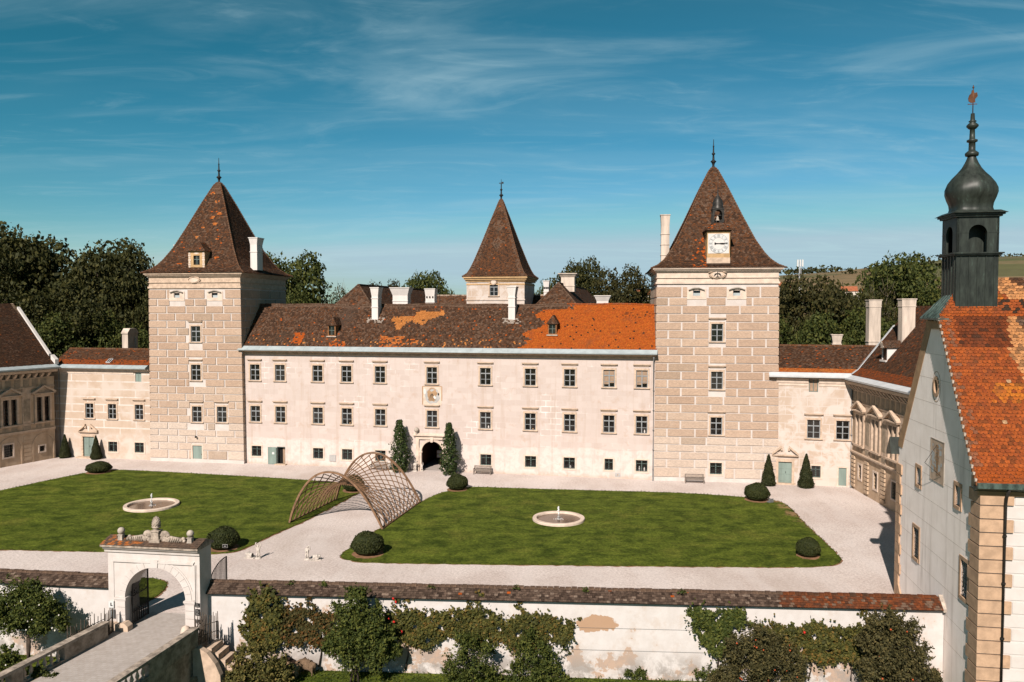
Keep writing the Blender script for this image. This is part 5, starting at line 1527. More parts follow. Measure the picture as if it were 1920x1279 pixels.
def rw_roof(o):
    C = lambda x, v, s, rng, p: mixc(ORNG, BROWN, rng.uniform(.35, .9)) if (v < .13 or rng.random() < .05) else mixc(old_tile(rng, .12, .34, .006), BROWN, .2); mb = MB()
    tiles(mb, [(.2, -.25, 12.05), (.0, .4, 12.5), (-.6, 6.0, 19.2)], [(19.5, -.25, 12.05), (19.5, .4, 12.5), (19.5, 6.0, 19.2)], .21, .17, C, seed=160)
    mb.face([(-.6, 6.0, 19.2), (19.5, 6.0, 19.2), (19.5, 12, 12), (0, 12, 12)], 1, (.1, .06, .04))
    mb.face([(.2, -.25, 12.0), (-.6, 6.0, 19.15), (0, 12, 12)], 1, (.1, .06, .04))
    rg = random.Random(9)
    for i in range(55): mb.box(-.6 + i * .36, -.26 + i * .36, 5.87, 6.13, 19.1, 19.32, 0, mixc(RUST, LICH, rg.random()))
    r = mb.build('roof', ['roof_tile', 'roof_underlay'], o)
    mb = MB(); P = [(.10, -.3, 12.08), (-.1, .4, 12.55), (-.62, 4.3, 17.2)]; q = [(x + .42, y, z + .05) for x, y, z in P]
    for i in range(2): mb.mesh([P[i], q[i], q[i + 1], P[i + 1]] + [(x, y, z + .08) for x, y, z in (P[i], q[i], q[i + 1], P[i + 1])], [(4, 5, 6, 7), (0, 1, 5, 4), (1, 2, 6, 5), (3, 0, 4, 7), (2, 3, 7, 6)])
    mb.build('valley_flashing', 'flashing', r)
    for (px, py0, py1, d, w) in ((1634, 562, 640, 4.4, .95), (1696, 560, 643, 3.4, 1.0)):
        x, z1 = FRW.on(px, py0, d); _, z0 = FRW.on(px, py1, d)
        chimney(r, x - .45, x + .45, d - .4, d + .9, z0 - .6, z1, .06, bands=(.1, .84), mat='old_chimney_plaster')
    x, z = FRW.on(1660, 682, 1.6); w = .62
    z = 12.5 + (1.5 - .4) * 1.196
    mb = MB(); mb.box(x - w, x - w + .1, 1.5, 3.1, z, z + 1.35); mb.box(x + w - .1, x + w, 1.5, 3.1, z, z + 1.35); mb.box(x - w - .1, x + w + .1, 1.3, 1.5, z - .12, z + .05)
    d = mb.build('dormer', 'white_plaster', r)
    mb = MB(); mb.box(x - w + .1, x + w - .1, 1.6, 1.7, z + .05, z + 1.3); mb.build('shutter', 'dark_wood', d)
    mb = MB(); C2 = lambda *a: old_tile(a[3], .3, .35, .05)
    e = w + .2
    tiles(mb, [(x - e, 1.1, z + 1.3), (x, 1.2, z + 2.0)], [(x + .01, 1.1, z + 1.3), (x + .02, 1.2, z + 2.0)], .2, .17, C2, seed=3)
    tiles(mb, [(x + e, 1.1, z + 1.3), (x, 1.15, z + 2.0)], [(x + e, 3.2, z + 1.35), (x, 4.0, z + 2.05)], .2, .17, C2, seed=4)
    tiles(mb, [(x - e, 3.2, z + 1.35), (x, 4.0, z + 2.05)], [(x - e, 1.1, z + 1.3), (x, 1.15, z + 2.0)], .2, .17, C2, seed=5)
    mb.extrude([(x - e, z + 1.28), (x + e, z + 1.28), (x, z + 1.98)], 'y', 1.12, 1.2, 1)
    mb.build('dormer_roof', ['roof_tile', 'mortar_lime'], d)
    return r


side_wing('side_wing', 'sunlit tan right side wing with pedimented double windows and dark roof, partly behind the chapel', FRW, .0, 19.5, [2.1, 6.05, 9.95, 13.9, 17.8], [4.05, 8.0, 11.95, 15.85], 12, 6, 19.2, rw_roof, False, 2,
          [(1.85, 2.6, 1.40, 2.83), (5.65, 6.5, 1.2, 2.8), (9.8, 10.75, 1.2, 2.8), (13.6, 14.4, 1.2, 2.8)])

# ------------------------------------------------------------------ chapel
ch = thing('chapel', 'grey gabled chapel with orange scalloped tile roof and dark onion-domed turret, at the right edge', 'chapel', FC.W(0, 0), FC.rz)
W = 12.95; AYM = W / 2; EZ = 9.85; CZ = 18.6; RZ = 20.8; SL = (RZ - EZ) / (AYM + .1); EZN = 10.7; SLN = (RZ - EZN) / (AYM + .1); DZ = EZN - EZ   # the near eave sits higher
BASE = -2.8


def gz(y): return EZN + SLN * (y + .1) if y < AYM else EZ + SL * (W - y + .1)


fy, FYF = AYM - (RZ - CZ) / SLN, AYM + (RZ - CZ) / SL                            # near shoulder of the clipped gable
wh = [(6.41, .60, 14.06, 14.93, 'o'), (9.04, .70, 8.18, 9.22, 'r'), (2.94, .70, 8.36, 9.44, 'r'), (9.25, .92, 3.55, 5.4, 'r'), (1.85, .92, 3.72, 5.65, 'r')]
mb = MB(); D = .45
hs = [(y - w / 2, y + w / 2, a, b) for y, w, a, b, k in wh]
ysx = sorted({0, W, fy, FYF, *[v for h in hs for v in h[:2]]}); zs = sorted({BASE, EZ, EZN, *[v for h in hs for v in h[2:]]})
def wtop(y): return min(CZ, gz(y))
for i in range(len(ysx) - 1):
    a, b = ysx[i], ysx[i + 1]; zz = [z for z in zs]
    for j in range(len(zz)):
        z0 = zz[j]; z1 = zz[j + 1] if j + 1 < len(zz) else None
        m = (a + b) / 2
        if z1 is not None and any(h[0] < m < h[1] and h[2] < (z0 + z1) / 2 < h[3] for h in hs): continue
        za, zb = wtop(a), wtop(b)
        if z1 is not None and z0 < min(za, zb) and z1 > min(za, zb): z1 = None; last = True
        else: last = z1 is None
        if z0 >= min(za, zb) - 1e-6 and not (z1 is None and z0 < max(za, zb)): continue
        if last: mb.face([(0, a, z0), (0, b, z0), (0, b, zb), (0, a, za)]); break
        mb.face([(0, a, z0), (0, b, z0), (0, b, z1), (0, a, z1)])
for a, b, c, d in hs:
    for q in ([(0, a, c), (0, a, d), (D, a, d), (D, a, c)], [(0, b, c), (D, b, c), (D, b, d), (0, b, d)], [(0, a, d), (0, b, d), (D, b, d), (D, a, d)], [(0, a, c), (D, a, c), (D, b, c), (0, b, c)]): mb.face(q)
mb.face([(0, W, BASE), (13, W, BASE), (13, W, EZ), (0, W, EZ)])
mb.build('wall', 'grey_plaster', ch)
mb = MB(); z = .4                                    # incised lines in the west plaster
while z < 17.8:
    y0 = max(.02, (z - EZN) / SLN) if z > EZN else 1.32; y1 = W - (z - EZ) / SL if z > EZ else W - .75
    cuts = sorted((h[0] - .25, h[1] + .25) for h in hs if h[2] - .25 < z < h[3] + .25); a = y0
    for c0, c1 in cuts + [(y1, y1)]:
        if c0 - a > .1: mb.box(-.004, .001, a, c0, z, z + .016)
        a = max(a, c1)
    z += 1.45
mb.build('plaster_line', 'old_chimney_plaster', ch)
mb = MB(); mb.face([(0, .001, BASE), (13, .001, BASE), (13, .001, EZN), (0, .001, EZN)]); mb.build('south_wall', 'south_plaster', ch)
mb = MB()                                            # ochre band along the far verge
def by(z): return W - (z - EZ) / SL + .1
pts = [(by(9.9) - .05, 9.9), (by(10.8) - .0, 10.8), (by(CZ), CZ)]
mb.extrude([(p[0] + .12, p[1]) for p in pts] + [(p[0] - .80, p[1]) for p in reversed(pts)], 'x', -.03, .3)
mb.build('verge_band', 'band_ochre', ch)
# quoins
mb = MB(); z = BASE + .2; k = 0
while z < EZN - .35:
    h = .66; ln = .95 if k % 2 else .55
    mb.box(-.10, 1.48 if k % 2 else 1.12, -.12, 1.28 if k % 2 else 1.02, z + .04, z + h)
    z += h + .03; k += 1
mb.build('quoin', 'quoin_plaster', ch)
mb = MB(); z = .9; k = 0
while z < 8.8:
    ln = .9 if k % 2 else .66
    mb.box(-.10, .3, W - ln, W + .10, z, z + .62); z += .66; k += 1
mb.extrude([(W + .1, -.5), (W + .1, .9), (W - .62, .9), (W - 1.9, -.5)], 'x', -.10, .2)
mb.build('quoin', 'quoin_plaster', ch)
mb = MB()                                            # raised pale panels on the south front
z = BASE + .2; k = 0
while z < EZN - .9:
    x = 1.56 if k % 2 else 1.2
    while x < 12: mb.box(x, x + 1.4, -.03, .0, z + .05, z + .62); x += 1.5
    z += .69; k += 1
mb.build('plaster_block', 'south_plaster', ch)
# windows in the west wall
for y, w, a, b, k in wh:
    mb = MB(); mb.face([(D - .1, y - w / 2 - .02, a), (D - .1, y + w / 2 + .02, a), (D - .1, y + w / 2 + .02, b), (D - .1, y - w / 2 - .02, b)])
    o = mb.build('window', 'glass', ch)
    mb = MB()
    if k == 'o':
        n = 24; c_ = (a + b) / 2
        for r0, r1, x0_, x1_ in ((.40, .62, -.06, .25), (.86, .90, -.012, .001)):
            rr_ = lambda r, t: (y + r * .72 * math.cos(t), c_ + r * 1.0 * math.sin(t))
            for i in range(n):
                t0, t1 = 2 * math.pi * i / n, 2 * math.pi * (i + 1) / n
                A, B, Cc, Dd = rr_(r0, t0), rr_(r1, t0), rr_(r1, t1), rr_(r0, t1)
                mb.mesh([(x0_, *A), (x0_, *B), (x0_, *Cc), (x0_, *Dd), (x1_, *A), (x1_, *B), (x1_, *Cc), (x1_, *Dd)], [(0, 1, 2, 3), (0, 3, 7, 4), (1, 5, 6, 2)])
    else:
        s = .2
        mb.box(-.04, .1, y - w / 2 - s, y - w / 2, a - s, b + s); mb.box(-.04, .1, y + w / 2, y + w / 2 + s, a - s, b + s)
        mb.box(-.04, .1, y - w / 2, y + w / 2, b, b + s); mb.box(-.07, .1, y - w / 2, y + w / 2, a - s, a)
    mb.build('surround', 'quoin_plaster', o)
    if k == 'r' and b - a > 1.5:
        mb = MB()
        for i in range(1, 4): mb.tube([(.06, y - w / 2 + w * i / 4, a), (.06, y - w / 2 + w * i / 4, b)], .016, seg=5)
        for j in range(1, 8): mb.tube([(.07, y - w / 2, a + (b - a) * j / 8), (.07, y + w / 2, a + (b - a) * j / 8)], .014, seg=5)
        mb.build('grille', 'iron', o)
# sundial
sy = 6.03; mb = MB(); mb.box(-.015, 0, sy - 1.04, sy + 1.04, 9.0, 11.4, 0)
for a, b, c, d in ((sy - 1.08, sy - 1.04, 8.96, 11.44), (sy + 1.04, sy + 1.08, 8.96, 11.44), (sy - 1.04, sy + 1.04, 11.4, 11.44), (sy - 1.04, sy + 1.04, 8.96, 9.0)): mb.box(-.03, 0, a, b, c, d, 1)
rg = random.Random(2)
for i in range(26):
    y_, z_ = sy + rg.uniform(-.75, .75), 10.35 + rg.uniform(-.85, .8); s = rg.uniform(.08, .2)
    mb.face([(-.018 - i * .0004, y_ - s, z_ - s * .8), (-.018 - i * .0004, y_ + s, z_ - s), (-.018 - i * .0004, y_ + s * .8, z_ + s), (-.018 - i * .0004, y_ - s, z_ + s * .7)], rg.choice((2, 3, 4, 2)))
for i in range(9): mb.face([(-.032, sy - .25 + rg.uniform(-.1, .1), 9.4 + i * .2), (-.032, sy + .15 + rg.uniform(-.1, .1), 9.4 + i * .2), (-.032, sy + .1, 9.56 + i * .2), (-.032, sy - .2, 9.55 + i * .2)], 3)
sd = mb.build('sundial', ['trim_stone', 'grey_stone', 'sheet_metal', 'band_ochre', 'flashing'], ch); sd['label'] = 'faded painted sundial with long rods on the grey gable wall'
mb = MB(); tip = (-.5, sy + .55, 10.0)
for a in ((-.02, sy + .05, 11.15), (-.02, sy - .65, 9.45)): mb.tube([a, tip], .013, seg=5)
mb.build('gnomon', 'iron', sd)
# roof
OR1, OR2, OR3, CRM = (0.40, 0.100, 0.022), (0.25, 0.062, 0.020), (0.52, 0.17, 0.022), (0.56, 0.27, 0.115)


def ch_col(xc, v, s, rng, p):
    X, n = p[0], rng.random()
    if v > .80 and .35 < X < 3.05 - (1 - v) * .6: c = mixc((.10, .030, .013), (.20, .05, .016), n)
    elif X > 2.1 + (1 - v) * 2.6 and X < 3.5 + (1 - v) * 2.9 and v > .45: c = mixc(CRM, (.47, .21, .08), n)
    elif X >= 3.5 + (1 - v) * 2.9 and v > .5: c = old_tile(rng, .3, .3, .05)
    elif .45 < v < .58 and 1.3 < X < 4.0 and n < .75: c = mixc(OR3, OR1, rng.random() * .7)
    elif X > 2.9 and v < .5 and n < .3: c = DARKT
    else: c = mixc(OR1, OR2, n)
    if n < .14: c = mixc(c, DARKT, .55)
    if n > .997: c = (.48, .30, .17)
    if X < .15 and rng.random() < .3: c = mixc(c, LICH, .5)
    if v < .1: c = mixc((.33, .075, .014), OR2, rng.random() * .6)
    return c


mb = MB(); XE = 13.0
S0, S1, S2 = (-.62, EZN - .40), (-.1, EZN + .2), (fy, CZ)
tiles(mb, [(-.42, S0[0], S0[1]), (-.42, S1[0], S1[1]), (-.42, S2[0], S2[1])], [(XE, S0[0], S0[1]), (XE, S1[0], S1[1]), (XE, S2[0], S2[1])], .235, .20, ch_col, lift=.035, seed=170, scallop=True)
hipx = 1.35
tiles(mb, [(-.42, fy, CZ), (hipx, AYM, RZ)], [(XE, fy, CZ), (XE, AYM, RZ)], .235, .20, ch_col, lift=.035, seed=171, scallop=True)
mb.face([(-.02, W + .5, EZ - .4), (-.02, FYF, CZ), (hipx, AYM, RZ), (XE, AYM, RZ), (XE, W + .5, EZ - .4)], 1, (.1, .06, .04))
rg = random.Random(6)
for i in range(46):                                 # mortar and edge tiles along the near verge
    k = i / 46; y = -.6 + (fy + .6) * k; z = np.interp(y, [S0[0], S1[0], S2[0]], [S0[1], S1[1], S2[1]]) + .03
    mb.box(-.50, -.40, y, y + .13, z - .12, z + .05, 2 if i % 2 else 0, (.24, .10, .045))
rf = mb.build('roof', ['roof_tile', 'roof_underlay', 'mortar_lime'], ch)
mb = MB(); mb.face([(-.5, fy - .15, CZ - .12), (hipx, AYM, RZ + .02), (-.5, FYF + .15, CZ - .12)]); mb.extrude([(fy - .15, CZ - .22), (FYF + .15, CZ - .22), (FYF + .15, CZ - .12), (fy - .15, CZ - .12)], 'x', -.5, .05)
for i in range(1, 7): y = fy + (FYF - fy) * i / 7; mb.tube([(-.5, y, CZ - .1), (hipx - (abs(y - AYM) / (AYM - fy)) * (hipx + .5), y, CZ - .1 + (RZ - CZ + .1) * (1 - abs(y - AYM) / (AYM - fy)))], .035, seg=4)
mb.build('hip_cap', 'verdigris', rf)
mb = MB(); mb.extrude([(fy + .1, CZ - .75), (fy - .1, CZ - .3), (FYF + .1, CZ - .3), (FYF - .1, CZ - .75)], 'x', -.18, .1); mb.build('gable_cornice', 'band_ochre', ch)
mb = MB()                                            # copper eaves gutter and ochre cornice on the south side
mb.extrude([(-.72, 9.25 + DZ), (-.78, 9.5 + DZ), (-.55, 9.52 + DZ), (-.5, 9.3 + DZ)], 'x', -.45, XE); mb.extrude([(-.1, 9.0 + DZ), (-.62, 9.22 + DZ), (-.62, 9.26 + DZ), (0, 9.3 + DZ)], 'x', -.42, XE)
mb.build('eaves_gutter', 'verdigris', ch)
mb = MB(); mb.extrude([(-.002, 8.75 + DZ), (-.16, 8.8 + DZ), (-.2, 9.02 + DZ), (-.002, 9.05 + DZ)], 'x', -.2, XE); mb.build('cornice', 'band_ochre', ch)
mb = MB(); mb.extrude([(W - .2, 9.4), (W + .75, 9.25), (W + .75, 9.5), (W + .1, 10.5)], 'x', -.55, .6); mb.build('eaves_return', 'copper', ch)
mb = MB(); mb.tube([(1.04, -.66, 9.3 + DZ), (1.04, -.3, 8.75 + DZ), (1.04, -.22, 8.4 + DZ), (1.04, -.22, BASE)], .075, seg=8)
for z in (7.6, 5.2, 2.4, -.2): mb.lathe([(.1, z), (.1, z + .08)], 1.04, -.22, 8)
mb.build('downpipe', 'dark_bronze', ch)
# turret
tx, ty, hw = 1.64, AYM, 1.10
mb = MB(); mb.box(tx - hw, tx + hw, ty - hw, ty + hw, 18.2, 22.1)
for i in range(5):
    u = -hw + 2 * hw * (i + .5) / 5
    for s in (-1, 1): mb.box(tx + u - .02, tx + u + .02, ty + s * hw - (.04 if s < 0 else 0), ty + s * hw + (.04 if s > 0 else 0), 19, 22.05); mb.box(tx + s * hw - (.04 if s < 0 else 0), tx + s * hw + (.04 if s > 0 else 0), ty + u - .02, ty + u + .02, 19, 22.05)
tu = mb.build('turret', 'copper', ch); tu['label'] = 'dark copper turret with arched belfry and onion dome'
mb = MB()
for o_, za, zb in ((.22, 22.1, 22.18), (.14, 22.02, 22.1), (.22, 24.28, 24.38), (.12, 24.18, 24.28)): mb.box(tx - hw - o_, tx + hw + o_, ty - hw - o_, ty + hw + o_, za + .001, zb)
mb.frustum(tx - hw - .34, tx + hw + .34, ty - hw - .34, ty + hw + .34, 24.381, 24.55, -.30, -.30)
mb.build('turret_cornice', 'copper', tu)
mb = MB(); z0, z1, zs_, r = 22.18, 24.18, 23.25, .48; T = .12
for side in range(4):
    q = MB()
    q.box(-hw, -r, -hw, -hw + T, z0, z1); q.box(r, hw, -hw, -hw + T, z0, z1)
    ap = arch_pts(0, r, zs_, 14)
    for i in range(14):
        (xa, za), (xb, zb) = ap[i], ap[i + 1]
        q.mesh([(xa, -hw, za), (xa, -hw, z1), (xb, -hw, z1), (xb, -hw, zb), (xa, -hw + T, za), (xa, -hw + T, z1), (xb, -hw + T, z1), (xb, -hw + T, zb)], [(0, 1, 2, 3), (4, 7, 6, 5), (0, 3, 7, 4)])
    q.box(-hw, -r, -hw - .015, -hw, zs_ + .02, zs_ + .05); q.box(r, hw, -hw - .015, -hw, zs_ + .02, zs_ + .05)
    c_, s_ = math.cos(side * math.pi / 2), math.sin(side * math.pi / 2)
    mb.mesh([(tx + x * c_ - y * s_, ty + x * s_ + y * c_, z) for x, y, z in q.v], q.f)
mb.box(tx - .62, tx + .62, ty - .3, ty + .62, z0, 24.1)  # added core block so the belfry openings look dark inside
mb.build('belfry', 'copper', tu)
mb = MB()
prof = [(1.18, 24.5), (1.10, 24.6), (1.06, 24.75), (1.12, 25.0), (1.28, 25.3), (1.42, 25.6), (1.44, 25.85), (1.33, 26.15), (1.10, 26.45), (.80, 26.75), (.55, 27.05), (.38, 27.35), (.27, 27.6), (.22, 27.75)]
v, f = [], []; S = 40
for r, z in prof:
    sq = max(0, min(1, (26.2 - z) / 1.4))
    for i in range(S):
        a = 2 * math.pi * i / S; rb = 1 + .045 * (1 if i % 5 == 0 else 0)
        k = 1 / max(abs(math.cos(a)), abs(math.sin(a))); k = 1 + (min(k, 1.22) - 1) * sq * .8
        v.append((tx + r * rb * k * math.cos(a) * .92, ty + r * rb * k * math.sin(a) * .92, z))
for j in range(len(prof) - 1):
    for i in range(S): f.append((j * S + i, j * S + (i + 1) % S, (j + 1) * S + (i + 1) % S, (j + 1) * S + i))
mb.mesh(v, f, 0, None, True)
mb.build('onion_dome', 'copper', tu)
mb = MB(); mb.lathe([(.22, 27.7), (.34, 27.75), (.36, 27.9), (.25, 28.0), (.18, 28.05), (.17, 28.5), (.28, 28.55), (.28, 28.65), (.15, 28.7), (.13, 29.25), (.2, 29.28), (.32, 29.42), (.30, 29.5), (.14, 29.65), (.22, 29.7), (.12, 29.78), (.10, 30.15), (.02, 30.17)], tx, ty, 14)
mb.build('finial', 'copper', tu)
mb = MB(); mb.tube([(tx, ty, 30.1), (tx, ty, 31.75)], .03, .022, 6)
q = [(-.24, 30.85), (-.1, 30.75), (.12, 30.78), (.1, 30.95), (.24, 31.12), (.2, 31.34), (.06, 31.3), (.02, 31.48), (-.08, 31.46), (-.1, 31.3), (-.2, 31.2), (-.26, 31.02)]
mb.extrude([(tx + a, b) for a, b in q], 'y', ty - .02, ty + .02); mb.box(tx - .28, tx + .22, ty - .015, ty + .015, 30.66, 30.7); mb.ball((tx, ty, 31.62), .06, 8, 6)
mb.build('weather_vane', 'vane_copper', tu)

# ------------------------------------------------------------------ garden wall
def coping(parent, x0, x1, seed, rustfrom=1e9):
    def C(xc, v, s, rng, p):
        n = rng.random()
        if p[0] > rustfrom: return mixc((.20, .058, .020), (.075, .036, .022), rng.random()) if n < .85 else LICH
        if n < .004: return ORNG
        return mixc((.045, .030, .023), (.14, .098, .075), rng.random()) if n < .92 else (.22, .165, .13)
    mb = MB()
    tiles(mb, [(x0, -.30, 2.12), (x0, .34, 2.70)], [(x1, -.30, 2.12), (x1, .34, 2.70)], .21, .145, C, lift=.045, seed=seed)
    tiles(mb, [(x1, .98, 2.12), (x1, .34, 2.70)], [(x0, .98, 2.12), (x0, .34, 2.70)], .21, .145, C, lift=.045, seed=seed + 1)
    rg = random.Random(seed); x = x0
    while x < x1 - .2:
        l = rg.uniform(.30, .38); mb.box(x, min(x1, x + l - .02), .22, .46, 2.64, 2.76 + rg.uniform(-.02, .02), 0, mixc((.12, .08, .06), LICH, rg.random()) if x < rustfrom else mixc((.18, .055, .02), BROWN, rg.random())); x += l
    return mb.build('coping', ['roof_tile', 'roof_underlay'], parent)


gw = thing('garden_wall', 'long weathered white garden wall under a tiled coping, between the gateway and the chapel', 'wall', FWALL.W(0, 0), FWALL.rz, 'walls enclosing the court')
mb = MB(); mb.box(-.2, WALL_LEN + .05, 0, .68, -3.2, 2.14); mb.build('wall', 'garden_wall_plaster', gw)
coping(gw, -.15, WALL_LEN - .1, 180, 33.5)
mb = MB(); mb.extrude([(-.32, 2.02), (.34, 2.62), (.34, 2.80), (-.32, 2.2)], 'x', WALL_LEN - .12, WALL_LEN + .25); mb.build('coping_end', 'mortar_lime', gw)
mb = MB()
for z in (.55, -.75): mb.tube([(20.5, -.05, z), (WALL_LEN - 8, -.05, z)], .006, seg=4)
mb.build('training_wire', 'lead_pipe', gw)
mb = MB(); mb.extrude([(-.27, 2.08), (.34, 2.64), (.95, 2.08)], 'x', -.15, WALL_LEN - .12); mb.build('wall_head', 'roof_underlay', gw)  # dark colour of this strip paints in the shade under the coping
gw2 = thing('garden_wall', 'shorter white garden wall left of the gateway, behind the white flowering rose tree', 'wall', FWALL2.W(0, 0), FWALL2.rz, 'walls enclosing the court')
mb = MB(); mb.box(0, WALL2_LEN, 0, .68, -3.2, 2.14); mb.build('wall', 'garden_wall_plaster', gw2)
mb = MB(); mb.extrude([(-.27, 2.08), (.34, 2.64), (.95, 2.08)], 'x', 0, WALL2_LEN - .02); mb.build('wall_head', 'roof_underlay', gw2)  # coloured dark too, as painted shade beneath the coping tiles
coping(gw2, 0, WALL2_LEN, 190)

# ------------------------------------------------------------------ gateway
ga = thing('gateway', 'cream arched gateway with ball finials and a pine cone, at the bridge head', 'gateway', FG.W(0, 0), FG.rz)
X0, X1, CXG, RG, SZ, TOP, DG = -1.0, 4.85, 2.03, 1.93, 1.83, 4.98, 1.3
mb = MB()
mb.box(X0, CXG - RG, 0, DG, -2.6, SZ); mb.box(CXG + RG, X1, 0, DG, -2.6, SZ); mb.box(X0, CXG - RG, 0, DG, SZ, TOP); mb.box(CXG + RG, X1, 0, DG, SZ, TOP)
ap = arch_pts(CXG, RG, SZ, 28)
for i in range(28):
    (xa, za), (xb, zb) = ap[i], ap[i + 1]
    mb.mesh([(xa, 0, za), (xa, 0, TOP), (xb, 0, TOP), (xb, 0, zb), (xa, DG, za), (xa, DG, TOP), (xb, DG, TOP), (xb, DG, zb)], [(0, 1, 2, 3), (4, 7, 6, 5), (0, 3, 7, 4), (1, 5, 6, 2)])
mb.build('wall', 'gate_plaster', ga)
mb = MB()
for i in range(15):                                 # voussoirs with open joints
    a0, a1 = math.pi * (i + .015) / 15, math.pi * (i + .985) / 15
    arch_ring(mb, CXG, RG + .005, RG + (.40 if i != 7 else .46), SZ, -.07 - (.05 if i == 7 else 0), .2, 4, 0, a0, a1)
arch_ring(mb, CXG, RG + .40, RG + .50, SZ, -.035, 0, 30)
for sx in (-1, 1):
    c_ = CXG + sx * (RG + .27)
    z = .35
    for i in range(3): mb.box(c_ - .28, c_ + .28, -.09, .35, z + .01, z + .46); z += .475
    mb.box(c_ - .36, c_ + .36, -.16, .4, SZ - .06, SZ + .06); mb.box(c_ - .33, c_ + .33, -.12, .4, SZ - .14, SZ - .06)
mb.build('arch_stone', 'gate_plaster', ga)
mb = MB()
mb.box(X0 + .35, X1 - .35, -.1, 0, 4.02, 4.14); mb.box(X0 + .35, X1 - .3, -.06, 0, 4.14, 4.2); mb.box(4.40, 4.58, -.06, -.001, SZ + .1, 4.02); mb.box(4.62, 4.66, -.03, -.001, -.2, 4.02); mb.box(X0 + .2, X0 + .38, -.03, -.001, .2, 4.02)
mb.extrude([(0, 4.55), (-.1, 4.6), (-.12, 4.72), (-.28, 4.85), (-.36, 4.98), (-.002, 4.98), (-.002, 4.55)], 'x', X0 - .15, X1 + .05)
mb.build('cornice', 'gate_plaster', ga)
mb = MB(); mb.extrude([(-.42, 4.982), (-.42, 5.1), (.65, 5.42), (DG + .15, 5.1), (DG + .15, 4.982)], 'x', X0 - .22, X1 + .12)
C = lambda xc, v, s, rng, p: (mixc(mixc(ORNG, OCHR, .6), LICH, rng.random() * .6) if p[0] < 1.3 and rng.random() < .55 else mixc((.12, .085, .065), LICH, rng.random()))
tiles(mb, [(X0 - .22, -.43, 5.12), (X0 - .22, .6, 5.44)], [(X1 + .12, -.43, 5.12), (X1 + .12, .6, 5.44)], .22, .2, C, 1, 2, seed=200)
mb.build('gate_roof', ['weathered_stone', 'roof_tile', 'roof_underlay'], ga)
for x in (-.22, 4.2):
    mb = MB(); mb.frustum(x - .17, x + .17, .0, .34, 5.15, 5.55, -.05, -.05); mb.box(x - .15, x + .15, .02, .32, 5.55, 5.62); mb.ball((x, .17, 5.82), .21, 14, 10); mb.build('ball_finial', 'grey_stone', ga)
mb = MB(); x, y = 2.03, .2
mb.box(x - .34, x + .34, y - .26, y + .26, 5.1, 5.42); mb.frustum(x - .25, x + .25, y - .2, y + .2, 5.42, 5.86, -.04, -.03); mb.box(x - .27, x + .27, y - .22, y + .22, 5.86, 5.94)
mb.lathe([(.17, 5.94), (.10, 6.0), (.22, 6.08), (.27, 6.15), (.18, 6.18), (.22, 6.25), (.235, 6.36), (.21, 6.5), (.15, 6.64), (.07, 6.74), (.015, 6.78)], x, y, 14)
for j in range(7):
    zz = 6.22 + j * .075; r = float(np.interp(zz, [6.2, 6.36, 6.5, 6.64, 6.76], [.215, .235, .21, .15, .05]))
    for i in range(9): a = (i + .5 * (j % 2)) * 2 * math.pi / 9; mb.ball((x + r * math.cos(a), y + r * math.sin(a), zz), .033, 5, 4)
mb.build('pine_cone_finial', 'weathered_stone', ga)
for sx in (-1, 1):                                  # scrolls tapering outwards into leaf garlands
    mb = MB(); pts = []
    for i in range(30):
        t = i / 29; a = math.pi * 1.5 - t * 3.2 * math.pi; r = .27 * (1 - t * .82); pts.append((x + sx * (.56 + r * math.cos(a)), y, 5.56 + r * math.sin(a)))
    mb.tube(pts, .085, .05, 6, sq=2.2)
    mb.tube([(x + sx * .62, y, 5.30), (x + sx * .95, y, 5.46), (x + sx * 1.3, y, 5.40), (x + sx * 1.72, y, 5.36)], .13, .10, 7, sq=1.5)
    for i in range(6): mb.tube([(x + sx * (.86 + i * .13), y - .17, 5.30), (x + sx * (.92 + i * .13), y - .12, 5.52 - i * .012), (x + sx * (.98 + i * .13), y + .1, 5.55 - i * .012)], .05, .04, 5)
    mb.ball((x + sx * 1.72, y - .02, 5.48), .12, 8, 6); mb.ball((x + sx * 1.60, y - .08, 5.40), .10, 7, 5); mb.ball((x + sx * 1.80, y - .06, 5.37), .10, 7, 5)
    mb.build('volute', 'weathered_stone', ga)


def iron_leaf(hx, hy, ang, wid, name='gate_leaf'):
    mb = MB(); H = lambda u: 1.9 + 1.75 * math.sqrt(max(0, 1 - ((wid - u) / wid) ** 2)) * 1.0
    n = 15
    for i in range(n + 1):
        u = .03 + (wid - .06) * i / n; t = .028 if i in (0, n) else .014
        mb.box(u - t, u + t, -t, t, .08, H(u) - .1)
    for z in (.12, .75, 1.75): mb.box(.03, wid - .03, -.02, .02, z, z + .06)
    for i in range(8): u = .12 + (wid - .24) * i / 7; mb.box(u - .012, u + .012, -.012, .012, .15, .95)
    pts = [(wid * i / 12, 0, H(wid * i / 12) - .08) for i in range(13)]; mb.tube(pts, .03, seg=5)
    for c_ in (.45, 1.0, 1.5): mb.tube([(c_ + .16 * math.cos(a * .5), 0, 2.0 + .16 * math.sin(a * .5)) for a in range(13)], .016, seg=4)
    o = mb.build(name, 'iron', ga); o.location = (hx, hy, 0); o.rotation_euler = (0, 0, ang); return o


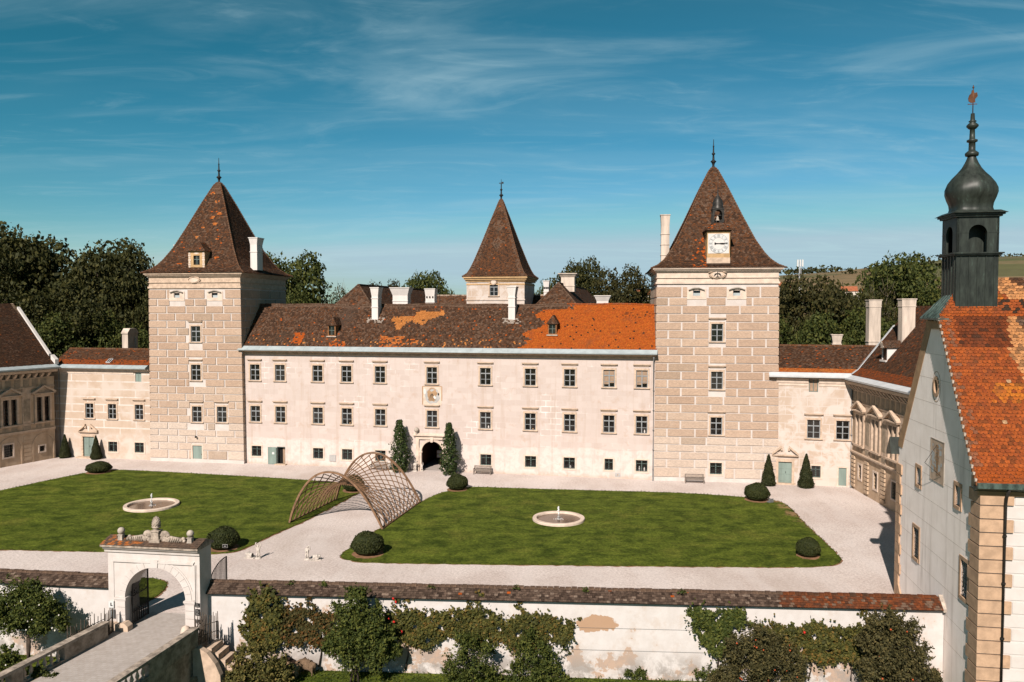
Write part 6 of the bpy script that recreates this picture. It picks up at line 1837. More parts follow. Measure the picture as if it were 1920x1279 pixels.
iron_leaf(CXG - RG + .13, .35, R(91), 1.75)
iron_leaf(CXG + RG + .62, DG + .05, R(82), 1.85)
mb = MB(); mb.box(X0 - .05, CXG - RG + .12, -.42, -.02, -.2, .38); mb.extrude([(CXG - RG - .05, -.2), (CXG - RG + .45, -.2), (CXG - RG + .42, .3), (CXG - RG + .2, .5), (CXG - RG - .05, .48)], 'y', -.5, .0); mb.build('guard_stone', 'trim_stone', ga)
mb = MB(); mb.lathe([(.28, -.1), (.27, .2), (.2, .42), (.05, .5)], CXG + RG + .1, -.28, 10); mb.build('guard_stone', 'pale_trim', ga)
mb = MB(); mb.box(-.95, -.62, -.1, 0, 1.22, 1.62, 0)
mb.mesh([(-.83, -.104, 1.34), (-.76, -.104, 1.34), (-.76, -.104, 1.54), (-.83, -.104, 1.54)], [(0, 1, 2, 3)], 1); mb.mesh([(-.76, -.104, 1.34), (-.69, -.104, 1.34), (-.69, -.104, 1.39), (-.76, -.104, 1.39)], [(0, 1, 2, 3)], 1)
tag(mb.build('sign', ['white_sign', 'black_sign'], None, FG.W(0, 0), FG.rz), 'small white square sign with a dark angular mark on the left gate pier', 'sign')
mb = MB(); mb.box(-.82, -.58, -.12, 0, .62, 1.12, 0); mb.box(-.76, -.64, -.13, -.12, .72, 1.04, 1)
tag(mb.build('intercom', ['numeral_grey', 'sheet_metal'], None, FG.W(0, 0), FG.rz), 'grey intercom box with pale screen below the white sign on the left gate pier', 'intercom')
for i, (za, zb, w_) in enumerate(((1.55, 1.77, 'topmost of the three black plaques beside the arch, a single short strip'), (1.05, 1.42, 'middle and tallest of the three black plaques beside the arch'), (.60, .80, 'lowest of the three black plaques beside the arch, set apart below'))):
    mb = MB(); mb.box(4.57, 4.83, -.06, 0, za, zb, 0)
    for j in range(int((zb - za) / .08)): mb.box(4.60, 4.80 - (j % 2) * .05, -.064, -.06, za + .05 + j * .08, za + .065 + j * .08, 1)
    o = tag(mb.build('plaque', ['black_sign', 'sign_text'], None, FG.W(0, 0), FG.rz), w_, 'plaque', 'black plaques on the gateway')

# ------------------------------------------------------------------ bridge to the gateway
mb = MB(); mb.face([(-.75, -15, .006), (5.0, -15, .006), (5.15, -2, .006), (4.6, -.3, .006), (3.96, 0, .006), (3.96, 2.6, .006), (.10, 2.6, .006), (.10, 0, .006), (-.4, -.4, .006), (-.15, -2, .006)])
setting(mb.build('road', 'cobble', None, FG.W(0, 0), FG.rz))
br = thing('bridge', 'weathered stone bridge with balustrades leading up to the arched gateway', 'bridge', FG.W(0, 0), FG.rz)
mb = MB(); mb.box(-.9, 5.3, -15, .0, -.5, .0); mb.box(4.95, 5.28, -6.2, 0, -2.8, -.5); mb.box(-.8, -.3, -6.2, 0, -2.8, -.5); mb.build('deck', 'parapet_stone', br)


def baluster(mb, x, y, z0, z1):
    h = z1 - z0; mb.lathe([(.10, z0), (.10, z0 + h * .08), (.05, z0 + h * .14), (.075, z0 + h * .25), (.11, z0 + h * .38), (.08, z0 + h * .55), (.045, z0 + h * .72), (.05, z0 + h * .84), (.10, z0 + h * .9), (.10, z1)], x, y, 8)


def parapet(xf, xn, ynear, solid_to, side):
    """xf at y=-1.6, xn at y=-9; solid wall near the gate, balusters beyond."""
    X = lambda y: xf + (xn - xf) * (y + 1.6) / -7.4
    T = .34
    def sl(mb, ya, yb, za, zb, t=T, m=0):
        a, b = X(ya), X(yb); mb.mesh([(a - t / 2, ya, za), (a + t / 2, ya, za), (b + t / 2, yb, za), (b - t / 2, yb, za), (a - t / 2, ya, zb), (a + t / 2, ya, zb), (b + t / 2, yb, zb), (b - t / 2, yb, zb)], [(0, 1, 2, 3), (4, 7, 6, 5), (0, 4, 5, 1), (1, 5, 6, 2), (2, 6, 7, 3), (3, 7, 4, 0)], m)
    mb = MB(); sl(mb, -1.5, solid_to, -.1, .82); y = solid_to
    sl(mb, solid_to, -14.5, -.1, .12); sl(mb, solid_to - 2.6, solid_to - 3.3, .12, .82); sl(mb, solid_to - 6.2, solid_to - 6.9, .12, .82)
    o = mb.build('parapet', 'parapet_stone', br)
    mb = MB(); sl(mb, -1.45, -14.5, .82, .98, .46); mb.build('handrail', 'weathered_stone', o)
    y = solid_to - .28
    while y > -12:
        if not any(solid_to - a - .15 > y > solid_to - b - .1 for a, b in ((2.45, 3.3), (6.1, 6.9))):
            q = MB(); baluster(q, X(y), y, .12, .82); q.build('baluster', 'trim_stone', o)
        y -= .42
    return X


XL = parapet(-.20, -1.05, -10, -4.6, -1)
XR = parapet(5.38, 4.90, -10, -5.7, 1)
for side, (x0, dx, lbl) in enumerate(((-.28, -1, 'spiky rail fence of thin pickets between the bridge and the left gate pier'), (5.35, 1, 'spiky rail fence of thin pickets right of the gateway at the head of the stairs'))):
    mb = MB(); rg = random.Random(side)
    if side == 0:
        line = [(-.25, -1.45), (-.35, -.55)]; ext = [(-.62, -1.0), (-1.0, -3.6)]
    else:
        line = [(5.38, -1.5), (5.15, -.2)]; ext = [(5.45, -1.3), (6.1, -.25)]
    for (a, b), n in ((line, 8), (ext, 11)):
        for i in range(n + 1):
            k = i / n; px_, py_ = a[0] + (b[0] - a[0]) * k, a[1] + (b[1] - a[1]) * k; lx, ly = rg.uniform(-.06, .06), rg.uniform(-.06, .06); h = rg.uniform(1.25, 1.55)
            mb.tube([(px_, py_, -.1), (px_ + lx, py_ + ly, h)], .036, .02, 5)
        for z in (.35, .9): mb.tube([(a[0], a[1], z), (b[0], b[1], z)], .022, seg=4)
    tag(mb.build('picket_fence', 'picket', None, FG.W(0, 0), FG.rz), lbl, 'fence', 'picket fences at the bridge head')
st = thing('staircase', 'small stone stair with curved cheek wall, descending from bridge head to sheep garden', 'stairs', FG.W(0, 0), FG.rz)
for i in range(5):
    mb = MB(); mb.box(5.75 + i * .36, 6.17 + i * .36, -1.15 + i * .10, .15 + i * .02, -2.6, -.35 - i * .36); mb.build('step', 'trim_stone', st)
mb = MB(); mb.extrude([(5.35, -2.6), (5.35, -.15), (5.7, -.10), (6.2, -.35), (6.7, -.95), (7.0, -1.6), (7.05, -2.6)], 'y', -1.75, -1.4); mb.build('cheek_wall', 'trim_stone', st)

# ------------------------------------------------------------------ things in the court


def fountain(x, y, r, label, seed):
    o = thing('fountain', label, 'fountain', (x, y, .05), 0, 'round basins in the lawns')
    mb = MB(); mb.lathe([(r, 0), (r, .16), (r - .03, .22), (r - .34, .22), (r - .38, .16), (r - .42, -.02), (r - .75, -.05)], 0, 0, 48, 0, False, False); mb.build('basin', 'pale_trim', o)
    mb = MB(); mb.lathe([(.01, .06), (r - .36, .06)], 0, 0, 40, 0, True, False); mb.build('pool', 'water', o)
    mb = MB(); mb.lathe([(.12, .05), (.10, .28), (.14, .3), (.03, .36)], 0, 0, 10); mb.build('nozzle', 'box_grey', o)
    rg = random.Random(seed); mb = MB()
    for i in range(30):
        z = .4 + .75 * rg.random() ** .8; s = .018 + .022 * rg.random(); w = .035 + .05 * (1 - z / 1.2)
        mb.ball((rg.gauss(0, w), rg.gauss(0, w), z), s, 5, 4, 0, rg.uniform(1.2, 2.6))
    mb.tube([(0, 0, .3), (.02, 0, .7), (.0, .02, 1.05)], .016, .03, 6)
    for i in range(30): a = rg.random() * 6.28; d = rg.uniform(.1, .45); mb.ball((d * math.cos(a), d * math.sin(a), .075), .035, 5, 3, 0, .4)
    mb.build('jet', 'spray', o)
    return o


fountain(-34.7, 76.0, 2.5, 'round stone fountain basin with small water jet in the left lawn, behind the gateway', 1)
fountain(4.2, 71.0, 2.35, 'round stone fountain basin with small water jet in the right lawn', 2)


def bench(loc, rz, label):
    o = thing('bench', label, 'bench', loc, rz, 'wooden benches along the palace wall'); w = .98
    mb = MB()
    for i in range(5): mb.box(-w, w, -.48 + i * .105, -.40 + i * .105, .40, .44)
    mb.build('seat', 'bench_wood', o)
    mb = MB(); n = 17
    for i in range(n): x = -w + .08 + (2 * w - .16) * i / (n - 1); mb.box(x - .03, x + .03, .05, .08, .44, .88)
    mb.box(-w, w, .04, .1, .88, .95); mb.box(-w, w, .04, .1, .46, .51); mb.build('backrest', 'bench_wood', o)
    for sx in (-1, 1):
        mb = MB(); mb.box(sx * w - .04, sx * w + .04, -.5, -.42, 0, .64); mb.build('leg', 'bench_wood', o)
        mb = MB(); mb.box(sx * w - .04, sx * w + .04, .03, .11, 0, .95); mb.build('leg', 'bench_wood', o)
        mb = MB(); mb.box(sx * w - .045, sx * w + .045, -.55, .12, .64, .69); mb.build('armrest', 'bench_wood', o)
        mb = MB(); mb.box(sx * w - .03, sx * w + .03, -.42, .03, .32, .40); mb.build('rail', 'bench_wood', o)
    return o


bench(FM.W(30.45, -.55), FM.rz, 'grey wooden bench against the palace wall right of the entrance portal')
bench(FM.W(17.9, -.7), FM.rz, 'grey wooden bench against the palace wall seen through the lattice pavilion')
bench(FTR.W(4.25, -.75), FTR.rz, 'grey wooden bench at the foot of the clock tower')

# statues, grown as single bodies over a small skeleton


def skin_body(name, joints, bones, mat, parent=None, loc=(0, 0, 0), rz=0, scale=1.0, sub=2):
    me = bpy.data.meshes.new(name); me.from_pydata([j[:3] for j in joints], bones, []); me.materials.append(M[mat])
    o = bpy.data.objects.new(name, me); COL.objects.link(o); o.parent = parent; o.location = loc; o.rotation_euler = (0, 0, rz); o.scale = (scale,) * 3
    sk = o.modifiers.new('skin', 'SKIN'); sk.use_smooth_shade = True
    lay = me.skin_vertices[0].data
    for i, j in enumerate(joints): lay[i].radius = (j[3], j[4] if len(j) > 4 else j[3])
    lay[0].use_root = True
    s = o.modifiers.new('sub', 'SUBSURF'); s.levels = sub; s.render_levels = sub
    return o


def putto(arms_up, lean, loc, rz, label, sc=1.0, group='small stone figures'):
    o = thing('statue', label, 'statue', loc, rz, group); L = lean
    J = [(0, 0, .50, .10), (L * .3, 0, .64, .115), (L * .6, 0, .78, .12), (L * .8, 0, .88, .05), (L, 0, .97, .085), (L, -.01, 1.05, .07),
         (-.07, .0, .44, .075), (-.08, -.04, .28, .06), (-.09, .0, .12, .045), (-.09, -.06, .10, .035),
         (.07, 0, .44, .075), (.10, -.05, .28, .06), (.10, .02, .12, .045), (.10, -.04, .10, .035),
         (L * .6 - .13, 0, .83, .05), (L * .6 + .13, 0, .83, .05)]
    if arms_up: J += [(L - .20, -.02, .98, .042), (L - .17, -.03, 1.16, .035), (L - .12, -.02, 1.26, .05), (L + .2, -.02, .98, .042), (L + .18, -.03, 1.16, .035), (L + .13, -.02, 1.26, .05)]
    else: J += [(L - .2, -.06, .72, .042), (L - .1, -.16, .66, .035), (L - .02, -.18, .66, .05), (L + .21, -.03, .74, .042), (L + .2, -.06, 1.0, .035), (L + .1, -.05, 1.10, .06)]
    B = [(0, 1), (1, 2), (2, 3), (3, 4), (4, 5), (0, 6), (6, 7), (7, 8), (8, 9), (0, 10), (10, 11), (11, 12), (12, 13), (2, 14), (2, 15), (14, 16), (16, 17), (17, 18), (15, 19), (19, 20), (20, 21)]
    skin_body('body', J, B, 'statue_stone', o)
    mb = MB(); mb.lathe([(.24, 0), (.24, .05), (.20, .06), (.19, .12)], 0, 0, 12); mb.build('base', 'statue_stone', o)
    o.scale = (sc,) * 3
    return o


def lump(loc, rz, label, sc=1.0):
    o = thing('statue', label, 'statue', loc, rz, 'small stone figures')
    J = [(0, 0, .22, .2), (.2, 0, .25, .19), (-.2, 0, .22, .18), (.36, 0, .34, .10), (.44, 0, .36, .07), (.14, -.12, .06, .06), (-.18, -.12, .06, .06), (.14, .12, .06, .06), (-.18, .12, .06, .06)]
    skin_body('body', J, [(0, 1), (0, 2), (1, 3), (3, 4), (1, 5), (2, 6), (1, 7), (2, 8)], 'statue_stone', o)
    mb = MB(); mb.box(-.4, .45, -.2, .2, 0, .06); mb.build('base', 'statue_stone', o); o.scale = (sc,) * 3
    return o


putto(True, 0, (-19.35, 60.0, 0), .2, 'pale stone child figure with both arms raised, on the gravel nearest the gateway')
lump((-20.0, 60.15, 0), 2.9, 'low crouching stone animal left of the stone child with raised arms', .95)
putto(False, .05, (-15.55, 59.75, 0), -.2, 'pale stone child figure carrying a load, on the gravel path before the lawns')
lump((-14.9, 59.6, 0), .2, 'low crouching stone animal right of the load-carrying stone child', .95)
FP = lambda x, y: FM.W(x, y)
putto(False, .03, FP(22.35, -.75), -.2, 'little stone figure at the left foot of the entrance portal', 1.15)
putto(True, 0, FP(23.05, -.35), -.2, 'smallest stone figure, just inside the left jamb of the entrance portal', .8)
putto(False, -.05, FP(25.95, -.7), -.2, 'little stone figure at the right foot of the entrance portal', 1.1)
for x, y, l in ((19.6, -1.2, 'low carved stone urn left of the left magnolia by the entrance'), (26.6, -1.35, 'low carved stone urn in front of the right magnolia by the entrance')):
    mb = MB(); mb.lathe([(.34, 0), (.34, .12), (.18, .2), (.16, .32), (.34, .45), (.5, .68), (.56, .86), (.6, .9), (.6, .97), (.5, .97), (.46, .86)], 0, 0, 16); tag(mb.build('stone_urn', 'statue_stone', None, FP(x, y)), l, 'urn', 'stone urns at the portal')
mb = MB(); mb.box(-.28, .28, -.2, .2, .02, .1); mb.box(-.2, .2, -.14, .02, .1, .34); mb.box(-.24, .24, -.2, -.14, .08, .38)
tag(mb.build('floodlight', 'numeral_grey', None, (25.35, 77.5, .04), R(30)), 'small dark floodlight on the grass beside the round bush near the clock tower', 'floodlight')
o = thing('notice_board', 'dark framed notice board standing inside the entrance passage', 'notice board', FM.W(24.2, 3.4, .02), FM.rz)
mb = MB(); mb.box(-.06, .06, -.03, .03, 0, .9); mb.build('post', 'dark_wood', o)
mb = MB(); mb.box(-.48, .48, -.04, .04, .9, 1.35); mb.box(-.42, .42, -.05, -.04, .95, 1.3, 1); mb.box(-.48, .48, -.04, .04, 1.36, 1.85); mb.box(-.42, .42, -.05, -.04, 1.41, 1.8, 1); mb.build('board', ['dark_wood', 'box_grey'], o)

# lattice pavilion over the path
FLp, FRp, FLq, FRq = [np.array(p) for p in ((-19.75, 70.0), (-11.15, 67.9), (-17.5, 78.6), (-9.0, 77.5))]


def pav(s, t):
    a, b = FLp + (FLq - FLp) * t, FRp + (FRq - FRp) * t
    h = 4.7 + .05 * t - 1.95 * (4 * t * (1 - t)) ** .9
    q = a + (b - a) * s
    return (q[0], q[1], .06 + h * (1 - abs(2 * s ** .86 - 1) ** 2.15))


pv = thing('pavilion', 'curved open lattice pavilion of brown laths spanning the path between the lawns', 'pavilion')
for t in (0.0, 1.0):
    mb = MB(); pts = [Vector(pav(i / 36, t)) for i in range(37)]
    mb.tube(pts, .085, seg=4, smooth=False, sq=1.4); dv = Vector((FLq[0] - FLp[0], FLq[1] - FLp[1], 0)).normalized() * (.16 if t == 0 else -.16)
    mb.tube([p + dv for p in pts], .06, seg=4, smooth=False)
    for i in range(0, 37, 2): mb.tube([pts[i], pts[i] + dv], .05, seg=4, smooth=False)
    o = mb.build('end_arch', 'slat_wood', pv)
    mb = MB(); mb.tube([p + Vector((0, 0, .07)) for p in pts[15:20]], .07, seg=4, smooth=False); mb.build('crown_plate', 'pale_wood', o)
for s in (0, 1):
    mb = MB(); mb.tube([pav(s, i / 8) for i in range(9)], .09, seg=4, smooth=False); mb.build('ground_beam', 'dark_wood', pv)
N = 12
for fam in (1, -1):
    for i in range(-N, N + 1):
        pts = []
        for j in range(41):
            s = j / 40; t = i / N * 1.0 + (s * .95 if fam == 1 else (1 - s) * .95)
            if 0 <= t <= 1: pts.append(Vector(pav(s, t)) + Vector((0, 0, .04 * fam)))
        if len(pts) > 3:
            mb = MB(); mb.tube(pts, .040, seg=4, smooth=False, sq=1.3); mb.build('lath', 'slat_wood', pv)

# sheep


def sheep(loc, rz, mat, label, graze=True, sc=1.0):
    hz = .28 if graze else .86
    J = [(0, 0, .62, .27, .29), (.3, 0, .63, .26, .28), (-.32, 0, .62, .26, .28), (-.52, 0, .60, .18, .2), (.52, 0, .66, .17, .19), (.70, 0, .58 if graze else .82, .11), (.86, 0, hz + .12, .085), (.98, 0, hz, .05),
         (.34, .13, .36, .085), (.34, .13, .18, .045), (.36, .13, .03, .04), (.34, -.13, .36, .085), (.34, -.13, .18, .045), (.36, -.13, .03, .04),
         (-.40, .13, .38, .10), (-.46, .13, .2, .045), (-.43, .13, .03, .04), (-.40, -.13, .38, .10), (-.46, -.13, .2, .045), (-.43, -.13, .03, .04), (-.62, 0, .5, .05),
         (.82, .12, hz + .2, .035), (.82, -.12, hz + .2, .035)]
    B = [(0, 1), (0, 2), (2, 3), (1, 4), (4, 5), (5, 6), (6, 7), (1, 8), (8, 9), (9, 10), (1, 11), (11, 12), (12, 13), (2, 14), (14, 15), (15, 16), (2, 17), (17, 18), (18, 19), (3, 20), (6, 21), (6, 22)]
    return tag(skin_body('sheep', J, B, mat, None, loc, rz, sc), label, 'sheep', 'sheep at the foot of the wall')


sheep((-12.95, 45.55, GZ), R(172), 'wool_beige', 'light beige sheep grazing in the middle of the small flock at the wall foot')
sheep((-12.05, 45.95, GZ), R(160), 'wool_brown', 'grey-brown sheep with its rump towards the tree, rightmost of the flock')
sheep((-13.55, 46.15, GZ), R(20), 'wool_dark', 'dark brown sheep behind the beige sheep, close to the wall')
sheep((-15.4, 45.6, GZ), R(95), 'wool_beige', 'tan sheep half hidden behind the yellowing shrub')
x_, y_, z_ = G(369, 1283, GZ)
sheep((x_, y_ - .5, GZ), R(20), 'wool_beige', 'tan sheep lying at the bottom edge below the stair', False, .8)

# ------------------------------------------------------------------ foliage


def leaf_object(name, P, size, mat, parent=None, seed=0, bias=None, aspect=.62, core=None, loc=None):
    """Many small leaf faces at the points P; bias: outward normals the leaves lean towards."""
    rng = np.random.default_rng(seed); P = np.asarray(P, float); n = len(P)
    nv = rng.normal(size=(n, 3)); nv /= np.linalg.norm(nv, axis=1)[:, None]
    if bias is not None: nv = nv * .75 + bias; nv /= np.linalg.norm(nv, axis=1)[:, None]
    a = rng.normal(size=(n, 3)); t = np.cross(nv, a); t /= np.linalg.norm(t, axis=1)[:, None] + 1e-9; b = np.cross(nv, t)
    s = size * rng.uniform(.6, 1.35, n)[:, None]
    V = np.stack([P - t * s * .5, P + b * s * aspect * .5 - t * s * .08, P + t * s * .5, P - b * s * aspect * .5 - t * s * .08], 1).reshape(-1, 3)
    F = np.arange(4 * n).reshape(-1, 4)
    cv, cf = ([], []) if core is None else core
    me = bpy.data.meshes.new(name)
    nvt, nf = len(V) + len(cv), len(F) + len(cf)
    if cv: V = np.concatenate([V, np.array(cv, float)])
    faces = [tuple(r) for r in F] + [tuple(i + 4 * n for i in f) for f in cf]
    me.from_pydata(V.tolist(), [], faces); me.materials.append(M[mat])
    o = bpy.data.objects.new(name, me); COL.objects.link(o); o.parent = parent
    if loc is not None: o.location = loc
    return o


def clip_bush(kind):
    rng = np.random.default_rng(7); n = 5200 if kind == 'dome' else 4200
    if kind == 'dome':                              # unit: radius 1, height 1
        d = rng.normal(size=(n, 3)); d /= np.linalg.norm(d, axis=1)[:, None]; d[:, 2] = np.abs(d[:, 2]) * 1.0
        lowr = rng.random(n) < .3; d[lowr, 2] *= -.45
        P = d * np.array([1, 1, .62]) + np.array([0, 0, .38]); r = (1 + .035 * np.sin(d[:, 0] * 4 + 1) * np.cos(d[:, 1] * 5) + .03 * np.sin(d[:, 2] * 7 + d[:, 0] * 3) + rng.normal(0, .022, n))[:, None]; P = (P - [0, 0, .38]) * r + [0, 0, .38]
        nb = d; q = MB(); q.lathe([(.6, .02), (.86, .16), (.95, .38), (.88, .66), (.64, .86), (.3, .95), (.02, .97)], 0, 0, 20); sz = .085
    else:
        z = rng.random(n) ** 1.25; a = rng.random(n) * 6.283; R_ = lambda z: np.where(z < .08, .17 + z * .5, .21 * (1 - (z - .08) / .92) ** .85 + .012)
        r = R_(z) * (1 + .07 * np.sin(z * 19 + a * 2) + rng.normal(0, .06, n)); P = np.stack([r * np.cos(a), r * np.sin(a), z], 1); nb = np.stack([np.cos(a), np.sin(a), .2 + 0 * a], 1)
        q = MB(); q.lathe([(.15, 0)] + [(float(R_(np.array(k))) * .93, k) for k in (.08, .2, .35, .5, .65, .8, .92)] + [(.005, .98)], 0, 0, 16); sz = .035
    return leaf_object('clipped_bush' if kind == 'dome' else 'topiary_cone', P, sz, 'leaf_box' if kind == 'dome' else 'leaf_cypress', None, 3, nb * .8, .8, (q.v, q.f))


PB, PC = clip_bush('dome'), clip_bush('cone')
lit(PB); lit(PC)
for i, (x, y, z0, rx, h, l) in enumerate([
        (-48.1, 92.0, .04, 1.36, 1.18, 'low dome of clipped box at the far left corner of the left lawn'),
        (-22.95, 62.6, .04, 1.24, 1.58, 'clipped box bush bearing a tiny sign, on the left lawn behind the gateway'),
        (-11.2, 61.1, .04, 1.24, 1.62, 'clipped box bush at the pointed near left end of the right lawn'),
        (-5.75, 83.1, .04, 1.10, 1.55, 'clipped box bush at the right lawn corner in front of the entrance'),
        (24.35, 78.5, .04, 1.20, 1.62, 'clipped box bush with a floodlight beside it, near the clock tower'),
        (22.75, 60.5, .04, .88, 1.35, 'smallest clipped box bush, at the near right corner of the right lawn'),
        (-16.6, 82.6, .04, 1.15, 1.55, 'clipped box bush seen through the laths of the pavilion')]):
    o = PB if i == 0 else dup(PB)
    o.location = (x, y, z0); o.scale = (rx, rx * .96, h * 1.02); o.rotation_euler = (0, 0, i * 1.3); tag(o, l, 'bush', 'clipped box bushes')
    mb = MB(); rg = random.Random(i); mb.face([(x + (rx - .06 + rg.uniform(-.04, .12)) * math.cos(k * .26), y - .05 + (rx - .06 + rg.uniform(-.04, .12)) * math.sin(k * .26), .056) for k in range(24)]); setting(mb.build('soil_bed', 'soil'))
for i, (x, y, h, l) in enumerate([(*FLL.W(1.75, -.75)[:2], 3.0, 'dark green clipped cone in the corner, left of the left pedimented door'), (*FLL.W(6.35, -.85)[:2], 3.0, 'dark green clipped cone right of the left pedimented door'),
                                  (*FTR.W(12.05, -1.1)[:2], 3.35, 'dark green clipped cone left of the right pedimented door, before the clock tower'), (*FRL.W(2.85, -1.3)[:2], 3.6, 'dark green clipped cone right of the right pedimented door, tallest of its pair')]):
    o = PC if i == 0 else dup(PC)
    o.location = (x, y, 0); o.scale = (h * 1.0, h * 1.0, h); o.rotation_euler = (0, 0, i); tag(o, l, 'topiary', 'clipped cones beside the doors')
mb = MB(); mb.box(-.2, .2, -.02, .02, 0, .26, 0); mb.box(-.185, .185, -.024, -.02, .015, .245, 1); mb.box(-.09, .09, -.028, -.024, .10, .12, 0); mb.box(-.04, .04, -.028, -.024, .13, .16, 0)
x_, y_, z_ = at_depth(422, 1027, 61.25); tag(mb.build('sign', ['box_grey', 'black_sign'], None, (x_, y_, z_), 0), 'tiny dark sign with white edge on the box bush behind the gateway', 'sign')


def magnolia(loc, h, r, seed, label):
    o = thing('magnolia_tree', label, 'tree', loc, 0, 'magnolias flanking the entrance'); rng = np.random.default_rng(seed)
    n = 3400; z = rng.random(n) ** 1.05; a = rng.random(n) * 6.283
    lob = 1 + .26 * np.sin(a * 3 + z * 15 + seed) + .20 * np.sin(a * 5 - z * 27)
    R_ = r * np.interp(z, [0, .12, .3, .55, .8, 1], [.70, .95, 1.0, .78, .52, .22]) * lob * rng.uniform(.6, 1.05, n)
    P = np.stack([R_ * np.cos(a), R_ * np.sin(a), .15 + z * (h - .15)], 1); nb = np.stack([np.cos(a), np.sin(a), .45 + 0 * a], 1)
    leaf_object('crown', P, .26, 'leaf_magnolia', o, seed, nb * .8, .5)
    mb = MB(); mb.tube([(0, 0, 0), (.03, 0, h * .5), (0, 0, h * .93)], .09, .02); mb.build('trunk', 'bark', o)


magnolia(FM.W(20.75, -1.5), 6.1, 1.06, 3, 'tall glossy magnolia column left of the entrance arch')
magnolia(FM.W(26.85, -1.9), 6.0, .98, 9, 'tall glossy magnolia column right of the entrance arch, slightly slimmer')

# tall trees beyond the palace


def crown_tree(seed, mat, nl=16, per=620, bare=False, spread=1.0, lo=4.5):
    """Unit tree about 20 m high and 14 m wide: trunk, limbs and a crown of leaf clumps."""
    rng = np.random.default_rng(seed); o = bpy.data.objects.new('broadleaf_tree', None); COL.objects.link(o)
    C, Rr = [], []
    for i in range(nl):
        a = i * 2.4 + rng.uniform(-.4, .4); k = (i + .5) / nl; zc = lo + 2 + k * (18.0 - lo - 2); rad = 5.4 * spread * math.sin(math.pi * min(1, .18 + .75 * (1 - k) ** .8)) ** .8 * rng.uniform(.55, 1.05)
        C.append((rad * math.cos(a), rad * math.sin(a), zc)); Rr.append(rng.uniform(1.7, 2.9))
    P, nb = [], []
    for c_, r in zip(C, Rr):
        m = int(1.75 * per * (r / 2.3) ** 2 * (.35 if bare else 1)); d = rng.normal(size=(m, 3)); d /= np.linalg.norm(d, axis=1)[:, None]
        bump = 1 + .25 * np.sin(d[:, 0] * 5 + c_[0]) * np.cos(d[:, 1] * 6 + c_[1]) + .15 * np.sin(d[:, 2] * 9)
        q = d * r * (bump * rng.uniform(.62, 1.08, m))[:, None] * np.array([1.15, 1.15, .82]) + c_
        P.append(q); nb.append(d + [0, 0, .35])
    leaf_object('crown', np.concatenate(P), .46, mat, o, seed, np.concatenate(nb) * .55, .7)
    mb = MB(); mb.tube([(0, 0, -.5), (.1, 0, 4), (-.1, .1, 9), (0, 0, 15)], .42, .10, 7)
    for c_ in C:
        z = max(3.0, c_[2] - 4.5); mb.tube([(0, 0, z), (c_[0] * .5, c_[1] * .5, z + (c_[2] - z) * .65), c_], .16, .04, 5)
        if bare:
            for j in range(4): d = rng.normal(size=3); d[2] = abs(d[2]); d /= np.linalg.norm(d); mb.tube([c_, np.array(c_) + d * 1.6, np.array(c_) + d * 2.6 + (0, 0, .5)], .06, .02, 4)
    mb.build('trunk', 'pale_bark' if bare else 'bark', o)
    return lit(o)


PROTO = {'a': crown_tree(1, 'leaf_dark'), 'b': crown_tree(2, 'leaf_dark', 20, 560, spread=1.1, lo=2.5), 'c': crown_tree(3, 'leaf_mid', 15, 620), 'd': crown_tree(4, 'leaf_brown', 15, 560, lo=3.0),
         'e': crown_tree(5, 'leaf_brown', 12, 420, True, .8), 'f': crown_tree(6, 'leaf_mid', 18, 600, spread=1.1, lo=1.5)}
USED = set()


def far_tree(kind, px, Y, top, wpx, label, rot=0.0, base=-.6):
    X, _, zt = at_depth(px, top, Y); h = zt - base; w = wpx / FOC * Y * 1.22
    p = PROTO[kind]; o = p if kind not in USED else dup(p); USED.add(kind)
    o.location = (X, Y, base); o.rotation_euler = (0, 0, rot); o.scale = (w / 13.6, w / 13.6, h / 20.0)
    return tag(o, label, 'tree', 'trees beyond the palace')


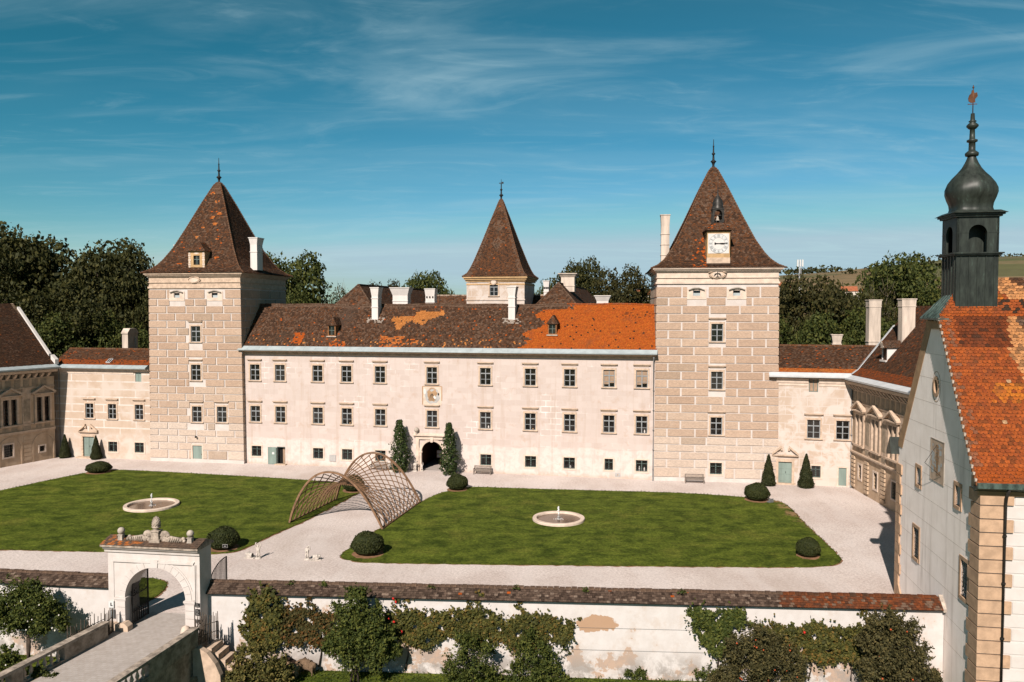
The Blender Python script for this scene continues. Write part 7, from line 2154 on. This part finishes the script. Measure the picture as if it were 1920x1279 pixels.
TREES = [
    ('a', 30, 128, 424, 150, 'dark tree with see-through crown, leftmost and tallest beyond the left wing'), ('b', 138, 132, 434, 175, 'broad dark tree second from the left beyond the left wing'),
    ('a', 205, 126, 455, 130, 'dark tree sloping down to the left tower side of the left grove'), ('b', 246, 124, 505, 90, 'lower dark tree at the right end of the left grove, next to the left tower'),
    ('b', 85, 118, 515, 150, 'dark spreading lower tree in front of the left grove, behind the shaded roof'), ('a', 175, 119, 545, 120, 'dark shrubby tree behind the left connecting wing'), ('f', 232, 118, 585, 90, 'low green tree behind the chimney of the left connecting wing'),
    ('f', 130, 116, 590, 110, 'low green tree behind the valley of the two left roofs'), ('b', -45, 122, 440, 150, 'dark tree cut by the left edge of the photo'), ('a', 275, 131, 522, 50, 'slim dark tree pressed against the left tower'),
    ('c', 540, 132, 463, 125, 'large green tree right of the left tower'), ('b', 510, 140, 500, 110, 'dark tree partly behind the left tower roof'), ('f', 575, 128, 545, 70, 'low tree beside the large green tree right of the left tower'),
    ('e', 612, 145, 528, 50, 'thin half bare tree with open crown, left of its twin'), ('e', 645, 148, 524, 52, 'thin half bare tree above the left rear roof hip'),
    ('d', 724, 190, 520, 62, 'small round brownish tree above the left rear wing'), ('c', 797, 185, 502, 86, 'round green tree above the vented chimney'), ('f', 860, 200, 545, 60, 'low distant tree left of the slim middle tower'), ('b', 690, 200, 537, 60, 'distant dark tree behind the left rear chimney'),
    ('a', 1084, 175, 484, 92, 'open crowned dark tree right of the slim middle tower, behind the squat chimney'), ('d', 1172, 165, 492, 92, 'dense grey-brown tree left of the clock tower'), ('f', 1020, 200, 526, 50, 'low tree between the slim middle tower and the open crowned tree'),
    ('b', 1128, 190, 540, 70, 'low dark tree between the two trees left of the clock tower'), ('b', 1215, 185, 535, 50, 'small dark tree peeping out beside the clock tower'),
    ('d', 1525, 120, 506, 128, 'large dense dark tree right of the clock tower'), ('b', 1475, 150, 520, 40, 'small dark tree touching the right edge of the clock tower'), ('c', 1500, 112, 580, 110, 'green lower tree behind the right connecting wing'),
    ('c', 1690, 135, 466, 140, 'tall green tree beside the chapel turret'), ('f', 1600, 118, 560, 120, 'broad olive tree left of the right wing chimneys'), ('f', 1740, 130, 520, 100, 'olive tree directly behind the chapel turret'),
    ('b', 1608, 128, 535, 110, 'dark tree filling the gap left of the tall green tree by the turret'), ('a', 1575, 140, 545, 80, 'dark tree just right of the large dense tree'), ('e', 1655, 126, 520, 70, 'thin pale branched tree between the two big right trees'), ('f', 1560, 113, 600, 90, 'green low tree above the right connecting wing roof'), ('f', 1655, 113, 580, 100, 'olive low tree behind the tall white chimneys'), ('b', 1480, 116, 600, 60, 'dark low tree at the foot of the clock tower right edge')]
for i, (k, px, Y, top, w, l) in enumerate(TREES): far_tree(k, px, Y, top, w, l, i * 1.1)


# wooded crest, one far mass, with hillside hedges
rng = np.random.default_rng(12); P = []
for i in range(110):
    if i < 80: a = rng.uniform(-.25, .60); y = rng.uniform(500, 1150)
    else: a = rng.choice((rng.uniform(.13, .20), rng.uniform(.335, .37), rng.uniform(.555, .60))); y = 1235 + rng.uniform(-25, 25)
    x = y * math.tan(a); h = hill_h(x, y)
    if rng.random() < .4 and i < 80: continue
    for j in range(rng.integers(20, 60)):
        d = rng.normal(size=3); P.append((x + d[0] * (22 if i >= 80 else 8), y + d[1] * 6, h + 3.5 + d[2] * 2.6))
setting(leaf_object('distant_woods', np.array(P), 5.0, 'leaf_dark', None, 5), 'stuff')


def house(px, py, Y, w, label, rot):
    X, _, z = at_depth(px, py, Y); z -= 5
    o = thing('house', label, 'house', (X, Y, z), rot, 'village houses beyond the trees'); mb = MB(); mb.box(-w / 2, w / 2, -4, 4, -6, 3); mb.extrude([(-4, 3), (4, 3), (0, 6.2)], 'x', -w / 2, w / 2); mb.build('wall', 'house_wall', o)
    mb = MB()
    for s in (-1, 1): mb.mesh([(-w / 2 - .4, s * 4.5, 2.7), (w / 2 + .4, s * 4.5, 2.7), (w / 2 + .4, 0, 6.5), (-w / 2 - .4, 0, 6.5), (-w / 2 - .4, s * 4.5, 2.9), (w / 2 + .4, s * 4.5, 2.9), (w / 2 + .4, 0, 6.7), (-w / 2 - .4, 0, 6.7)], [(0, 1, 2, 3), (4, 7, 6, 5), (0, 4, 5, 1), (1, 5, 6, 2), (3, 7, 4, 0)])
    mb.build('roof', 'house_roof', o)
    for i in range(int(w / 3)):
        mb = MB(); x = -w / 2 + 1.5 + i * 3; mb.box(x - .5, x + .5, -4.05, -3.98, -.2, 1.4); mb.build('window', 'glass', o)


house(1466, 533, 620, 12, 'red roofed village house beside the right edge of the clock tower', .5); house(1592, 541, 620, 11, 'red roofed white house between the large dark tree and the tall green tree', -.3)
house(1622, 546, 640, 11, 'second red roofed house, right of the white one behind the trees', .4); house(1212, 548, 560, 14, 'red roofed house glimpsed left of the clock tower', .2)
o = thing('phone_mast', 'white three panel phone mast on the ridge right of the clock tower', 'mast'); X, Y, Z = at_depth(1500, 512, 420); o.location = (X, Y, Z)
mb = MB()
for a in range(3): mb.tube([(1.0 * math.cos(a * 2.1), 1.0 * math.sin(a * 2.1), -25), (.4 * math.cos(a * 2.1), .4 * math.sin(a * 2.1), 6)], .12, seg=5)
for k in range(14): z = -22 + 2 * k; mb.tube([(.8, 0, z), (-.5, .7, z + 1), (-.4, -.7, z + 2)], .06, seg=4)
mb.build('pole', 'mast_grey', o)
for x in (-1.3, 0, 1.3): mb = MB(); mb.box(x - .35, x + .35, -.3, .3, 3.4, 7.0); mb.build('antenna_panel', 'white_sign', o)

# ------------------------------------------------------------------ planting in front of the garden wall


def sample_poly(poly, n, rng):
    poly = np.array(poly, float); lo, hi = poly.min(0), poly.max(0); out = []
    while len(out) < n:
        q = rng.uniform(lo, hi, (n, 2)); out += [p for p in q if point_in(p, poly)]
    return np.array(out[:n])


def vine(label, px_poly, n, mat, seed, thick=.45, size=.17, stems=(), tend=()):
    """A climber on the garden wall; its outline is measured on the wall plane."""
    rng = np.random.default_rng(seed); poly = [FWALL.on(x, y, -.1) for x, y in px_poly]
    q = sample_poly(poly, n, rng); lump_ = .5 + .5 * np.sin(q[:, 0] * 2.3 + 1.3 * np.sin(q[:, 1] * 2.1 + seed)) * np.cos(q[:, 1] * 2.7 + seed)
    y = -.04 - rng.random(n) ** .6 * thick * (.35 + .65 * lump_); q += rng.normal(0, .08, q.shape) + rng.normal(0, .22, q.shape) * (rng.random(n) < .22)[:, None]
    gap = np.sin(q[:, 0] * 3.7 + seed * 2) * np.sin(q[:, 1] * 4.3 + seed) + .55 * np.sin(q[:, 0] * 9.1) * np.sin(q[:, 1] * 8.3 + 1)
    kp = gap > -.95 + .5 * rng.random(n); q, y = q[kp], y[kp]
    P = np.stack([q[:, 0], y, q[:, 1]], 1)
    for (x0, y0, x1, y1, m) in tend:                # loose shoots
        a, b = FWALL.on(x0, y0, -.1), FWALL.on(x1, y1, -.1); k = rng.random(m)[:, None]
        w = np.stack([a[0] + (b[0] - a[0]) * k[:, 0] + rng.normal(0, .10, m) + .15 * np.sin(k[:, 0] * 9), -.05 - rng.random(m) * .15, a[1] + (b[1] - a[1]) * k[:, 0] + rng.normal(0, .05, m)], 1); P = np.concatenate([P, w])
    o = thing('climbing_vine', label, 'vine', FWALL.W(0, 0), FWALL.rz, 'vines on the garden wall')
    leaf_object('foliage', P, size, mat, o, seed, np.tile([0.0, -.75, .35], (len(P), 1)), .85)
    mb = MB()
    for (x0, y0, x1, y1) in stems:
        a, b = FWALL.on(x0, y0, -.1), FWALL.on(x1, y1, -.1); mb.tube([(a[0], -.12, a[1]), ((a[0] + b[0]) / 2 + .1, -.08, (a[1] + b[1]) / 2), (b[0], -.05, b[1])], .05, .025, 5)
    if mb.v: mb.build('stem', 'bark', o)
    return o


vine('bushy green vine column at the left end of the long garden wall', [(476, 1108), (500, 1102), (522, 1112), (530, 1140), (535, 1190), (520, 1215), (500, 1212), (480, 1225), (468, 1200), (464, 1165), (470, 1130)], 3600, 'leaf_vine', 1, .7, .2, [(487, 1255, 490, 1200)], [(465, 1120, 462, 1200, 60), (470, 1190, 445, 1170, 25), (470, 1185, 448, 1195, 20)])
vine('green and rust coloured vine band between the vine column and the round crowned tree', [(525, 1142), (550, 1138), (580, 1142), (600, 1148), (640, 1150), (680, 1150), (690, 1200), (640, 1215), (600, 1210), (560, 1205), (535, 1210), (522, 1190)], 4800, 'leaf_rust', 2, .5, .17, [(598, 1250, 600, 1200)], [(575, 1112, 588, 1142, 55), (552, 1130, 556, 1145, 12), (600, 1195, 620, 1230, 40)])
vine('rust tinged vine band right of the round crowned tree, with red roses', [(720, 1150), (770, 1145), (830, 1148), (850, 1143), (880, 1142), (905, 1142), (930, 1150), (945, 1165), (945, 1195), (915, 1205), (870, 1205), (840, 1190), (800, 1215), (760, 1200), (720, 1190)], 7000, 'leaf_vine', 3, .55, .17, [(760, 1255, 765, 1200)], [(740, 1118, 745, 1150, 45), (760, 1116, 766, 1150, 35), (870, 1140, 900, 1115, 45), (895, 1110, 898, 1145, 45)])
vine('vine with golden leaves ending beside the bare plaster patch', [(945, 1168), (965, 1158), (985, 1150), (1010, 1152), (1035, 1158), (1065, 1165), (1075, 1175), (1070, 1195), (1055, 1205), (1030, 1195), (1010, 1215), (985, 1215), (955, 1210), (942, 1195)], 4200, 'leaf_vine', 4, .5, .17, [(990, 1250, 1000, 1205)], [(972, 1122, 976, 1150, 40), (1060, 1168, 1085, 1158, 25), (1028, 1145, 1032, 1160, 12), (1055, 1195, 1065, 1225, 30)])
vine('dark green vine with yellow spots climbing the middle right of the garden wall', [(1292, 1140), (1320, 1136), (1335, 1152), (1355, 1145), (1390, 1140), (1398, 1160), (1385, 1175), (1365, 1180), (1370, 1200), (1352, 1228), (1335, 1222), (1318, 1205), (1302, 1180)], 4200, 'leaf_garden', 5, .55, .17, [(1345, 1250, 1345, 1210)], [(1400, 1165, 1420, 1180, 30), (1285, 1140, 1295, 1160, 15)])
vine('wide arch of green and orange vine between the two right trees', [(1415, 1172), (1440, 1166), (1470, 1175), (1500, 1170), (1530, 1166), (1560, 1172), (1590, 1180), (1620, 1165), (1650, 1160), (1650, 1230), (1610, 1250), (1590, 1240), (1560, 1238), (1530, 1245), (1500, 1230), (1460, 1230), (1420, 1210)], 8500, 'leaf_vine', 6, .6, .16, [(1515, 1275, 1520, 1235), (1595, 1275, 1592, 1235)], [(1610, 1140, 1630, 1165, 60)])


def garden_tree(label, px, Y, base_z, lobes, leaf, mat, seed, trunk=.09, fruit=None, nper=700, name='garden_tree', cat='tree', group=None, shoots=0, bark='bark', stems=1):
    """lobes: (px, py, radius m, dy) clumps of the crown, surveyed at depth Y."""
    rng = np.random.default_rng(seed); X0 = at_depth(px, 1200, Y)[0]
    o = thing(name, label, cat, (X0, Y, base_z), 0, group); P, nb, C = [], [], []
    full = []
    for (lx, ly, r, dy) in lobes:
        c_ = np.array(at_depth(lx, ly, Y)) - (X0, Y, base_z) + (0, dy, 0); C.append((c_, r)); full.append((c_, r * .86, lx, ly))
        for j in range(4):                          # smaller clumps break up the outline
            d1 = rng.normal(size=3); d1[2] += .3; d1 /= np.linalg.norm(d1); full.append((c_ + d1 * r * .85, r * rng.uniform(.28, .45), lx + 9 * j, ly))
    for (c_, r, lx, ly) in full:
        m = int(nper * r ** 2 * 1.2); d = rng.normal(size=(m, 3)); d /= np.linalg.norm(d, axis=1)[:, None]
        bp = 1 + .28 * np.sin(d[:, 0] * 5 + lx) * np.cos(d[:, 2] * 6 + ly) + .12 * np.sin(d[:, 1] * 11)
        P.append(c_ + d * r * (bp * rng.uniform(.45, 1.1, m))[:, None]); nb.append(d + [0, -.1, .4])
        for j in range(shoots):                     # single twigs poking out of the outline
            d1 = rng.normal(size=3); d1[2] = abs(d1[2]) + .4; d1 /= np.linalg.norm(d1); k = rng.uniform(.8, 1.75, 26)[:, None]
            P.append(c_ + d1 * r * k + rng.normal(0, .05, (26, 3))); nb.append(np.tile([0, 0, .5], (26, 1)))
    leaf_object('crown', np.concatenate(P), leaf, mat, o, seed, np.concatenate(nb) * .6, .62)
    mb = MB(); zc = min(c_[2] for c_, r in C)
    for k in range(stems):
        ox = (k - (stems - 1) / 2) * .12; mb.tube([(ox * 2, 0, 0), (ox + .04, 0, zc * .5), (ox, .02, max(.4, zc))], trunk, trunk * .6, 7)
    for c_, r in C: mb.tube([(0, .02, max(.35, zc * .9)), c_ * .6 + np.array((0, 0, zc * .35)), c_], trunk * .5, .015, 5)
    mb.build('trunk', bark, o)
    if fruit:
        fm, n, s = fruit; nm = 'blossom' if 'rose' in fm else 'fruit'; first = None
        for i in range(n):
            c_, r = C[rng.integers(len(C))]; d = rng.normal(size=3); d[1] = -abs(d[1]) - .5; d /= np.linalg.norm(d); q = c_ + d * r * rng.uniform(.85, 1.08)
            if first is None: mb = MB(); mb.ball((0, 0, 0), s, 6, 5); f = first = lit(mb.build(nm, fm, o))
            else: f = dup(first, o, None, None, rng.uniform(.8, 1.25))
            f.location = q
    return o


garden_tree('round crowned green tree standing before the middle of the vine covered wall', 664, 44.9, GZ, [(668, 1130, .75, 0), (655, 1160, .95, .1), (700, 1165, .85, 0), (640, 1195, .8, .2), (675, 1195, 1.1, -.1), (715, 1200, .85, .1), (660, 1232, .95, 0), (705, 1235, .8, 0), (622, 1222, .5, .2), (735, 1225, .5, .1)], .15, 'leaf_garden', 31, .07, None, 1500, group='trees along the garden wall', shoots=3, stems=3)
garden_tree('dark leafy apple tree with small orange fruit, left of the two right trees', 1425, 43.9, GZ - .3, [(1420, 1200, .85, 0), (1380, 1225, .8, .1), (1460, 1225, .9, 0), (1420, 1245, 1.0, -.2), (1370, 1265, .8, 0), (1480, 1262, .85, 0), (1430, 1280, 1.0, 0), (1350, 1280, .6, 0)], .13, 'leaf_olive', 32, .08, ('apple_red', 34, .045), 1400, group='trees along the garden wall', shoots=5)
garden_tree('shaggy grey-green tree with long shoots, in front of the chapel end of the wall', 1680, 43.0, GZ - .3, [(1660, 1170, .7, 0), (1690, 1185, .8, 0), (1640, 1200, .8, .1), (1700, 1215, 1.0, 0), (1650, 1235, 1.0, -.1), (1720, 1250, .8, 0), (1690, 1265, 1.1, 0), (1630, 1270, .8, 0), (1740, 1275, .6, 0)], .14, 'leaf_olive', 33, .08, ('apple_red', 8, .05), 1400, group='trees along the garden wall', shoots=7)
garden_tree('light green shrub with open lower branches beneath the rust tinged vine', 880, 45.0, GZ, [(870, 1215, .75, 0), (905, 1225, .7, 0), (850, 1245, .75, 0), (890, 1255, .8, 0), (925, 1262, .6, 0), (860, 1275, .7, 0)], .13, 'leaf_garden', 34, .04, None, 620, 'garden_shrub', 'shrub', 'shrubs along the garden wall', 4, stems=3)
garden_tree('dense green shrub below the vine with golden leaves, beside the bare plaster', 1005, 45.0, GZ, [(1005, 1210, .75, 0), (1030, 1235, .75, 0), (980, 1235, .8, 0), (1015, 1258, .9, 0), (970, 1265, .7, 0), (1048, 1268, .5, 0)], .13, 'leaf_garden', 35, .04, None, 900, 'garden_shrub', 'shrub', 'shrubs along the garden wall', 4, stems=3)
garden_tree('yellowing shrub beside the stair, in front of the sheep', 490, 44.3, GZ, [(470, 1235, .7, 0), (500, 1240, .7, 0), (450, 1258, .6, 0), (520, 1258, .65, 0), (485, 1268, .8, 0), (530, 1275, .6, 0), (440, 1278, .5, 0)], .14, 'leaf_yellow', 36, .03, None, 620, 'garden_shrub', 'shrub', 'shrubs along the garden wall', 6, stems=4)
garden_tree('rounded rose tree dotted with white blossoms, left of the bridge', 52, 46.5, GZ, [(30, 1110, .8, 0), (70, 1120, .8, 0), (10, 1140, .8, 0), (50, 1145, 1.0, -.1), (95, 1140, .75, 0), (115, 1165, .55, 0), (20, 1170, .8, 0), (75, 1172, .8, 0), (-15, 1150, .8, 0)], .14, 'leaf_garden', 37, .16, ('rose_white', 26, .05), 1700, 'rose_tree', 'tree', None, 4)
garden_tree('dark bush in the bottom left corner before the bridge balustrade', 10, 41.0, -2.8, [(5, 1240, .6, 0), (30, 1262, .6, 0), (-10, 1275, .8, 0), (60, 1282, .55, 0), (20, 1290, .8, 0), (90, 1283, .35, 0)], .13, 'leaf_garden', 38, .04, ('rose_white', 5, .04), 1400, 'garden_shrub', 'shrub', 'shrubs along the garden wall', 5, stems=3)
garden_tree('thin shrub trailing over the end of the left bridge balustrade', 62, 40.6, -2.8, [(45, 1262, .3, 0), (75, 1268, .32, 0), (98, 1272, .22, 0)], .12, 'leaf_mid', 39, .03, None, 800, 'garden_shrub', 'shrub', 'shrubs along the garden wall', 5)
garden_tree('small bright green bush at the wall foot under the bare sapling', 1192, 45.2, GZ, [(1180, 1262, .3, 0), (1196, 1266, .32, 0), (1207, 1268, .25, 0)], .10, 'leaf_garden', 40, .02, None, 1300, 'garden_shrub', 'shrub', 'shrubs along the garden wall', 2)
garden_tree('small bright green bush at the wall foot left of the apple tree', 1320, 45.0, GZ, [(1312, 1264, .35, 0), (1330, 1262, .4, 0), (1345, 1268, .3, 0)], .10, 'leaf_garden', 41, .02, None, 1300, 'garden_shrub', 'shrub', 'shrubs along the garden wall', 2)
o = thing('sapling', 'bare forked sapling against the stained plaster', 'sapling', (*at_depth(1193, 1260, 45.4)[:2], GZ)); mb = MB()
mb.tube([(0, 0, 0), (.03, 0, .7), (-.04, 0, 1.3)], .06, .03, 6); mb.tube([(-.02, 0, 1.0), (-.2, .05, 1.25), (-.55, .1, .95)], .03, .012, 5); mb.tube([(-.04, 0, 1.3), (.02, 0, 1.75), (-.02, 0, 2.3)], .025, .008, 5); mb.tube([(.0, 0, .9), (.12, 0, 1.15), (.2, .0, 1.1)], .02, .01, 5); mb.build('trunk', 'bark', o)
mb = MB(); rg = random.Random(1)
for x, y in ((738, 1122), (742, 1128), (730, 1158), (739, 1166), (753, 1184), (1508, 1185)): p = FWALL.on(x, y, -.5); mb = MB(); [mb.ball((rg.uniform(-.03, .03), rg.uniform(-.03, .03), rg.uniform(-.03, .03)), .06, 6, 5) for _ in range(4)]; o = mb.build('rose', 'rose_red', None, FWALL.W(p[0], -.55, p[1]), 0); tag(o, 'red rose blossom among the vine leaves', 'rose', 'red roses in the vines')
# weeds on the coping, grass in the garden
rng = np.random.default_rng(4); P = []
for x, n in ((7.0, 40), (22.4, 30), (18.4, 30), (13.5, 30), (28.0, 40), (5.0, 30)):
    for j in range(n): p = FWALL.W(x + rng.normal(0, .12), .1 + rng.normal(0, .1), 2.66 + abs(rng.normal(0, .09))); P.append(p)
setting(leaf_object('weeds', np.array(P), .14, 'leaf_garden', None, 8), 'stuff')
n = 16000; X = rng.uniform(-18.5, 24.5, n); Y = rng.uniform(42.0, 48, n); lim = WALL_L[1] + (X - WALL_L[0]) * (WALL_R[1] - WALL_L[1]) / (WALL_R[0] - WALL_L[0]) - .03
k = Y < lim; X, Y = X[k], Y[k]; h = np.abs(rng.normal(.07, .05, len(X)))
setting(leaf_object('grass', np.stack([X, Y, GZ + h], 1), .17, 'blade', None, 9, np.tile([.0, -.5, .1], (len(X), 1)), .3), 'stuff')
n = 3500; X = rng.uniform(-60, -24.5, n); Y = rng.uniform(42, 51, n); k = Y < 48.35 + (-23.95 - X) * .112 - .05; X, Y = X[k], Y[k]
setting(leaf_object('grass', np.stack([X, Y, GZ + np.abs(rng.normal(.06, .05, len(X)))], 1), .17, 'blade', None, 10, np.tile([.0, -.5, .1], (len(X), 1)), .3), 'stuff')
# turf blades at the lawn rims so the edge is not knife-sharp
P = []
for L in (LAWN_L, LAWN_R, LAWN_S):
    for x, y in L:
        for j in range(5): P.append((x + rng.normal(0, .07), y + rng.normal(0, .07), .05 + abs(rng.normal(0, .03))))
setting(leaf_object('grass', np.array(P), .13, 'blade', None, 11, np.tile([.0, -.4, .2], (len(P), 1)), .35), 'stuff')
for k, w in WIN.items():
    if not w['_used']: print('UNUSED window', k)
    del w['_used']
